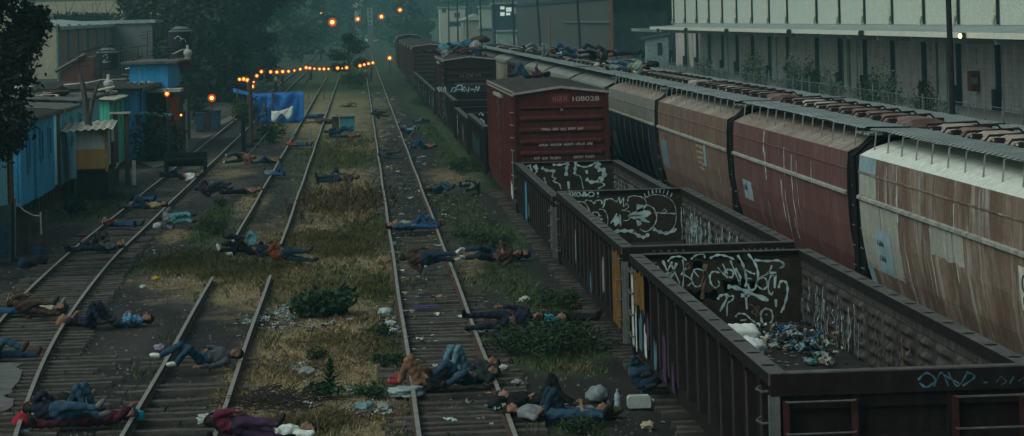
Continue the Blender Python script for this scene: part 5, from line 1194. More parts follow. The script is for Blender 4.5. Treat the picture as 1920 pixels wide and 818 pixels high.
w = MB(); w.b2((XA - 9, YA - .2, zt), (pd(288, 60, 225).x + .3, YA + 10, zt + .3)); w.build('roof_edge', mat('pale_coping', (.3, .33, .32), .9), bgd)
D = Vector((P2.x - XA, P2.y - YA, 0))
for k in range(6):
    p, q = Vector((XA, YA, 0)) + D * (k / 6), Vector((XA, YA, 0)) + D * ((k + .82) / 6); r_ = Vector((XA, YA, 0)) + D * ((k + 1) / 6); n_ = Vector((.12, 0, 0))
    w = MB(); w.add([(p.x, p.y, 0), (q.x, q.y, 0), (q.x, q.y, zt - .2), (p.x, p.y, zt - .2)], [(0, 1, 2, 3)]); w.build('orange_panel', mat('faded_orange_brick', (.235, .155, .115), .9, var=.25, scale=1.2), bgd)
    w = MB(); w.add([tuple(v) for v in (q + n_, r_ + n_, r_ + n_ + Vector((0, 0, zt)), q + n_ + Vector((0, 0, zt)), q, r_, r_ + Vector((0, 0, zt)), q + Vector((0, 0, zt)))], [(0, 1, 2, 3), (4, 0, 3, 7), (1, 5, 6, 2), (3, 2, 6, 7)]); w.build('pillar', mat('grey_blue_pillar', (.13, .18, .185), .9), bgd)
w = MB(); e0, e1 = Vector((XA + .3, YA, zt)), Vector((P2.x + .3, P2.y, zt - .15)); w.add([tuple(v) for v in (e0, e1, e1 + Vector((-5, 2, .5)), e0 + Vector((-5, 2, .5)), e0 - Vector((0, 0, .25)), e1 - Vector((0, 0, .25)))], [(0, 1, 2, 3), (0, 4, 5, 1)]); w.build('roof', M_ctop, bgd)
hill = thing('retaining_wall', 'high beige rendered wall rising behind the workshop roofs', 'wall', (0, 0, 0)); d = 330
L_, R_ = pd(-20, 10, d), pd(300, 10, d); w = MB(); w.b2((L_.x, L_.y, 0), (R_.x, L_.y + 2, pd(160, 2, d).z)); w.build('rendered_face', mat('beige_render', (.36, .31, .215), .95, var=.25, scale=.5), hill)
w = MB(); w.b2((L_.x, L_.y + 2, 0), (R_.x + 4, L_.y + 8, 24)); w.build('upper_wall', mat('teal_shadow_wall', (.07, .10, .105), .9), hill)
dm = thing('dome_tank', 'white rounded tank showing at the edge of the dark tree', 'tank', pd(87, 30, 240)); w = MB(); w.ball((0, 0, 0), (.8, .8, .6), 14, 8); w.build('shell', M_wht, dm, smooth=True)
ws = thing('white_roof', 'pale sheet roof slanting beside the dark tree crown', 'roof', (0, 0, 0)); a = [pd(95, 42, 200), pd(112, 45, 200), pd(140, 54, 198), pd(108, 56, 198)]; w = MB(); w.add([tuple(p) for p in a] + [tuple(p - Vector((0, 0, .15))) for p in a], [(0, 1, 2, 3), (4, 5, 6, 7), (0, 3, 7, 4), (3, 2, 6, 7)]); w.build('sheet', M_sheet, ws)
# clutter on the roofs: aerials, planks, loose sheets
rg = random.Random(12)
rc = 0
for (x, y, d) in [(150, 140, 120), (188, 120, 130), (233, 132, 140), (262, 120, 142), (295, 128, 140), (318, 122, 141), (226, 118, 150), (275, 92, 180), (250, 140, 138)]:
    P = pd(x, y, d); r_ = thing('roof_aerial', 'crooked thin roof aerial among the shack roofs', 'aerial', P, 0, 'aerials on the shack roofs'); k = d / 120
    w = MB(); w.tube([(0, 0, -1.2 * k), (rg.uniform(-.1, .1), 0, .8 * k)], .025, 5); w.build('mast', M_bar, r_)
    w = MB()
    for q in range(rg.randint(1, 3)): z = .8 * k - q * .22; w.tube([(-rg.uniform(.2, .6), 0, z - .05), (rg.uniform(.2, .6), 0, z + .08)], .016, 4)
    w.build('crossbar', M_bar, r_)
for (x0, y0, x1, y1, d, m, lab) in [(235, 130, 320, 117, 141, M_wht, 'long pale pole laid across the shack roofs'), (180, 170, 215, 163, 119, M_sheet, 'pale loose board on the ragged green house roof'), (120, 160, 165, 156, 116, M_sheet, 'pale loose sheet on the roof left of the yard lamp'), (228, 140, 310, 150, 139, M_sheetd, 'grey plank along the black flat roof'), (240, 115, 268, 104, 150, M_redb, 'reddish plank tilted on the roofs'), (150, 98, 215, 84, 168, M_bar, 'dark sagging wire pole across the orange panels')]:
    P, Q = pd(x0, y0, d), pd(x1, y1, d); r_ = thing('roof_plank', lab, 'plank', P); w = MB(); w.tube([(0, 0, 0), Q - P], .055, 4); w.build('plank', m, r_)
# bare trunk with two forks standing before the kiosk
P = gp(162, 373)
tk = thing('dead_tree', 'bare leaning dead trunk forking in two before the kiosk', 'tree trunk', P); K = lambda x, y: pd(x, y, P.x * sps + P.y * cps) - P
w = MB(); w.tube([K(160, 378), K(158, 345), K(163, 290), K(167, 240), K(165, 220)], [.24, .19, .16, .14, .13], 10); w.build('trunk', mat('grey_bark', (.07, .062, .058), .95, var=.45, scale=6, stretch=(1, 1, .25), bmp=.5), tk)
w = MB(); w.tube([K(166, 228), K(160, 190), K(154, 155), K(149, 138)], [.13, .11, .1, .08], 9); w.tube([K(166, 225), K(173, 190), K(181, 165), K(184, 158)], [.12, .09, .06, .05], 8); w.build('limb', MATS['grey_bark'], tk)
# fence and gate pieces at the left edge
P = gp(14, 490); ga = thing('sheet_gate', 'pale sheet gate panel with a dark blue stain at the left edge', 'gate', (P.x, P.y, 0))
dg = P.x * sps + P.y * cps; K = lambda x, y: pd(x, y, dg) - Vector((P.x, P.y, 0))
w = MB(); q = [K(-40, 520), K(21, 488), K(21, 384), K(-40, 390)]; w.add([tuple(v) for v in q] + [tuple(v + Vector((0, .05, 0))) for v in q], [(0, 1, 2, 3), (3, 2, 6, 7), (1, 5, 6, 2)]); w.build('panel', weathered('gate_sheet', (.11, .14, .15), (.05, .07, .085), (.2, .22, .2), .5, .3, 2, .6), ga)
w = MB(); q = [K(-40, 500), K(18, 482), K(18, 420), K(-40, 430)]; w.add([tuple(v + Vector((0, -.01, 0))) for v in q], [(0, 1, 2, 3)]); w.build('stain', mat('blue_stain', (.035, .085, .13), .8, var=.5), ga)
w = MB(); w.tube([K(25, 492), K(24, 378)], .045, 6); w.build('gate_post', M_bar, ga); w = MB(); w.tube([K(28.5, 485), K(28.5, 372)], .03, 6); w.build('white_post', M_fence, ga)
w = MB(); w.tube([K(30, 380), K(45, 395), K(62, 404), K(76, 405)], .02, 5); w.tube([K(76, 398), K(78, 440)], .025, 5); w.build('rope', mat('pale_rope', (.3, .3, .28), .9), ga)
P = gp(55, 482); cf = thing('corrugated_fence', 'brown corrugated sheet fence scrap behind the blue bucket', 'fence', (P.x - .5, P.y, 0)); w = MB(); corr_sheet(w, (-.5, 0, .05), (1.5, .25, 0), (0, 0, 1.25), 5, .05); w.build('sheet', mat('brown_sheet', (.085, .07, .062), .85, var=.35, scale=3), cf); w = MB(); w.b2((-.5, -.06, 1.2), (1.0, .0, 1.32)); w.build('top_rail', M_bar, cf)
# blue tarpaulin tent
dT = 166.; K = lambda x, y, o=0: pd(x, y, dT + o)
P0 = K(505, 232); P0.z = 0
te = thing('tarpaulin_shelter', 'bright blue tarpaulin shelter with wooden uprights beside the left track', 'shelter', P0)
M_blue = mat('blue_tarpaulin', (.018, .12, .36), .6, var=.3, scale=1.2, bmp=.3)
def cloth(grid, th=.02, m=None, name='cloth', parent=None, wr=.06, seed=1):
    w = MB(); ny = len(grid); nx_ = len(grid[0]); rg = random.Random(seed)
    for j in range(ny):
        for i in range(nx_): v = grid[j][i]; w.v.append((v.x, v.y + wr * math.sin(i * 1.7 + j * .8 + rg.uniform(-.6, .6)), v.z))
    for j in range(ny - 1):
        for i in range(nx_ - 1): w.f.append((j * nx_ + i, j * nx_ + i + 1, (j + 1) * nx_ + i + 1, (j + 1) * nx_ + i)); w.m.append(0)
    o = w.build(name, m, parent, smooth=True); md = o.modifiers.new('s', 'SOLIDIFY'); md.thickness = th; return o
cloth([[K(470 + 98 * i / 14, 180 - 6 * i / 14 + (55 - 0) * j / 8 + (3 * math.sin(i * .9) if j == 0 else 0)) - P0 for i in range(15)] for j in range(9)], m=M_blue, name='back_sheet', parent=te, wr=.16)
cloth([[K(437 + 131 * i / 12, 166 + 10 * min(1, i / 4) - 4 * max(0, i - 4) / 8 + (3.5 * j), .15 + .7 * (2 - j)) - P0 for i in range(13)] for j in range(3)], m=M_blue, name='roof_sheet', parent=te, wr=.03)
cloth([[K(560 + 10 * i / 3, 172 + 58 * j / 6, -.6 * i) - P0 for i in range(4)] for j in range(7)], m=M_blue, name='side_sheet', parent=te)
for x, y0 in ((471, 165), (511, 172), (567, 170), (445, 170)): w = MB(); p, q = K(x, 234, -.3) - P0, K(x, y0, -.3) - P0; p.z = 0; w.tube([p, q], .06, 6); w.build('upright', mat('brown_pole', (.12, .06, .03), .9, var=.4), te)
ln = thing('washing', 'white cloth hung out to dry in front of the blue tarpaulin', 'washing', K(530, 215, -2) - Vector((0, 0, 0))); pw = K(530, 215, -2)
cloth([[K(509 + 40 * i / 10, 208 - 10 * i / 10 + 4 * math.sin(i * .3) + (14 + 8 * math.sin(i * .9 + .5)) * j / 4, -2) - pw for i in range(11)] for j in range(5)], m=mat('white_cloth', (.62, .66, .62), .9, var=.1), name='sheet', parent=ln, wr=.03, seed=4)
w = MB(); w.tube([K(485, 212, -2) - pw, K(530, 206, -2) - pw, K(551, 197, -2) - pw], .012, 4); w.build('line', MATS['cable_black'], ln)
# posts before the shelter and the stay wire
for x, yb, yt, lab, t_ in [(457, 288, 221, 'black thick post with a stone base beside two sleepers', .11), (471, 275, 150, 'brown post carrying leafy growth before the tarpaulin', .12), (483, 265, 212, 'short dark post between the tarpaulin and the brown post', .1)]:
    P = gp(x, yb); d = P.x * sps + P.y * cps; r_ = thing('old_post', lab, 'post', P); w = MB(); w.tube([(0, 0, -.05), pd(x - 2, yt, d) - P], [t_, t_ * .9], 8); w.build('shaft', M_black if x == 457 else M_wood, r_); w = MB(); w.ball((0, 0, .02), (.36, .3, .12), 8, 5, jit=.2); w.build('stone_base', M_under, r_)
P, Q = gp(465, 290), pd(545, 200, 150); r_ = thing('stay_wire', 'grey stay wire slanting down beside the white washing', 'wire', P); w = MB(); w.tube([(0, 0, 0), Q - P], .022, 5); w.build('wire', M_fence, r_)
for x, yb, yt, lab in [(549, 262, 242, 'grey broken post left of the pair by the sleepers in red and blue'), (582, 266, 242, 'pale broken post right of the pair by the sleeper in red and blue')]:
    P = gp(x, yb); d = P.x * sps + P.y * cps; r_ = thing('stub_post', lab, 'post', P); w = MB(); w.b2((-.09, -.09, 0), (.09, .09, (pd(x, yt, d) - P).z)); w.build('timber', mat('pale_grey_timber', (.2, .21, .19), .9, var=.3), r_)
# teal hut / crate in the yard
P = gp(652, 248); cr2 = thing('teal_cabinet', 'small teal box hut with a rough plank roof in the grass', 'hut', P); w = MB(); w.b2((-.45, -.4, 0), (.42, .5, .92)); w.build('box', mat('teal_paint', (.05, .20, .24), .8, var=.25, scale=3), cr2); w = MB(); w.b2((-.95, -.5, .93), (.5, .6, 1.0)); w.box((-.3, -.1, 1.05), (.9, .5, .07), 0, Matrix.Rotation(.1, 3, 'Y')); w.build('roof', mat('rough_plank', (.25, .24, .21), .9, var=.5), cr2); w = MB(); w.b2((-.9, -.35, 0), (-.5, .4, .9)); w.build('side_board', M_wood, cr2)
# bench across the left track, bins by the lane, bucket
P = gp(347, 333); d = P.x * sps + P.y * cps; be = thing('wooden_cart', 'dark wooden bench lying across the left track beside a sleeper', 'bench', (P.x, P.y + .6, .12)); w = MB(); w.b2((-.9, -.25, .55), (.9, .35, .66)); w.build('seat', M_black, be); w = MB(); w.b2((-.9, .36, .3), (.9, .42, .9)); w.build('backrest', M_black, be)
for s in (-1, 1): w = MB(); w.b2((s * .82 - .07, -.25, 0), (s * .82 + .07, .42, .548)); w.build('leg', M_black, be)
for k, (x, y, wd, hg, m, lab) in enumerate([(404, 239, 20, 30, 'm1', 'dark blue bin nearest the left track by the bright lamp'), (388, 243, 14, 36, 'm2', 'maroon brown crate stack between the blue bins'), (376, 246, 16, 32, 'm1', 'dark blue bin farthest from the left track')]):
    P = gp(x, y); d = P.x * sps + P.y * cps; s = d / F; r_ = thing('rubbish_bin', lab, 'bin', P); w = MB(); w.add([(-wd * s / 2 * .85, -.5, 0), (wd * s / 2 * .85, -.5, 0), (wd * s / 2 * .85, .5, 0), (-wd * s / 2 * .85, .5, 0), (-wd * s / 2, -.6, hg * s), (wd * s / 2, -.6, hg * s), (wd * s / 2, .6, hg * s), (-wd * s / 2, .6, hg * s)], [(0, 1, 5, 4), (1, 2, 6, 5), (2, 3, 7, 6), (3, 0, 4, 7)]); w.build('body', mat('bin_blue', (.02, .055, .09), .6) if m == 'm1' else mat('bin_maroon', (.06, .02, .025), .7), r_); w = MB(); w.b2((-wd * s / 2 - .03, -.64, hg * s), (wd * s / 2 + .03, .64, hg * s + .07)); w.build('lid', mat('bin_lid', (.012, .03, .05), .6), r_)
P = gp(71, 487); bu = thing('blue_bucket', 'blue square bucket standing by the brown fence scrap', 'bucket', P); w = MB(); w.lathe((0, 0, 0), [(0, .01), (.17, .01), (.22, .3), (.24, .32), (.2, .3), (.16, .04), (0, .04)], 12); w.build('pail', mat('blue_plastic', (.015, .06, .14), .5), bu)
w = MB(); w.tube([(-.22, 0, .3), (-.15, 0, .42), (.15, 0, .42), (.22, 0, .3)], .012, 5); w.build('handle', M_bar, bu)

PRG = random.Random(31)
for k in range(26):
    Yp = PRG.uniform(80, 132); zp_ = PRG.uniform(.7, 2.6); wd, hg = PRG.uniform(.4, 1.3), PRG.uniform(.35, 1.1); Xp = XS + .05 if Yp < 101 else (-11.28 if Yp > 117 else XS - .05)
    w = MB(); w.box((Xp, Yp, zp_), (.05 + .01 * k % .03, wd, hg), 0, Matrix.Rotation(PRG.uniform(-.06, .06), 3, 'X')); w.build('wall_patch', [M_sheetd, M_bw2, M_wood, M_bluep, M_wht, M_bw][k % 6], bpy.data.objects[['blue_shack.001', 'blue_shack.002', 'blue_shack.003', 'green_house'][0 if Yp < 98 else (1 if Yp < 101.5 else (2 if Yp < 117 else 3))]]).matrix_parent_inverse = bpy.data.objects[['blue_shack.001', 'blue_shack.002', 'blue_shack.003', 'green_house'][0 if Yp < 98 else (1 if Yp < 101.5 else (2 if Yp < 117 else 3))]].matrix_world.inverted()
def rubble_roof(label, X, Y, z, seed, n=9):
    rg = random.Random(seed); root = thing('roof_clutter', label, 'roof clutter', (X, Y, z))
    for k in range(n):
        w = MB(); w.box((rg.uniform(-2, 0), rg.uniform(0, 5), .06 + .05 * k % .2), (rg.uniform(.3, 1.6), rg.uniform(.08, .5), rg.uniform(.03, .09)), 0, Matrix.Rotation(rg.uniform(0, 3), 3, 'Z') @ Matrix.Rotation(rg.uniform(-.1, .1), 3, 'X')); w.build('loose_sheet' if k % 2 else 'plank', [M_wht, M_sheetd, M_wood, M_redb, M_sheet][k % 5], root)
    w = MB(); w.ball((-.6, 2, .18), (.3, .3, .2), 9, 5, jit=.15); w.build('old_tyre', M_black, root)
rubble_roof('ragged loose boards scattered on the first long blue roof', -11.6, 90, 3.55, 1); rubble_roof('pale torn sheets and boards on the mint green house roof', -11.7, 120, px_on(215, 186, -11.4).z + .1, 2, 14); rubble_roof('boards weighing down the black flat roof', -11.5, 137, px_on(262, 162, -11.1).z + .12, 3); rubble_roof('planks and scrap over the pale blue home by the dead tree', -11.6, 104, 3.7, 4)
# ------------------------------------------------------------------ vegetation
VG = np.random.default_rng(11)
def leafmat(name, c1, c2, sc=1.2, c3=None):
    m, nt, b = newmat(name); v = coords(nt)
    col, f = noise_ramp(nt, v, sc, [(.32, c1), (.68, c2)], 4, .7)
    g = node(nt, 'ShaderNodeNewGeometry'); r = node(nt, 'ShaderNodeValToRGB'); r.color_ramp.elements[0].color = (.55, .55, .55, 1); r.color_ramp.elements[1].color = (1.4, 1.4, 1.3, 1)
    nt.links.new(g.outputs['Random Per Island'], r.inputs['Fac'])
    nt.links.new(mixc(nt, 1.0, col, r.outputs[0], 'MULTIPLY'), b.inputs['Base Color']); b.inputs['Roughness'].default_value = .75; b.inputs['Specular IOR Level'].default_value = .2
    MATS[name] = m; return m
def leaves(name, centers, sizes, m, parent=None, asp=.45, droop=.3, loc=None):
    "many leaf faces, each a folded diamond of four corners"
    n = len(centers); C = np.asarray(centers); S = np.asarray(sizes)[:, None]
    d = VG.normal(size=(n, 3)); d[:, 2] = d[:, 2] * .6 - droop; d /= np.linalg.norm(d, axis=1)[:, None]
    u = VG.normal(size=(n, 3)); u -= (u * d).sum(1)[:, None] * d; u /= np.linalg.norm(u, axis=1)[:, None]
    nn = np.cross(d, u)
    V = np.stack([C - d * S * .5, C + u * S * asp * .5 + nn * S * .06, C + d * S * .55, C - u * S * asp * .5 + nn * S * .06], 1).reshape(-1, 3)
    me = bpy.data.meshes.new(name); me.vertices.add(4 * n); me.vertices.foreach_set('co', V.ravel())
    me.loops.add(4 * n); me.loops.foreach_set('vertex_index', np.arange(4 * n)); me.polygons.add(n); me.polygons.foreach_set('loop_start', np.arange(0, 4 * n, 4)); me.polygons.foreach_set('loop_total', np.full(n, 4))
    me.update(calc_edges=True); me.materials.append(m); o = bpy.data.objects.new(name, me); COL.objects.link(o)
    if parent is not None: o.parent = parent
    if loc is not None: o.location = loc
    return o
def clump_pts(c, r, n, shell=.45):
    d = VG.normal(size=(n, 3)); d /= np.linalg.norm(d, axis=1)[:, None]
    q = (shell + (1 - shell) * VG.random(n)) ** .6 * (1 + .18 * VG.normal(size=n))
    return np.asarray(c) + d * q[:, None] * np.asarray(r)
M_bark = mat('dark_bark', (.045, .038, .032), .95, var=.4, scale=5, stretch=(1, 1, .3), bmp=.4)
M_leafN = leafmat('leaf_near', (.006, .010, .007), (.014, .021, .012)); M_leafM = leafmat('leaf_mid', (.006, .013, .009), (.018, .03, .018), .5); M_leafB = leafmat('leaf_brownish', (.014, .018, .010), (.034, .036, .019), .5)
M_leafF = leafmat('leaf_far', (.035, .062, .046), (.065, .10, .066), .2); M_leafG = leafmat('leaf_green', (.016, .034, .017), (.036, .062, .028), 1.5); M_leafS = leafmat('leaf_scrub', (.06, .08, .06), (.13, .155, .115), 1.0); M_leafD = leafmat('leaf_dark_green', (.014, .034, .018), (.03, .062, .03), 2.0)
def tree(label, base, H, R_, nclump, nleaf, ls, m, z0=.25, name='tree', group=None, trunk=.2, flat=.8, cl=None):
    root = thing(name, label, 'tree', base, 0, group); rg = VG
    cs = []; 
    for k in range(nclump):
        a = rg.random() * 2 * math.pi; q = math.sqrt(rg.random()); t = rg.random()
        prof = math.sin(math.pi * min(1, .18 + .82 * t)) ** .6
        cs.append((q * R_ * prof * math.cos(a), q * R_ * prof * math.sin(a), H * (z0 + (1 - z0) * t * .93), R_ * rg.uniform(.22, .42)))
    P, S = [], []
    for (x, y, z, r) in cs:
        n = int(nleaf / nclump); P.append(clump_pts((x, y, z), (r, r, r * flat), n)); S.append(ls * rg.uniform(.6, 1.3, n))
    leaves('crown', np.concatenate(P), np.concatenate(S), m, root)
    w = MB(); w.tube([(0, 0, -.1), (.1, .05, H * .25), (-.05, 0, H * .5), (.1, .1, H * .8)], [trunk, trunk * .8, trunk * .6, trunk * .2], 8)
    for (x, y, z, r) in cs[:10]: b_ = z * .55; w.tube([(0, 0, b_), (x * .5, y * .5, (b_ + z) / 2 + .1), (x, y, z)], [trunk * .4, trunk * .28, trunk * .1], 5)
    w.build('trunk', M_bark, root); return root
def at(x, d): P = pd(x, 300, d); return (P.x, P.y, 0)
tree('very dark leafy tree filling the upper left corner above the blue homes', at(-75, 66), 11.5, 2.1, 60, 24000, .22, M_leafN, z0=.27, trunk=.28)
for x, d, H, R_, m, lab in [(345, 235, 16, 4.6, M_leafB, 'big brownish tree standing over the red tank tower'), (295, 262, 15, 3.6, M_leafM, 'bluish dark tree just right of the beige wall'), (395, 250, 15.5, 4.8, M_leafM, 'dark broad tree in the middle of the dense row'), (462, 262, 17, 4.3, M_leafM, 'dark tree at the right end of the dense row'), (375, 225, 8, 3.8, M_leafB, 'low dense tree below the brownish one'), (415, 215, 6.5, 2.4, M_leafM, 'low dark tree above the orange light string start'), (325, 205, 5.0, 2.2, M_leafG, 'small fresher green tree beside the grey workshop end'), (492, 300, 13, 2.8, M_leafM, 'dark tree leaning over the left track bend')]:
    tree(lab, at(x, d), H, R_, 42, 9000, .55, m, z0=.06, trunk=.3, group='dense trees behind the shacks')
b0 = VG.random
for i, (x, d, H, R_, lab) in enumerate([(555, 520, 20, 7, 'hazy tree left of the biggest street lamp'), (522, 430, 19, 5.5, 'hazy tree beside the dark row end'), (640, 680, 24, 10, 'hazy tree behind the biggest street lamp'), (700, 900, 30, 13, 'pale hazy tree behind the lattice mast'), (745, 760, 26, 9, 'hazy tree behind the highest street lamp'), (790, 860, 26, 11, 'pale hazy tree right of the highest lamp'), (610, 850, 30, 13, 'palest hazy tree far to the left of the tower'), (660, 1000, 33, 14, 'farthest tree on the axis of the tracks'), (830, 900, 24, 10, 'hazy tree behind the cream house'), (770, 620, 12, 5, 'lower hazy tree above the round roofed boxcar'), (890, 800, 24, 12, 'far hazy tree behind the beige house'), (720, 1050, 34, 15, 'second farthest tree, right of the axis')]):
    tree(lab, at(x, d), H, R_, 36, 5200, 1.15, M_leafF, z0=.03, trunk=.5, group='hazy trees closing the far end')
# far wood: the closed green mass behind everything
P, S = [], []
for k in range(260):
    a = (k / 259 - .5) * 2; x = a * 185 + VG.normal() * 5; y = 1180 + VG.random() * 120; h = VG.uniform(22, 42)
    P.append(clump_pts((x, y, h * .5), (VG.uniform(8, 14), 8, h * .52), 240, .2)); S.append(VG.uniform(1.6, 3.4, 240))
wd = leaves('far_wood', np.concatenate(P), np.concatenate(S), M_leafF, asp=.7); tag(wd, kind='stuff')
# little tree in the middle of the yard, and shrubs
tree('small dark tree growing in the middle of the yard behind the light string', (gp(655, 165).x, gp(655, 165).y, 0), 5.2, 1.75, 20, 3600, .28, M_leafG, z0=.35, trunk=.1)
def shrub(label, x, y, r, h, n, ls, m, asp=.45, z=0, name='bush', group=None, droop=.3, cl=8, stems=True, cat='bush'):
    B = gp(x, y, z); root = thing(name, label, cat, B, 0, group); P = []
    for k in range(cl):
        a = VG.random() * 6.28; q = math.sqrt(VG.random()) * .75; P.append(clump_pts((r * q * math.cos(a), r * q * math.sin(a), h * VG.uniform(.25, .7)), (r * .42, r * .42, h * .36), n // cl, .2))
    P = np.concatenate(P); P[:, 2] = np.abs(P[:, 2]); leaves('foliage', P, ls * VG.uniform(.6, 1.3, len(P)), m, root, asp, droop)
    if stems:
        w = MB()
        for k in range(cl): a = VG.random() * 6.28; w.tube([(0, 0, -.03), (r * .3 * math.cos(a), r * .3 * math.sin(a), h * .4), (r * .55 * math.cos(a), r * .55 * math.sin(a), h * .75)], [.02, .014, .006], 4)
        w.build('stems', mat('green_stem', (.05, .06, .03), .9), root)
    return root
shrub('low bush of broad dark leaves in the rubbish strip between the two middle tracks', 612, 592, .82, .62, 1500, .155, M_leafD, .62, cl=16)
shrub('bushy weed beneath the little yard tree', 663, 166, 1.5, 1.9, 1600, .2, M_leafG, cl=12)
shrub('dark climbing bush before the black doorway of the lane', 308, 300, 1.6, 2.6, 2600, .22, M_leafM, cl=12); shrub('low bush against the blue slatted house', 286, 302, .9, 1.1, 900, .16, M_leafM)
shrub('shaggy bush on the brown post beside the tarpaulin', 462, 242, 1.1, 2.0, 1200, .2, M_leafG); shrub('small bush at the foot of the tarpaulin', 506, 270, .9, 1.3, 900, .16, M_leafG); shrub('dark bush in front of the orange door post lane', 372, 236, .8, 2.0, 900, .2, M_leafM)
shrub('blue green weed clump left of the buried rails', 402, 440, .62, .6, 1100, .1, M_leafG, .3); shrub('weed clump between rubbish and second track', 415, 388, .35, .4, 500, .09, M_leafG, .3)
shrub('grassy dark green bush beside the nearest gondola', 1030, 660, 1.25, .62, 2600, .15, M_leafG, .22, cl=22, droop=-.4); shrub('spreading green weeds behind the sleeper in pale shirt', 1060, 575, .8, .4, 1000, .12, M_leafG, .25, droop=-.4); shrub('little bush at the dry grass centre', 590, 675, .25, .24, 300, .08, M_leafG, .35)
shrub('weeds along the gondolas by the bent legged sleeper', 905, 455, .9, .4, 1000, .12, M_leafG, .25, droop=-.4); shrub('weeds under the third gondola', 880, 320, 1.1, .55, 1200, .14, M_leafG, .3, droop=-.4); shrub('weeds by the far wagons', 800, 200, 1.6, .9, 1400, .2, M_leafG, .3, droop=-.3); shrub('weeds beside the low white marked wagon', 790, 160, 2., 1., 1200, .24, M_leafG, .3)
shrub('leafy weeds left of the straight track at the plastic sheet', 722, 690, .35, .3, 420, .09, M_leafD, .35); shrub('small weeds around the stalked plant', 690, 742, .4, .2, 420, .09, M_leafD, .4); shrub('weed tuft by the rail beside the white bags', 722, 632, .28, .3, 350, .08, M_leafG, .3)
shrub('green weeds at the bottom edge by the last rail', 1075, 806, .45, .22, 600, .07, M_leafG, .4); shrub('weedy verge under the blue homes', 205, 378, 1.1, .35, 900, .12, M_leafM, .25, droop=-.4); shrub('hedge weeds at the foot of the kiosk', 186, 330, 1.0, .5, 800, .14, M_leafM, .3)
# tall stalked plant (mullein like rosette) in the foreground
B = gp(620, 742); pl = thing('stalked_plant', 'tall stalked weed with upright jagged leaves amid the dry grass', 'plant', B); P, dirs = [], []
w = MB(); w.tube([(0, 0, 0), (.0, .02, .35), (.02, 0, .62)], [.02, .015, .008], 5); w.build('stalk', MATS['green_stem'], pl)
w = MB(); rg = random.Random(2)
for k in range(46):
    t = k / 46; z = .03 + .58 * t; a = k * 2.4; L = .34 * (1 - t * .72) + .03; e = .35 + .9 * t; d = Vector((math.cos(a) * math.cos(e), math.sin(a) * math.cos(e), math.sin(e))); s = Vector((-math.sin(a), math.cos(a), 0)) * (L * .17)
    p0 = Vector((0, 0, z)); tip = p0 + d * L - Vector((0, 0, L * .25)); mid = p0 + d * L * .5
    w.add([tuple(p0), tuple(mid + s), tuple(tip), tuple(mid - s), tuple(mid + Vector((0, 0, .012)))], [(0, 1, 4), (1, 2, 4), (2, 3, 4), (3, 0, 4)])
w.build('leaf_rosette', M_leafD, pl)
shrub('leafy base weeds left of the stalked plant', 600, 744, .35, .28, 450, .1, M_leafD, .45)
# conifer-like scrub behind the wire fence
for i, (x, h, lab) in enumerate([(1322, 3.4, 'dark scrub bush first behind the wire fence from the hut'), (1345, 2.6, 'low scrub second along the wire fence'), (1392, 3.9, 'dense grey green scrub third along the fence'), (1420, 3.8, 'dense grey green scrub fourth along the fence'), (1475, 3.9, 'tall grey green scrub before the third door'), (1492, 3.2, 'grey scrub before the fourth column pair'), (1523, 3.6, 'bright yellow green scrub by the fence'), (1545, 3.2, 'thin grey scrub by the fence'), (1602, 3.0, 'feathery scrub in front of the pale double door'), (1645, 3.5, 'yellow green feathery scrub behind the fence'), (1655, 3.4, 'thin brown stalks beside the yellow green scrub'), (1708, 3.1, 'rounded brown olive shrub before the red box wall'), (1773, 2.4, 'small olive shrub left of the black pole')]):
    P = px_on(x, 150, 23.5); root = thing('scrub_bush', lab, 'bush', (23.5 + .3 * (i % 3), P.y, 0), 0, 'scrub along the wire fence'); n = 2600
    P = clump_pts((0, 0, h * .52), (.65, .9, h * .55), n, .1); P[:, 2] = np.abs(P[:, 2])
    leaves('foliage', P, .17 * VG.uniform(.6, 1.4, n), [M_leafS, M_leafS, M_leafB][(i * 7 + (i == 6) * 2) % 3] if i not in (6, 9) else M_leafG, root, .3, -.9)
for x, d, h in [(130, 300, 6.5), (180, 300, 7), (205, 300, 7.5), (245, 300, 6)]:
    P = at(x, d); r_ = thing('bare_tree', 'thin bare tree against the beige wall', 'tree', P, 0, 'bare trees by the beige wall'); w = MB(); z = pd(x, 20, d).z; w.tube([(0, 0, 3), (.2, 0, z * .8), (0, 0, z + 1)], [.1, .07, .03], 5); w.build('trunk', M_bark, r_)
    w = MB(); [w.tube([(0, 0, z * (.6 + .08 * k)), ((-1) ** k * .9, 0, z * (.75 + .08 * k)), ((-1) ** k * 1.2, 0, z * (.85 + .1 * k))], [.045, .03, .012], 4) for k in range(5)]; w.build('branch', M_bark, r_)
P, S = [], []
for x in range(90, 215, 12): q = pd(x, 36, 290); P.append(clump_pts((q.x, q.y, q.z), (1.2, 1, .7), 200)); S.append(np.full(200, .4))
tag(leaves('wall_top_shrubbery', np.concatenate(P), np.concatenate(S), M_leafM), kind='stuff')
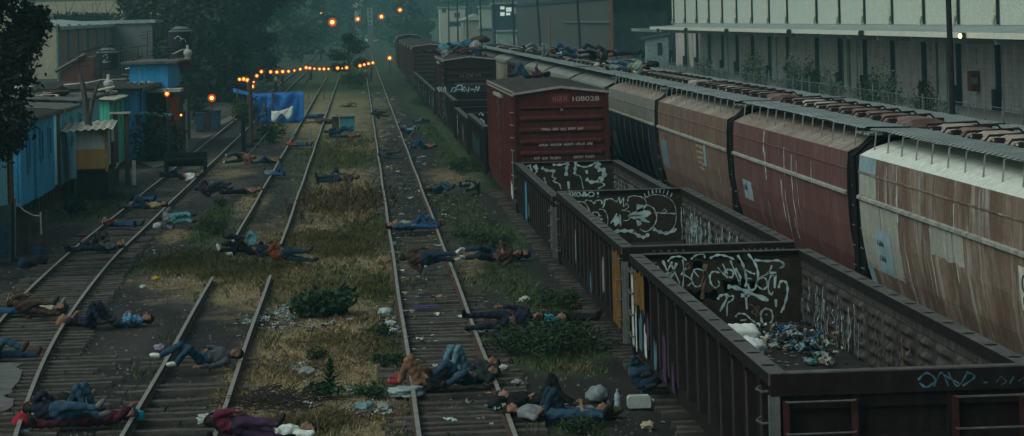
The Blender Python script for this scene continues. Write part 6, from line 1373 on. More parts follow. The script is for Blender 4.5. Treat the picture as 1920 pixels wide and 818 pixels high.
# ------------------------------------------------------------------ grass as tufts of thin blades
M_dry = leafmat('dry_grass', (.25, .185, .105), (.45, .35, .215), 1.0); M_mixg = leafmat('yellow_green_grass', (.10, .105, .04), (.26, .225, .10), 1.0); M_brn = leafmat('brown_grass', (.13, .09, .05), (.26, .19, .10), 1.0); M_gr = leafmat('green_grass', (.06, .09, .034), (.125, .16, .065), 1.0)
def blades(name, spots, m, h, nb, lean=.5, wd=.012):
    n = len(spots) * nb; C = np.repeat(np.asarray(spots), nb, 0); C[:, :2] += VG.normal(size=(n, 2)) * .05
    a = VG.random(n) * 6.283; l = VG.random(n) * lean; hh = h * VG.uniform(.45, 1.15, n) * np.repeat(VG.uniform(.6, 1.2, len(spots)), nb)
    dx, dy = np.cos(a), np.sin(a); sx, sy = -dy, dx; wv = wd * VG.uniform(.6, 1.5, n)
    def pt(o, t, up_): return np.stack([C[:, 0] + sx * wv * o + dx * hh * l * t, C[:, 1] + sy * wv * o + dy * hh * l * t, C[:, 2] + hh * up_], 1)
    V = np.stack([pt(-.5, 0, 0), pt(.5, 0, 0), pt(.35, .35, .6), pt(0, 1.0, .95), pt(-.35, .35, .6)], 1).reshape(-1, 3)
    me = bpy.data.meshes.new(name); me.vertices.add(5 * n); me.vertices.foreach_set('co', V.ravel()); me.loops.add(5 * n); me.loops.foreach_set('vertex_index', np.arange(5 * n)); me.polygons.add(n); me.polygons.foreach_set('loop_start', np.arange(0, 5 * n, 5)); me.polygons.foreach_set('loop_total', np.full(n, 5)); me.update(calc_edges=True)
    me.materials.append(m); o = bpy.data.objects.new(name, me); COL.objects.link(o); return tag(o, kind='stuff')
def onrail(X, Y):
    for k, c in TRK.items():
        if k == 2 and 62 < Y < 74: continue
        if abs(abs(X - c(Y)) - .7175) < .09: return True
    return 4.4 < X < 7.7
def sow(n, k, thr, ymax, inside_ok=.25, X0=-15, X1=5.2, pw=1.6):
    out = []
    while len(out) < n:
        Y = 37 + (ymax - 37) * VG.random() ** pw; X = VG.uniform(X0, X1)
        if onrail(X, Y): continue
        t = any(abs(X - c(Y)) < .66 for q, c in TRK.items() if not (q == 2 and 57 < Y < 80))
        if t and VG.random() > inside_ok: continue
        z = zval(X, Y)[k]
        if VG.random() < (z - thr) / (1 - thr): out.append((X, Y, -.03))
    return out
blades('dry_grass', sow(9000, 0, .15, 150), M_dry, .06, 7, 1.4)
blades('green_grass', sow(4200, 1, .2, 160), M_gr, .15, 7, .8)
def patch(x, y, rx, ry, n):
    n = int(n * .8)
    c = gp(x, y); sx = (gp(x + rx, y) - c).length; sy = (gp(x, y - ry) - c).length; q = VG.normal(size=(n, 2)) * .55
    return [(c.x + a * sx, c.y + b_ * sy, -.03) for a, b_ in q if not onrail(c.x + a * sx, c.y + b_ * sy) or (63.5 < c.y < 74)]
blades('tall_brown_grass', patch(630, 388, 75, 24, 420) + patch(655, 372, 70, 20, 260) + patch(690, 380, 30, 30, 60), M_brn, .3, 8, .8, .009)
blades('tall_dry_grass', patch(590, 445, 80, 12, 420) + patch(650, 470, 70, 14, 420) + patch(330, 495, 60, 14, 320) + patch(470, 505, 110, 12, 480) + patch(420, 512, 60, 8, 250) + patch(640, 455, 70, 8, 200), M_mixg, .17, 8, .9, .010)
blades('tall_grass', patch(640, 290, 55, 12, 320) + patch(660, 270, 50, 8, 200) + patch(640, 310, 60, 8, 160) + patch(390, 480, 80, 10, 220), M_mixg, .22, 7, .8, .012)
blades('mixed_grass', patch(600, 540, 120, 22, 520) + patch(640, 450, 80, 14, 300) + patch(690, 430, 40, 16, 160) + patch(560, 800, 80, 14, 220) + patch(480, 520, 80, 14, 240) + patch(620, 640, 90, 20, 160) + patch(640, 280, 60, 24, 200) + patch(700, 540, 30, 20, 180), M_mixg, .15, 7, .9)
blades('straw_grass', patch(640, 640, 90, 14, 420) + patch(560, 690, 90, 22, 500) + patch(690, 660, 40, 20, 260) + patch(640, 780, 110, 12, 460) + patch(430, 740, 25, 22, 160) + patch(1070, 690, 30, 6, 60) + patch(680, 600, 50, 10, 150), M_dry, .11, 8, 1.2, .010)
blades('track_weeds', [(TRK[k](Y) + VG.choice([-1, 1]) * VG.uniform(.8, 1.15) if VG.random() < .7 else TRK[k](Y) + VG.uniform(-.6, .6), Y, -.03) for k, Y in [(VG.choice([1, 2, 3]), 37 + 90 * VG.random() ** 1.5) for _ in range(620)]], M_gr, .16, 7, .8)
# ballast and stones lying about
def stones(name, n, r0, r1, m, ymax=120, X0=-15, X1=5.5):
    w = MB(); rg = random.Random(n)
    for _ in range(n):
        Y = 37 + (ymax - 37) * rg.random() ** 1.7; X = rg.uniform(X0, X1); r = rg.uniform(r0, r1) * (1 + Y / 200)
        if onrail(X, Y): continue
        a = rg.random() * 6.28; c, s = math.cos(a) * r, math.sin(a) * r; k = rg.uniform(.5, 1); z = gz(X, Y) - .005
        w.add([(X + c, Y + s, z), (X - s * k, Y + c * k, z), (X - c, Y - s, z), (X + s * k, Y - c * k, z), (X + rg.uniform(-.3, .3) * r, Y + rg.uniform(-.3, .3) * r, z + r * rg.uniform(.6, 1.1))], [(0, 1, 4), (1, 2, 4), (2, 3, 4), (3, 0, 4)])
    return tag(w.build(name, m), kind='stuff')
stones('gravel', 9000, .015, .05, mat('ballast_stone', (.085, .078, .07), .95, var=.5, scale=3)); stones('pale_gravel', 1500, .012, .035, mat('pale_stone', (.2, .19, .175), .95, var=.4, scale=3))
# ------------------------------------------------------------------ people
SK = mat('skin', (.22, .115, .075), .6, var=.15, scale=8); M_face = mat('face_dark', (.03, .016, .012), .6)
HAIRM = mat('black_hair', (.010, .008, .008), .6); SHOE = {'k': mat('dark_shoe', (.016, .014, .014), .6), 'w': mat('white_shoe', (.52, .53, .50), .6), 'b': mat('brown_boot', (.05, .022, .015), .65), 'r': mat('red_shoe', (.24, .025, .035), .6), 'g': mat('grey_shoe', (.12, .12, .12), .7)}
CC = dict(navy=(0.013, 0.017, 0.032), black=(0.008, 0.008, 0.009), jeans=(0.023, 0.054, 0.090), dkj=(0.013, 0.026, 0.047), ltj=(0.086, 0.158, 0.194), maroon=(0.054, 0.010, 0.020), purple=(0.036, 0.016, 0.040), gray=(0.054, 0.059, 0.072), pgray=(0.144, 0.158, 0.169), white=(0.50, 0.53, 0.50), red=(0.173, 0.016, 0.022), tan=(0.187, 0.097, 0.054), teal=(0.072, 0.187, 0.209), aqua=(0.036, 0.194, 0.245), brown=(0.054, 0.031, 0.024), orange=(0.202, 0.047, 0.018), yellow=(0.259, 0.216, 0.094), pink=(0.202, 0.079, 0.072), green=(0.013, 0.025, 0.020), blue=(0.018, 0.054, 0.122), cream=(0.288, 0.259, 0.194), plaid=(0.032, 0.101, 0.180), dgray=(0.025, 0.027, 0.030), wine=(0.094, 0.010, 0.032), sage=(0.187, 0.238, 0.194))
def cloth_m(c, plaid=False):
    k = 'cloth_' + c
    if k in MATS: return MATS[k]
    if c == 'plaid':
        m, nt, b = newmat(k); v = coords(nt, (1, 1, 1)); ck = node(nt, 'ShaderNodeTexChecker'); ck.inputs['Scale'].default_value = 14; ck.inputs['Color1'].default_value = (.03, .10, .22, 1); ck.inputs['Color2'].default_value = (.10, .26, .38, 1); nt.links.new(v, ck.inputs['Vector']); nt.links.new(ck.outputs[0], b.inputs['Base Color']); b.inputs['Roughness'].default_value = .9; MATS[k] = m; return m
    return mat(k, CC[c], .92, var=.45, scale=7, bmp=.5, spec=.15)
def unit(v): v = Vector(v); return v.normalized()
LEG = {'st': ((-1, .09, .0), (-1, .02, -.04), .9), 'up': ((-.60, .10, .80), (-.50, -.03, -.86), -.25), 'hi': ((-.42, .06, .9), (-.42, .0, -.9), -.25), 'mid': ((-.85, .14, .5), (-.85, -.05, -.52), .2), 'out': ((-.72, .55, .4), (-.6, -.45, -.45), .3), 'cr': ((-1, .05, .1), (-1, -.28, -.04), .9), 'cu': ((-.45, .03, .88), (-.75, .0, -.66), .3), 'cv': ((-.7, .03, .7), (-.9, .0, -.4), .3), 'wd': ((-.95, .28, .03), (-1, .12, -.03), .9), 'stand': ((-1, .08, .02), (-1, .02, 0), 0), 'walk': ((-.94, .06, .3), (-.98, .02, -.15), 0), 'sit': ((-.25, .2, .95), (-.9, 0, .25), 0)}
ARM = {'sd': ((-.93, .36, -.05), (-.97, .05, .12)), 'be': ((-.80, .58, -.08), (-.42, -.80, .40)), 'hd': ((.62, .75, .05), (.35, -.92, .15)), 'ch': ((-.78, .52, .25), (.15, -.88, .42)), 'ey': ((.45, .62, .62), (.45, -.85, .15)), 'ov': ((.3, .35, .9), (.75, -.6, .1)), 'out': ((-.2, .97, -.05), (-.35, .93, .0)), 'pr': ((.45, .85, -.02), (.75, -.6, .05)), 'fw': ((-.3, .1, .95), (.35, -.15, .9)), 'fr': ((-.45, .25, .85), (.3, -.5, .8))}
def caps(w, p0, p1, r0, r1, n=10):
    d = p1 - p0; L = d.length or 1e-6; t = d / L
    P, Rr = [], []
    for k in range(4): a = math.pi / 2 * (1 - k / 3); P.append(p0 - t * r0 * math.sin(a) * .98); Rr.append(max(.003, r0 * math.cos(a)))
    for k in range(1, 3): P.append(p0 + d * (k / 3)); Rr.append(r0 + (r1 - r0) * k / 3)
    for k in range(4): a = math.pi / 2 * k / 3; P.append(p1 + t * r1 * math.sin(a) * .98); Rr.append(max(.003, r1 * math.cos(a)))
    w.tube(P, Rr, n)
def ell(w, c, ax, r, n=12):
    "ellipsoid with three axes"
    o = MB(); o.ball((0, 0, 0), 1, n, 8)
    w.add([tuple(c + ax[0] * (p[0] * r[0]) + ax[1] * (p[1] * r[1]) + ax[2] * (p[2] * r[2])) for p in o.v], o.f)
NP = [0]
def person(label, hx, hy, fx, fy, z=.0, roll=0, legs=('st', 'st'), arms=('be', 'sd'), shirt='gray', pants='jeans', shoe='k', sl='l', hair='s', cap=None, face=0, sc=1.0, head_z=.03, group='people lying about the rail yard', d=None, pose=None, vox=.021):
    NP[0] += 1; rg = random.Random(NP[0] * 17)
    H_ = gp(hx, hy, z + .12) if d is None else pd(hx, hy, d); Ft = gp(fx, fy, z + .12) if d is None else pd(fx, fy, d)
    dirv = Vector((H_.x - Ft.x, H_.y - Ft.y, 0)).normalized()
    A, Lt, Fr = Vector((1, 0, 0)), Vector((0, 1, 0)), Vector((0, 0, 1))    # towards the head, to the side, to the front
    V = lambda t: A * t[0] + Lt * t[1] + Fr * t[2]
    J = {}
    up_ = .0
    pel = V((0, 0, 0)); wa = V((.13, 0, .0)); chst = V((.33, 0, .01)); nk = V((.49, 0, .0)); hd = V((.655, 0, .015 + head_z)); bones = []
    w = MB()
    def bone(p, q, r0, r1, lab): bones.append((p, q, (r0 + r1) / 2, lab)); caps(w, p, q, r0, r1)
    ell(w, V((.0, 0, 0)), (A, Lt, Fr), (.13, .165, .105)); bones.append((V((-.05, 0, 0)), V((.06, 0, 0)), .13, 'pants'))
    ell(w, wa, (A, Lt, Fr), (.16, .145, .10)); ell(w, chst, (A, Lt, Fr), (.20, .175, .115)); bones.append((V((.14, 0, 0)), V((.45, 0, 0)), .13, 'shirt'))
    caps(w, V((.44, -.13, .0)), V((.44, .13, .0)), .07, .07); caps(w, nk - A * .04, hd - A * .04 - Fr * .02, .058, .052); bones.append((nk + A * .02, hd, .08, 'skin'))
    fa = R(face); hA = A; hL = Lt * math.cos(fa) + Fr * math.sin(fa); hF = Fr * math.cos(fa) - Lt * math.sin(fa)
    ell(w, hd + hA * .02 - hF * .012, (hA, hL, hF), (.112, .078, .098)); ell(w, hd - hA * .045 + hF * .035, (hA, hL, hF), (.07, .058, .062))
    caps(w, hd + hA * .02 + hF * .085, hd - hA * .02 + hF * .108, .012, .018, 6)
    for s in (-1, 1): ell(w, hd + hL * s * .079 - hA * .005, (hA, hL, hF), (.032, .014, .02), 8)
    feet = []; hands = []
    for s, lk, ak in ((-1, legs[0], arms[0]), (1, legs[1], arms[1])):
        t, sh_, fp = LEG[lk]; hip = V((-.04, s * .092, 0)); kn = hip + unit(V((t[0], t[1] * s, t[2]))) * .43; an = kn + unit(V((sh_[0], sh_[1] * s, sh_[2]))) * .42
        bone(hip, kn, .088, .06, 'pants'); ell(w, kn, (A, Lt, Fr), (.06, .058, .06), 8); bone(kn, an, .058, .042, 'pants'); ell(w, kn + (an - kn) * .3 - Fr * .012, (unit(an - kn), Lt, Fr), (.12, .052, .055), 8)
        ft = unit(V((-.35, s * .35, fp if fp else .9)) if lk not in ('up', 'hi', 'cu', 'cv', 'mid') else V((-.9, s * .12, .12)))
        if lk in ('cu', 'cv'): ft = unit(V((-.6, 0, .8)))
        feet.append((an, ft)); bones.append((an, an + ft * .15, .05, 'shoe')); ell(w, an + ft * .07, (ft, Lt, ft.cross(Lt).normalized()), (.135, .045, .042), 8)
        u_, f_ = ARM[ak]; shd = V((.44, s * .165, .0)); el = shd + unit(V((u_[0], u_[1] * s, u_[2]))) * .285; wr = el + unit(V((f_[0], f_[1] * s, f_[2]))) * .25
        bone(shd, el, .056, .043, 'uarm'); bone(el, wr, .042, .029, 'farm'); fd = unit(wr - el); sd = fd.cross(V((.1, .2, 1))).normalized(); pn = sd.cross(fd)
        ell(w, wr + fd * .05, (fd, sd, pn), (.062, .042, .018), 8); bones.append((wr + fd * .02, wr + fd * .1, .05, 'skin')); hands.append((wr, fd, sd, pn, s))
    # one skin from all the shapes
    me = bpy.data.meshes.new('person'); me.from_pydata(w.v, [], w.f); o = bpy.data.objects.new('person', me); COL.objects.link(o)
    md = o.modifiers.new('r', 'REMESH'); md.mode = 'VOXEL'; md.voxel_size = vox; s_ = o.modifiers.new('s', 'SMOOTH'); s_.factor = .5; s_.iterations = 2
    dg = bpy.context.evaluated_depsgraph_get(); me2 = bpy.data.meshes.new_from_object(o.evaluated_get(dg)); bpy.data.objects.remove(o); bpy.data.meshes.remove(me)
    nv = len(me2.vertices); co = np.empty(nv * 3); me2.vertices.foreach_get('co', co); co = co.reshape(-1, 3); no = np.empty(nv * 3); me2.vertices.foreach_get('normal', no); no = no.reshape(-1, 3)
    faces = [tuple(p.vertices) for p in me2.polygons]; bpy.data.meshes.remove(me2)
    # nearest bone of every vertex
    best = np.full(nv, 9e9); lab = np.zeros(nv, int)
    for i, (p, q, r, l) in enumerate(bones):
        p, q = np.array(p), np.array(q); dq = q - p; t = np.clip(((co - p) @ dq) / max(1e-9, dq @ dq), 0, 1); di = np.linalg.norm(co - p - t[:, None] * dq, axis=1) - r
        m_ = di < best; best[m_] = di[m_]; lab[m_] = i
    names = np.array([b[3] for b in bones])[lab]; names[(names == 'shirt') & (co[:, 0] < .09)] = 'pants'
    # final placing: roll about the long axis, heading, resting on z
    Rm = Matrix.Rotation(R(roll), 3, 'X')
    if pose in ('stand', 'sit'): Rm = Matrix(((0, 0, 1), (0, 1, 0), (1, 0, 0))) @ Rm; Rm = Matrix.Rotation(math.atan2(dirv.y, dirv.x), 3, 'Z') @ Rm
    else: Rm = Matrix.Rotation(math.atan2(dirv.y, dirv.x), 3, 'Z') @ Rm
    Ra = np.array(Rm) * sc; P = co @ Ra.T; hw = Vector(Ra @ np.array(hd))
    zlow = np.percentile(P[:, 2], 1.2)
    zb = z if d is None else H_.z - (hw.z - zlow)
    off = np.array((H_.x - hw.x, H_.y - hw.y, zb - zlow)) if pose is None else np.array((H_.x - hw.x, H_.y - hw.y, z - zlow))
    org = Vector((off[0], off[1], off[2])); N = no @ np.array(Rm).T
    def part(name, sel, push, m, parent, wr=0.0):
        keep = [f for f in faces if sum(sel[list(f)]) >= 3]
        if not keep: return None
        idx = {}; vs, fs = [], []
        Q = P + N * (push + wr * np.sin(P[:, :1] * 37 + P[:, 1:2] * 29 + NP[0]) * np.sin(P[:, 2:] * 41 + P[:, 1:2] * 17))
        for f in keep:
            for i in f:
                if i not in idx: idx[i] = len(vs); vs.append(tuple(Q[i]))
            fs.append(tuple(idx[i] for i in f))
        b_ = MB(); b_.add(vs, fs); return b_.build(name, m, parent, smooth=True)
    b_ = MB(); b_.add([tuple(p) for p in P], faces, 0)
    T = lambda v: Vector(Ra @ np.array(v))
    for wr, fd, sd, pn, s in hands:        # five fingers, curled a little
        for k, (q, L) in enumerate(((-.030, .062), (-.010, .074), (.010, .070), (.030, .054))):
            a = wr + fd * .095 + sd * q; m_ = a + fd * L * .5 - pn * .006; e = a + fd * L * .85 - pn * .03; b_.tube([T(a - fd * .03), T(m_), T(e)], [.010 * sc, .009 * sc, .007 * sc], 5)
        a = wr + fd * .03 + sd * .038 * s; b_.tube([T(a), T(a + fd * .03 + sd * .025 * s), T(a + fd * .06 + sd * .028 * s)], [.012 * sc, .011 * sc, .008 * sc], 5)
    for s in (-1, 1): e = T(hd + hA * .012 + hL * s * .032 + hF * .083); b_.ball(e, .011 * sc, 6, 4, 1)
    mq = T(hd - hA * .052 + hF * .092); b_.ball(mq, (.016 * sc,) * 3, 6, 4, 1)
    body = b_.build('person', [SK, M_face], None, smooth=True, loc=org); tag(body, label, 'person', group)
    up = names == 'shirt'; sleeves = {'l': ('shirt', 'uarm', 'farm'), 's': ('shirt', 'uarm'), 't': ('shirt',)}[sl]
    part('shirt', np.isin(names, sleeves), .014, cloth_m(shirt), body, .013)
    part('trousers', names == 'pants', .012, cloth_m(pants), body, .011)
    for q in (0, 1):
        i0 = [i for i, b in enumerate(bones) if b[3] == 'shoe'][q]; part('shoe', lab == i0, .012, SHOE[shoe], body)
    hl = (co - np.array(hd)) @ np.array(hA); hf = (co - np.array(hd)) @ np.array(hF); ish = (names == 'skin') & (co[:, 0] > .52) & (np.linalg.norm(co - np.array(hd), axis=1) < .2)
    hs = ish & ((hl > .055) | (hf < .02 - (.03 if hair == 's' else -.02))) & (hf < .075)
    part('hair', hs, .016 if hair == 's' else .03, HAIRM, body, .006)
    if cap:
        cm = cloth_m(cap); part('cap', ish & (hl > .045), .028, cm, body); c_ = MB(); e0 = hd + hA * .06 + hF * .075
        L_ = [T(e0 + hL * .07), T(e0 + hL * .05 + hF * .07 + hA * .01), T(e0 - hL * .05 + hF * .07 + hA * .01), T(e0 - hL * .07)]; n_ = T(hA) * .012
        c_.add([tuple(v) for v in L_] + [tuple(v + n_) for v in L_], [(3, 2, 1, 0), (4, 5, 6, 7), (0, 1, 5, 4), (1, 2, 6, 5), (2, 3, 7, 6)]); c_.build('cap_brim', cm, body)
    return body
RAILZ = .075
P_ = person
# lower left, on the first track
P_('person in navy jacket and faded jeans, head in a red hood, lower left corner', 58, 783, 200, 796, .05, 70, ('cv', 'st'), ('ch', 'be'), 'navy', 'jeans', 'g', cap='red', vox=.018)
P_('person in white cap and charcoal shirt with both jean knees raised high', 72, 762, 180, 768, .06, 0, ('hi', 'hi'), ('be', 'be'), 'dgray', 'jeans', 'k', cap='white', vox=.018)
P_('person in maroon tee shielding eyes with a bare arm, blue cap, lower left', 243, 779, 140, 786, .04, 0, ('st', 'st'), ('ey', 'be'), 'maroon', 'maroon', 'k', 's', cap='gray', vox=.018)
P_('person cut off by the left edge, only jean legs and dark boots in view', -72, 662, 70, 664, .08, 0, ('st', 'cv'), ('sd', 'sd'), 'navy', 'jeans', 'b')
P_('person in pale cap and black top, jeans crossing the left rails to a pale shoe', 24, 563, 138, 572, .1, 0, ('st', 'st'), ('be', 'sd'), 'black', 'jeans', 'g', cap='sage')
P_('person in cream patterned top with dark green cap between the long dark pair', 116, 578, 30, 580, .09, 0, ('st', 'st'), ('be', 'be'), 'cream', 'blue', 'k', 's', cap='green')
P_('person in long brown coat stretched across the left track, orange cap', 24, 584, 120, 592, .1, 60, ('st', 'st'), ('be', 'sd'), 'brown', 'brown', 'k', cap='orange')
P_('person in purple shirt with black knees raised, head by the tan bag', 117, 600, 205, 603, .06, 0, ('hi', 'hi'), ('be', 'ch'), 'purple', 'navy', 'k', 's', vox=.018)
P_('person in blue checked shirt and grey trousers, knees raised, right of the left track', 277, 599, 190, 604, .0, 0, ('up', 'mid'), ('ch', 'ch'), 'plaid', 'gray', 'k', vox=.018)
P_('person in red cap with grey knees bent across the left track', 157, 455, 235, 462, .1, 0, ('up', 'up'), ('sd', 'be'), 'navy', 'dgray', 'g', cap='red'); P_('person with tan cap and white scarf lying head right across the left track', 226, 460, 150, 465, .1, 0, ('st', 'st'), ('be', 'ch'), 'gray', 'navy', 'k', cap='cream')
P_('person in white cap, maroon shirt and blue jeans straight across the left track', 199, 417, 280, 421, .1, 0, ('st', 'st'), ('be', 'be'), 'maroon', 'blue', 'k', cap='white'); P_('person curled asleep in grey top and pale aqua trousers beside a white bag', 305, 420, 366, 424, .0, 80, ('cv', 'cv'), ('be', 'ch'), 'pgray', 'teal', 'k')
P_('person in black shirt and blue jeans with red bundle, head left across the left track', 248, 377, 318, 381, .1, 30, ('mid', 'st'), ('be', 'sd'), 'black', 'blue', 'k'); P_('person in yellow shirt with a raised jean knee, head right across the left track', 308, 384, 236, 387, .1, 0, ('up', 'st'), ('be', 'be'), 'yellow', 'jeans', 'k', 's')
P_('person in white and orange shirt lying under the dark bench on the left track', 372, 331, 300, 333, .1, 20, ('cv', 'st'), ('be', 'sd'), 'white', 'navy', 'k', 's')
P_('person in blue cap and dark clothes curled beside the left track', 371, 362, 425, 363, .0, 60, ('cv', 'cv'), ('be', 'ch'), 'purple', 'navy', 'k', cap='blue'); P_('person in pink sleeves and black trousers lying next to the blue capped one', 487, 356, 418, 360, .03, 0, ('st', 'st'), ('be', 'be'), 'pink', 'black', 'k', 's')
P_('person in pink shirt with white shoes lying below the black post', 476, 303, 424, 306, .0, 60, ('st', 'cv'), ('be', 'sd'), 'pink', 'dkj', 'w'); P_('person in tan orange shirt and jeans at the rail beside the pink shirted one', 521, 300, 474, 304, .05, 0, ('mid', 'st'), ('be', 'be'), 'tan', 'jeans', 'k', 's')
P_('person in pale blue shirt with one raised jean knee, blue cap, on the second track', 499, 324, 572, 328, .09, 0, ('hi', 'st'), ('be', 'sd'), 'ltj', 'blue', 'b', cap='blue')
P_('person in red and blue lying at the two pale stub posts', 540, 270, 594, 271, .08, 0, ('st', 'st'), ('be', 'sd'), 'red', 'blue', 'k')
P_('person with white shoes toward the left, dark jacket, asleep in the grass', 516, 470, 425, 473, .02, 20, ('up', 'st'), ('be', 'sd'), 'navy', 'black', 'w', cap='red'); P_('person in orange shirt with a pale sheet at the feet, asleep in the grass', 503, 487, 588, 491, .03, 60, ('st', 'st'), ('be', 'be'), 'orange', 'dkj', 'k', 's')
P_('person in white sweater curled on dark trousers behind the orange shirted sleeper', 486, 468, 452, 466, .03, 70, ('cu', 'cu'), ('ch', 'ch'), 'teal', 'navy', 'k')
P_('person in blue in the grass left of the teal box hut', 612, 252, 655, 251, .0, 50, ('cv', 'cv'), ('be', 'be'), 'blue', 'jeans', 'k'); P_('person in pale blue lying just beside the teal box hut', 672, 254, 634, 255, .0, 0, ('st', 'st'), ('be', 'be'), 'orange', 'dkj', 'k')
P_('person in brown coat half buried in tall grass', 668, 336, 612, 338, .06, 30, ('st', 'st'), ('be', 'sd'), 'brown', 'dkj', 'k'); P_('person in dark blue half hidden left of the brown coat in tall grass', 598, 334, 640, 331, .04, 0, ('up', 'st'), ('be', 'sd'), 'navy', 'dkj', 'b')
# third track
P_('person in dark clothes, teal hood, farthest across the straight track', 700, 218, 742, 219, .1, 60, ('st', 'st'), ('be', 'sd'), 'dgray', 'black', 'b', cap='teal'); P_('person in grey jacket and teal cap across the straight track, second from far', 714, 297, 774, 300, .1, 70, ('st', 'st'), ('be', 'sd'), 'gray', 'dgray', 'b', cap='teal')
P_('person in jeans with brown boots, dark hair at the left rail, across the straight track', 731, 425, 826, 424, .1, 10, ('up', 'st'), ('be', 'sd'), 'jeans', 'blue', 'b'); P_('person in pale top behind the brown booted one on the straight track', 741, 420, 815, 421, .1, 0, ('mid', 'st'), ('be', 'be'), 'sage', 'blue', 'b', 's')
P_('person in brown jacket and grey hood with white shoes across the straight track', 758, 497, 842, 499, .1, 75, ('cv', 'st'), ('be', 'sd'), 'brown', 'dkj', 'w', cap='gray')
P_('person in tan trousers with knees up and red shoes at the left rail, straight track', 862, 712, 780, 712, .09, 10, ('hi', 'hi'), ('be', 'sd'), 'black', 'tan', 'r', vox=.018)
P_('person in blue jeans with knees wide, dark green top, head on the right rail', 925, 700, 850, 712, .1, 0, ('out', 'cv'), ('be', 'sd'), 'green', 'jeans', 'b', cap='green', vox=.018); P_('person with two pale jean knees standing up behind the dark green top', 925, 682, 880, 688, .1, 0, ('hi', 'hi'), ('be', 'be'), 'dgray', 'ltj', 'k', vox=.018)
# right of it
P_('person in pale jeans and black top farthest right of the straight track', 803, 226, 752, 231, .0, 0, ('mid', 'st'), ('be', 'sd'), 'black', 'ltj', 'k'); P_('person in red shirt and pale jeans right of the straight track', 753, 246, 808, 248, .0, 30, ('cv', 'st'), ('be', 'sd'), 'maroon', 'ltj', 'k'); P_('person in pink shirt with raised blue knees right of the straight track', 815, 273, 760, 276, .0, 0, ('up', 'up'), ('be', 'be'), 'pink', 'blue', 'k', 's')
P_('person with white cap on the chest and bent jean legs by the right rail', 800, 356, 868, 360, .0, 20, ('cv', 'mid'), ('be', 'sd'), 'brown', 'jeans', 'k', hair='l'); P_('person slumped against the boxcar wheels in dark grey', 896, 352, 850, 362, .05, 40, ('st', 'st'), ('be', 'sd'), 'dgray', 'pgray', 'k')
P_('person in navy with blue cap, head to the wagons, behind the dark brown one', 985, 478, 905, 482, .0, 0, ('up', 'mid'), ('be', 'ch'), 'navy', 'green', 'k', cap='blue'); P_('person in dark brown top with pale hip cloth, white shoe left, by the third gondola', 972, 490, 888, 492, .0, 70, ('cv', 'cv'), ('be', 'ch'), 'brown', 'dkj', 'w')
P_('person in pale aqua shirt and maroon trousers, head right by the grassy bush', 1055, 598, 900, 604, .04, 0, ('mid', 'st'), ('be', 'ch'), 'aqua', 'maroon', 'b', 's', vox=.018); P_('person in navy blanket clothes in front of the aqua shirted sleeper', 1010, 611, 900, 618, .02, 60, ('st', 'st'), ('be', 'sd'), 'navy', 'navy', 'k'); P_('person with only a tanned face showing behind the aqua shirt', 985, 592, 1050, 592, .02, 0, ('st', 'st'), ('sd', 'sd'), 'green', 'black', 'k')
P_('person in black jacket with dark knee raised, hair on the right rail', 943, 745, 1060, 752, .06, 0, ('hi', 'mid'), ('sd', 'be'), 'black', 'black', 'k', vox=.018)
P_('person in grey tee and blue jeans, hands on belly, bottom right by the rail', 958, 771, 1095, 772, .05, 0, ('st', 'st'), ('be', 'be'), 'pgray', 'jeans', 'k', 's', vox=.018)
P_('person in checked shirt, blue cap, dark knees raised, head on an olive bag', 1133, 770, 1040, 776, .0, 0, ('hi', 'hi'), ('ch', 'be'), 'pgray', 'dkj', 'k', 's', cap='gray', vox=.018)
P_('person in denim jacket crouching half under the nearest gondola', 1196, 716, 1210, 745, .02, 70, ('cu', 'cu'), ('ch', 'ch'), 'jeans', 'dkj', 'k')
P_('person in grey sweatshirt and jeans with white shoes, knee raised, second track', 444, 671, 322, 679, .09, 30, ('up', 'mid'), ('sd', 'be'), 'gray', 'jeans', 'w', vox=.018)
P_('person in white tee with a red headband hand, purple trousers, at the bottom edge', 577, 806, 420, 818, .0, 0, ('st', 'cv'), ('hd', 'be'), 'white', 'purple', 'k', 's', vox=.018); P_('person in wine red sweater at the bottom edge, black hat', 400, 811, 520, 826, .02, 60, ('st', 'st'), ('be', 'sd'), 'wine', 'purple', 'k', cap='black', vox=.018)
P_('person bundled in blue and black on the verge below the blue homes', 125, 396, 160, 401, .0, 60, ('cu', 'cu'), ('ch', 'ch'), 'blue', 'black', 'k')
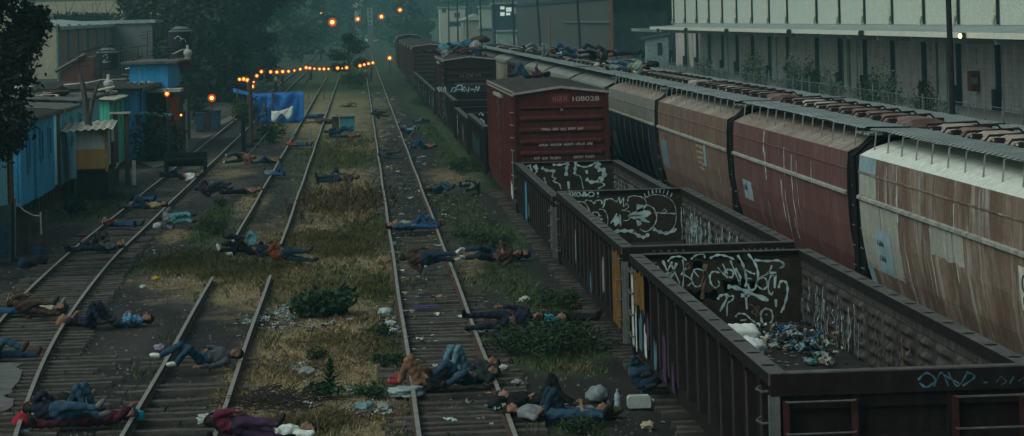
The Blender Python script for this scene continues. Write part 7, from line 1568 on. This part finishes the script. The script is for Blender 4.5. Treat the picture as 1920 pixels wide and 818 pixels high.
# on the wagon roofs
P_('person in purple shirt with bent jean knees on the red boxcar roof', 1024, 138, 936, 152, 0, 0, ('hi', 'up'), ('be', 'fr'), 'purple', 'jeans', 'k', 's', hair='l', d=88, group='people lying on the wagon roofs')
g_ = 'people lying on the wagon roofs'
P_('person in pale tee and faded jeans with black hair on the grey hopper roof', 1212, 124, 1146, 131, 0, 70, ('cv', 'cv'), ('be', 'sd'), 'sage', 'ltj', 'k', 's', hair='l', d=93, group=g_); P_('person bent over in pale grey on the ribbed wagon roof', 1036, 93, 1008, 103, 0, 60, ('cu', 'cu'), ('ch', 'ch'), 'pgray', 'pgray', 'k', hair='l', d=112, group=g_); P_('person in dark blue, white cap, on the ribbed wagon roofs', 1056, 97, 1090, 107, 0, 0, ('cv', 'cv'), ('be', 'be'), 'navy', 'dkj', 'k', cap='white', d=106, group=g_)
P_('person in grey top with blue legs between two others on the ribbed roofs', 1110, 101, 1068, 110, 0, 40, ('mid', 'cv'), ('be', 'be'), 'pgray', 'jeans', 'k', d=104, group=g_); P_('person with orange pale face and dark clothes on the ribbed roofs', 1126, 99, 1150, 106, 0, 0, ('st', 'st'), ('be', 'be'), 'black', 'navy', 'k', d=102, group=g_); P_('person curled in dark purple nearest the fence on the ribbed roofs', 1146, 103, 1112, 109, 0, 80, ('cu', 'cu'), ('ch', 'ch'), 'dgray', 'black', 'k', d=100.5, group=g_); P_('person in blue with raised knees behind the grey top on the roofs', 1092, 95, 1058, 103, 0, 0, ('up', 'up'), ('be', 'be'), 'blue', 'blue', 'k', d=108, group=g_)
P_('person in pale grey on the dark boxcar roof left of the red one', 846, 98, 812, 105, 0, 40, ('cv', 'st'), ('be', 'sd'), 'pgray', 'dgray', 'k', d=147, group=g_); P_('person in red on the dark boxcar roof among the bundles', 858, 97, 884, 102, 0, 50, ('cv', 'st'), ('be', 'sd'), 'red', 'navy', 'k', d=146, group=g_); P_('person in dark blue at the right corner of the dark boxcar roof', 908, 103, 882, 104, 0, 60, ('cv', 'cv'), ('be', 'sd'), 'navy', 'dgray', 'k', d=145, group=g_); P_('person in teal at the back of the dark boxcar roof by the black box', 829, 95, 845, 101, 0, 40, ('cv', 'cv'), ('ch', 'ch'), 'teal', 'gray', 'k', d=150, group=g_)
# standing and sitting far off
g_ = 'people standing far along the tracks'
def standing(label, x, yf, shirt, pants, pose='stand', legs=('stand', 'walk'), sc=1.0, dx=0, arms=('sd', 'sd')):
    B = gp(x, yf); d = B.x * sps + B.y * cps; b_ = person(label, x, yf, x + 10, yf + 3, 0, 0, legs, arms, shirt, pants, 'k', 's', sc=sc, d=d, pose=pose, group=g_, vox=.03)
    return b_
standing('person in white shirt standing behind the blue tarpaulin', 517, 173, 'white', 'dkj'); standing('smaller person in dark clothes walking right of the white shirt', 530, 157, 'black', 'black'); standing('person in grey walking up the left track in the distance', 602, 112, 'dgray', 'black')
standing('person in red vest and white cap standing on the straight track under the lights', 696, 152, 'red', 'dgray'); standing('person in yellow top crouching beside the red vest', 686, 150, 'yellow', 'black', 'sit', ('sit', 'sit'))
standing('seated person in black by the post under the lights', 583, 158, 'black', 'black', 'sit', ('sit', 'sit')); standing('pale shirted person by the far left trees', 549, 112, 'pgray', 'navy'); standing('person in brown sitting inside the blue tarpaulin shelter', 497, 232, 'brown', 'dkj', 'sit', ('sit', 'sit')); standing('person with white bag standing inside the blue tarpaulin shelter', 504, 229, 'brown', 'navy')
standing('dark person beside the seated ones at the far left track', 565, 118, 'navy', 'black')
# ------------------------------------------------------------------ bags, bottles, rubbish
LG = random.Random(21)
M_wpl = mat('white_plastic', (.36, .39, .37), .6, var=.2, scale=6); M_tpl = mat('teal_plastic', (.12, .21, .23), .5, var=.3); M_blp = mat('blue_plastic_bag', (.02, .06, .13), .5, var=.3); M_apl = mat('aqua_cloth', (.03, .26, .38), .8, var=.2); M_pap = mat('grey_paper', (.22, .225, .215), .9, var=.4); M_card = mat('cardboard', (.20, .14, .09), .9, var=.3); M_redc = mat('red_cloth', (.24, .016, .028), .8, var=.3); M_ol2 = mat('olive_canvas', (.10, .10, .06), .9, var=.3); M_blk = mat('black_bag', (.012, .012, .014), .6, var=.4); M_vio = mat('violet_cloth', (.07, .04, .19), .8); M_yl2 = mat('yellow_plastic', (.42, .28, .03), .6); M_tan2 = mat('tan_leather', (.17, .095, .05), .8, var=.3); M_sheetp = mat('clear_sheet', (.22, .27, .27), .35, var=.4, scale=4)
M_sack = mat('white_sackcloth', (.66, .70, .66), .85, var=.2, scale=5, bmp=.3)
def lump(name, label, cat, x, y, r, m, z=0, jit=.14, seed=1, group=None, d=None, hgt=None):
    "crumpled bag: an uneven, creased ball sagging on the ground"
    B = gp(x, y, z) if d is None else pd(x, y, d); root = MB(); rg = random.Random(seed); n, k = 34, 20; r3 = tuple(q * .78 for q in (r if isinstance(r, tuple) else (r, r * .8, r * .6)))
    for i in range(k + 1):
        th = math.pi * i / k
        for j in range(n):
            ph = 2 * math.pi * j / n; dv = Vector((math.sin(th) * math.cos(ph), math.sin(th) * math.sin(ph), math.cos(th)))
            q = .93 + jit * 1.5 * mnoise.noise(dv * 1.6 + Vector((seed, 0, 0))) + jit * 1.6 * (.3 - abs(mnoise.noise(dv * 3.2 + Vector((0, seed, 0))))) + jit * 1.1 * (.25 - abs(mnoise.noise(dv * 7. + Vector((0, 0, seed))))); root.v.append((dv.x * r3[0] * q, dv.y * r3[1] * q, max(-r3[2] * .55, dv.z * r3[2] * q) + r3[2] * .55))
    for i in range(k):
        for j in range(n): j2 = (j + 1) % n; root.f.append((i * n + j, (i + 1) * n + j, (i + 1) * n + j2, i * n + j2)); root.m.append(0)
    o = root.build(name, m, None, smooth=True, loc=B); return tag(o, label, cat, group)
def bottle(label, x, y, L, m, capm, rot=0, stand=False, z=0, rr=None):
    B = gp(x, y, z); r = rr or L * .17; root = thing('plastic_bottle', label, 'bottle', B, R(rot)); pr = [(0, 0), (r * .9, 0), (r, .02), (r, L * .3), (r * .9, L * .35), (r, L * .4), (r, L * .68), (r * .35, L * .88), (r * .33, L * .93)]
    w = MB(); w.lathe((0, 0, 0), pr, 12); o = w.build('bottle_body', m, root, smooth=True); w = MB(); w.lathe((0, 0, L * .93), [(r * .4, 0), (r * .4, L * .07), (0, L * .07)], 10); c = w.build('cap', capm, root)
    if not stand:
        for q in (o, c): q.rotation_euler = (0, R(90), 0); q.location = (0, 0, r)
    return root
M_clr = mat('clear_bottle', (.24, .33, .35), .25, var=.2)
bottle('clear plastic bottle lying before the grey sweatshirt sleeper', 383, 691, .34, M_clr, M_wpl, 3); bottle('clear plastic bottle standing by the olive bag', 1158, 764, .3, M_clr, M_wpl, 0, True); bottle('pale bottle standing between the red and white capped sleepers', 63, 778, .22, M_wpl, M_wpl, 0, True, .12); bottle('teal bottle thrown in the rubbish of the middle strip', 433, 771, .2, M_tpl, M_wpl, 10); bottle('small bottle lying on the left end of the second track', 398, 777, .18, M_tpl, M_wpl, 30, z=.05)
lump('plastic_jug', 'yellow container leaning by the grey sweatshirt sleeper', 'container', 426, 688, (.1, .1, .12), M_yl2, seed=2, jit=.05); lump('water_jug', 'white bottle sleeve beside the yellow container', 'container', 434, 690, (.075, .075, .17), M_wpl, seed=3, jit=.05)
lump('pillow', 'bright aqua cloth pillow under the blue capped head', 'pillow', 254, 789, (.2, .18, .16), M_apl, z=.03, seed=4); lump('red_bag', 'red cloth bag at the red hooded head, lower left', 'bag', 44, 800, (.22, .2, .2), M_redc, seed=5); lump('blue_can', 'pale blue box at the bottom left corner by the rail', 'box', 45, 814, (.14, .08, .06), M_tpl, seed=6, jit=.05); lump('backpack', 'black and orange backpack behind the raised jean knees', 'backpack', 118, 768, (.26, .2, .24), M_blk, seed=7); lump('orange_cloth', 'orange cloth lying on the black backpack', 'cloth', 116, 764, (.14, .1, .1), mat('orange_cloth', (.32, .07, .02), .8), z=.22, seed=8)
lump('tan_bag', 'tan leather bag by the purple shirted sleeper on the left track', 'bag', 121, 611, (.24, .13, .19), M_tan2, z=.06, seed=9); lump('olive_bag', 'olive canvas bag under the blue capped head by the gondola', 'bag', 1140, 780, (.28, .2, .15), M_ol2, seed=10); lump('plastic_bag', 'grey white plastic bag behind the checked shirt', 'bag', 1120, 752, (.26, .22, .22), mat('grey_plastic', (.16, .19, .20), .5, var=.3), seed=11); lump('backpack', 'black backpack under the black haired head, bottom right', 'backpack', 934, 765, (.24, .18, .17), M_blk, z=.05, seed=12)
w = MB(); w.extrude([(-.19, .02), (-.17, 0), (.17, 0), (.19, .02), (.19, .16), (.16, .2), (-.16, .2), (-.19, .16)], -.1, .1); w.tube([(.2, 0, .1), (.25, 0, .1)], .035, 8); o = w.build('canister', M_wpl, loc=gp(1198, 764)); tag(o, 'white plastic canister beside the denim jacket at the wagon', 'canister'); lump('red_bag', 'red and white striped bag on the left rail at the tan trousers', 'bag', 783, 716, (.16, .2, .2), M_redc, z=.08, seed=14); lump('violet_cloth', 'violet cloth on the right rail by the dark green top', 'cloth', 922, 690, (.14, .1, .09), M_vio, z=.1, seed=15); lump('pale_packet', 'pale green packet before the sleeper with wide knees', 'packet', 900, 728, (.15, .1, .07), mat('pale_green', (.3, .36, .24), .8), seed=16); lump('clear_sheet', 'crumpled clear plastic sheet left of the red and white bag', 'sheet', 762, 742, (.42, .3, .14), M_sheetp, seed=17, jit=.3)
lump('white_bag', 'white bag pillow beside the curled sleeper in aqua trousers', 'bag', 296, 428, (.2, .16, .16), M_wpl, seed=18); lump('red_bundle', 'red bundle at the foot of the black shirted sleeper', 'bundle', 250, 391, (.3, .2, .15), M_redc, z=.05, seed=19); lump('white_bag', 'white bag on the left track end of the bench', 'bag', 333, 334, (.18, .14, .2), M_wpl, z=.05, seed=20); lump('black_bag', 'black bag and clothes heap at the left edge by the bucket', 'bag', 65, 497, (.5, .3, .22), M_blk, seed=22); lump('blue_bag', 'dark blue bag behind the black heap at the left edge', 'bag', 42, 500, (.18, .16, .2), mat('dull_blue', (.015, .04, .09), .8), seed=23); lump('black_bundle', 'black umbrella bundle hung on the blue wagon home post', 'bundle', 78, 372, (.3, .3, .42), M_blk, z=.35, seed=24)
lump('green_bag', 'teal grey sleeping roll standing diagonally by the wine red sweater', 'bag', 485, 806, (.3, .12, .12), mat('teal_roll', (.06, .16, .17), .7), z=.1, seed=25, jit=.05).rotation_euler = (0, R(-22), R(20))
w = MB(); w.b2((-.28, -.05, 0), (.28, .05, .035)); o = w.build('violet_strip', mat('violet_paint', (.07, .05, .2), .7), loc=gp(796, 576, .03)); tag(o, 'violet plank lying across the sleepers of the straight track', 'plank')
# bundles on the dark boxcar roof
lump('blue_bundle', 'blue tarpaulin bundle with white stripes on the dark boxcar roof', 'bundle', 874, 92, (.9, .6, .4), mat('tarp_bundle', (.03, .10, .16), .7, var=.6, scale=2), d=151, seed=31, jit=.25); lump('blue_bundle', 'small teal bundle at the left edge of the dark boxcar roof', 'bundle', 832, 98, (.5, .4, .4), mat('teal_bundle', (.05, .17, .24), .8), d=149, seed=32); lump('brown_bundle', 'brown bundle at the right back of the dark boxcar roof', 'bundle', 901, 80, (.7, .5, .35), mat('brown_bundle_cloth', (.05, .03, .025), .9), d=155, seed=33); lump('pale_bundle', 'pale striped cloth heap on the dark boxcar roof', 'bundle', 893, 92, (.5, .4, .4), mat('mixed_cloth', (.22, .2, .2), .9, var=.6, scale=4), d=150, seed=34)
P = pd(847, 90, 152); b_ = thing('black_box', 'square black box standing on the dark boxcar roof', 'box', P); w = MB(); w.b2((-.3, -.25, -.15), (.3, .25, .25)); w.build('body', M_blk, b_); w = MB(); w.b2((-.32, -.27, .25), (.32, .27, .3)); w.build('lid', M_blk, b_)
lump('white_pack', 'black pack behind the black haired sleeper on the hopper roof', 'pack', 1224, 126, (.35, .25, .2), M_blk, d=93, seed=35)
# refuse on the floor of the nearest gondola
zf_ = 1.15
lump('white_sack', 'upper long white sack on the floor of the nearest gondola', 'sack', 1382, 640, (.5, .24, .24), M_sack, z=zf_ + .12, seed=41, jit=.17); lump('white_sack', 'lower bulging white sack on the floor of the nearest gondola', 'sack', 1402, 667, (.36, .32, .24), M_sack, z=zf_, seed=42, jit=.18); lump('green_bag', 'bright green bag in the gondola refuse', 'bag', 1537, 672, (.11, .1, .09), mat('bright_green', (.02, .2, .06), .5), z=zf_, seed=43); lump('blue_bag', 'blue bag topping the gondola refuse', 'bag', 1483, 636, (.22, .16, .14), M_blp, z=zf_ + .1, seed=44, jit=.25)
def scraps(name, spots, mats, s0, s1, zoff=.01, seed=1, flat=.35):
    "crumpled scraps of paper, cloth and film; one heap is one object"
    w = MB(); rg = random.Random(seed)
    for (X, Y, Z) in spots:
        s = rg.uniform(s0, s1); a = rg.random() * 6.28; mi = rg.randrange(len(mats)); k = 3; o = len(w.v); sx = rg.uniform(.6, 1.4)
        for j in range(k + 1):
            for i in range(k + 1):
                u, v = (i / k - .5) * s * sx, (j / k - .5) * s; w.v.append((X + u * math.cos(a) - v * math.sin(a) + rg.uniform(-.1, .1) * s, Y + u * math.sin(a) + v * math.cos(a) + rg.uniform(-.1, .1) * s, Z + zoff + rg.uniform(0, flat) * s))
        for j in range(k):
            for i in range(k):
                q = o + j * (k + 1) + i; w.f += [(q, q + 1, q + k + 2), (q, q + k + 2, q + k + 1)]; w.m += [mi, mi]
    return tag(w.build(name, mats), kind='stuff')
def spread(x, y, rx, ry, n, z=0, seed=0):
    c = gp(x, y, z); sx = (gp(x + rx, y, z) - c).length; sy = (gp(x, y - ry, z) - c).length; rg = random.Random(seed + int(x)); return [(c.x + rg.gauss(0, .45) * sx, c.y + rg.gauss(0, .45) * sy, z) for _ in range(n)]
LM = [M_wpl, M_pap, M_tpl, M_pap, M_blk, M_card]
inw = [(p[0], p[1], zf_ + rnd.uniform(0, .25)) for p in spread(1480, 645, 55, 22, 120, zf_, 3) + spread(1525, 668, 40, 22, 100, zf_, 4) if 4.7 < p[0] < 7.35]
scraps('refuse_rubbish', inw, [M_wpl, M_tpl, M_pap, M_blp, M_pap, M_blk, M_tpl, M_card, M_blk], .035, .13, seed=5, flat=.8)
scraps('floor_litter', spread(1440, 660, 80, 30, 120, zf_, 9), [M_card, M_pap, M_blk], .02, .07, seed=6)
heaps = spread(540, 592, 60, 20, 150) + spread(470, 602, 30, 12, 40) + spread(600, 612, 80, 8, 60) + spread(730, 608, 22, 22, 70) + spread(720, 590, 20, 12, 30) + spread(520, 755, 75, 16, 120) + spread(560, 690, 40, 12, 40) + spread(690, 775, 50, 12, 50) + spread(585, 700, 25, 8, 18) + spread(650, 735, 60, 8, 30)
scraps('heaped_litter', heaps, LM, .03, .12, seed=7, flat=.55)
lt = []
rg = random.Random(77)
while len(lt) < 1700:
    Y = 38 + 130 * rg.random() ** 1.3; X = rg.uniform(-6.5, 5.0) if rg.random() < .82 else rg.uniform(-13, 5); k = mnoise.noise((X * .5, Y * .22, 2.2)) + .25 * (Y > 80 and X > .5)
    if k > rg.uniform(-.1, .5): lt.append((X, Y, gz(X, Y)))
scraps('scattered_litter', lt, [M_wpl, M_pap, M_tpl, M_pap, M_card, M_pap, M_wpl, M_blk], .015, .08, seed=8, flat=.4)
scraps('track_litter', [(1.49 + rg.uniform(-1.3, 1.4), 80 + 150 * rg.random(), .03) for _ in range(300)] + [(1.49 + rg.uniform(-.7, .7), rg.uniform(40, 80), .06) for _ in range(60)], [M_wpl, M_pap, M_tpl, M_card, M_pap], .05, .2, seed=9, flat=.4)
# dark brush heap and scattered sticks
P = gp(515, 758); bh = MB(); rg = random.Random(5)
for _ in range(260): a = rg.random() * 3.14; x, y = rg.gauss(0, .45), rg.gauss(0, .55); z = rg.uniform(0, .22) * max(.1, 1 - abs(x)); L = rg.uniform(.12, .5); bh.tube([(x, y, z), (x + L * math.cos(a), y + L * .6 * math.sin(a), z + rg.uniform(-.04, .14))], [.012, .005], 4)
o = bh.build('brush_heap', mat('dead_twigs', (.035, .025, .022), .95, var=.4), loc=P); tag(o, 'dark heap of dead twigs and rubbish at the bottom of the middle strip', 'brush heap')
for x, y, L, r, lab in [(590, 642, .85, 8, 'dark long stick lying in the dry grass of the middle strip'), (640, 782, .5, 5, 'short brown board below the stalked weed'), (690, 620, .4, -20, 'greyish stick near the white bags'), (1010, 575, 1.1, -4, 'brown plank behind the aqua shirted sleeper')]:
    w = MB(); w.b2((-L / 2, -.03, 0), (L / 2, .03, .04)); o = w.build('loose_stick', M_wood, loc=gp(x, y, .01), rotz=R(r)); tag(o, lab, 'stick')
for i, (x, y, r, lab) in enumerate([(733, 612, .17, 'white bag lowest of the heap left of the straight track'), (722, 590, .2, 'torn white bag highest of the heap left of the straight track'), (985, 566, .16, 'white bag on the plank behind the aqua sleeper'), (738, 626, .14, 'round white bag at the left rail weeds'), (578, 704, .2, 'white papers lying in the dry grass'), (685, 772, .22, 'pale blue rag on the ground left of the straight track'), (718, 770, .18, 'grey rag beside the pale blue one'), (1058, 762, .12, 'white scrap between the last rail and the wagons'), (905, 626, .13, 'clear bag by the right rail below the navy sleeper'), (970, 722, .14, 'pale stone like bag right of the straight track'), (390, 794, .22, 'white and red paper bag at the lower end of the second track'), (300, 655, .15, 'pale violet packet beside the second track'), (268, 540, .1, 'white cup on the bare soil'), (292, 525, .13, 'yellow packet in the grass edge'), (1215, 802, .14, 'yellowish crumpled paper by the nearest wagon'), (945, 693, .12, 'white paper behind the right rail'), (1205, 632, .15, 'pale bag at the foot of the second gondola')]):
    lump('crumpled_bag', lab, 'rubbish', x, y, r, [M_wpl, M_wpl, M_wpl, M_wpl, M_pap, M_tpl, M_pap, M_wpl, M_sheetp, M_pap, M_wpl, mat('pale_violet', (.22, .18, .28), .8), M_wpl, M_yl2, mat('cream_paper', (.45, .4, .25), .8), M_wpl, M_tpl][i], seed=60 + i, jit=.3)
# fallen planks and junk near the kiosk and the shelter
for i, (x, y, m, lab) in enumerate([(205, 345, M_wht, 'pale broken board stack at the kiosk foot'), (193, 352, M_blk, 'dark junk heap at the kiosk foot'), (323, 288, M_pap, 'grey crate at the left rail by the worn path'), (610, 232, M_wood, 'brown brush pile beside the tarpaulin'), (590, 222, M_blp, 'blue grey bundle right of the tarpaulin'), (655, 200, M_card, 'brown clods in the dry strip')]):
    lump('junk_heap', lab, 'heap', x, y, (.5, .4, .45) if i < 3 else (.7, .5, .25), m, seed=90 + i, jit=.45)

for i, (x, y, r, m_) in enumerate([(1440, 640, .16, M_wpl), (1462, 632, .18, M_tpl), (1500, 640, .15, M_wpl), (1455, 652, .13, M_pap), (1520, 650, .16, M_wpl), (1505, 660, .12, M_tpl), (1535, 655, .13, M_pap), (1550, 680, .15, M_wpl), (1520, 682, .14, M_tpl), (1480, 655, .12, M_card), (1545, 668, .1, M_wpl), (1430, 628, .14, M_blk)]):
    lump('refuse_bag', 'torn crumpled bag in the refuse on the floor of the nearest gondola', 'rubbish', x, y, (r, r * .8, r * .5), m_, z=zf_ + .03, seed=200 + i, jit=.34, group='refuse bags in the nearest gondola')
# ------------------------------------------------------------------ light: overcast dusk
wld = bpy.data.worlds.new('World'); scn.world = wld; wld.use_nodes = True
nt = wld.node_tree; bg = nt.nodes['Background']
sky = nt.nodes.new('ShaderNodeTexSky'); sky.sky_type = 'NISHITA'; sky.sun_disc = False
SUN_EL, SUN_ROT = R(46), R(238)
sky.sun_elevation = SUN_EL; sky.sun_rotation = SUN_ROT; sky.air_density = 1.6; sky.dust_density = 3.0; sky.ozone_density = 1.5
tint = nt.nodes.new('ShaderNodeMix'); tint.data_type = 'RGBA'; tint.blend_type = 'MIX'; tint.inputs[0].default_value = .72
grey = nt.nodes.new('ShaderNodeMix'); grey.data_type = 'RGBA'; grey.blend_type = 'MULTIPLY'; grey.inputs[0].default_value = 1
bw = nt.nodes.new('ShaderNodeRGBToBW'); nt.links.new(sky.outputs[0], bw.inputs[0]); nt.links.new(bw.outputs[0], grey.inputs[6])
grey.inputs[7].default_value = (.88, 1.04, 1.04, 1)     # cloud deck at dusk: even grey, slightly green-blue
nt.links.new(sky.outputs[0], tint.inputs[6]); nt.links.new(grey.outputs[2], tint.inputs[7])
fin = nt.nodes.new('ShaderNodeMix'); fin.data_type = 'RGBA'; fin.blend_type = 'MULTIPLY'; fin.inputs[0].default_value = 1
fin.inputs[7].default_value = (.87, 1.0, .97, 1); nt.links.new(tint.outputs[2], fin.inputs[6]); nt.links.new(fin.outputs[2], bg.inputs['Color'])
bg.inputs['Strength'].default_value = .09
sl = bpy.data.lights.new('sun', 'SUN'); sl.energy = .85; sl.angle = R(32); sl.color = (1.0, .96, .86)
so = bpy.data.objects.new('sun', sl); COL.objects.link(so)
# the brighter part of the cloud deck lies low to the left, a little behind the camera
dv = Vector((math.sin(SUN_ROT) * math.cos(SUN_EL), math.cos(SUN_ROT) * math.cos(SUN_EL), math.sin(SUN_EL)))
so.rotation_euler = dv.to_track_quat('Z', 'Y').to_euler()
# ------------------------------------------------------------------ dusk haze over the yard
if True:
    hz = MB(); hz.b2((-206, -46, -1.2), (206, 1456, 48)); ho = hz.build('haze', [bpy.data.materials.new('haze')]); tag(ho, kind='stuff')
    hm = ho.data.materials[0]; hm.use_nodes = True; n2 = hm.node_tree
    n2.nodes.remove(n2.nodes['Principled BSDF']); pv = n2.nodes.new('ShaderNodeVolumePrincipled')
    pv.inputs['Color'].default_value = (.26, .52, .54, 1); pv.inputs['Density'].default_value = HAZE; pv.inputs['Anisotropy'].default_value = .2
    n2.links.new(pv.outputs[0], n2.nodes['Material Output'].inputs['Volume'])
    ho.display_type = 'WIRE'
vs_ = scn.view_settings; vs_.view_transform = 'Standard'; vs_.look = 'None'; vs_.gamma = 1; vs_.exposure = EXPO; vs_.use_curve_mapping = False
scn.render.engine = 'CYCLES'
cy = scn.cycles; cy.use_denoising = True; cy.max_bounces = 6; cy.diffuse_bounces = 3; cy.glossy_bounces = 2; cy.transmission_bounces = 2; cy.volume_bounces = 1; cy.transparent_max_bounces = 8
cy.caustics_reflective = False; cy.caustics_refractive = False; cy.sample_clamp_indirect = 4
try: cy.denoiser = 'OPENIMAGEDENOISE'; cy.denoising_input_passes = 'RGB_ALBEDO_NORMAL'; cy.denoising_prefilter = 'ACCURATE'
except Exception: pass
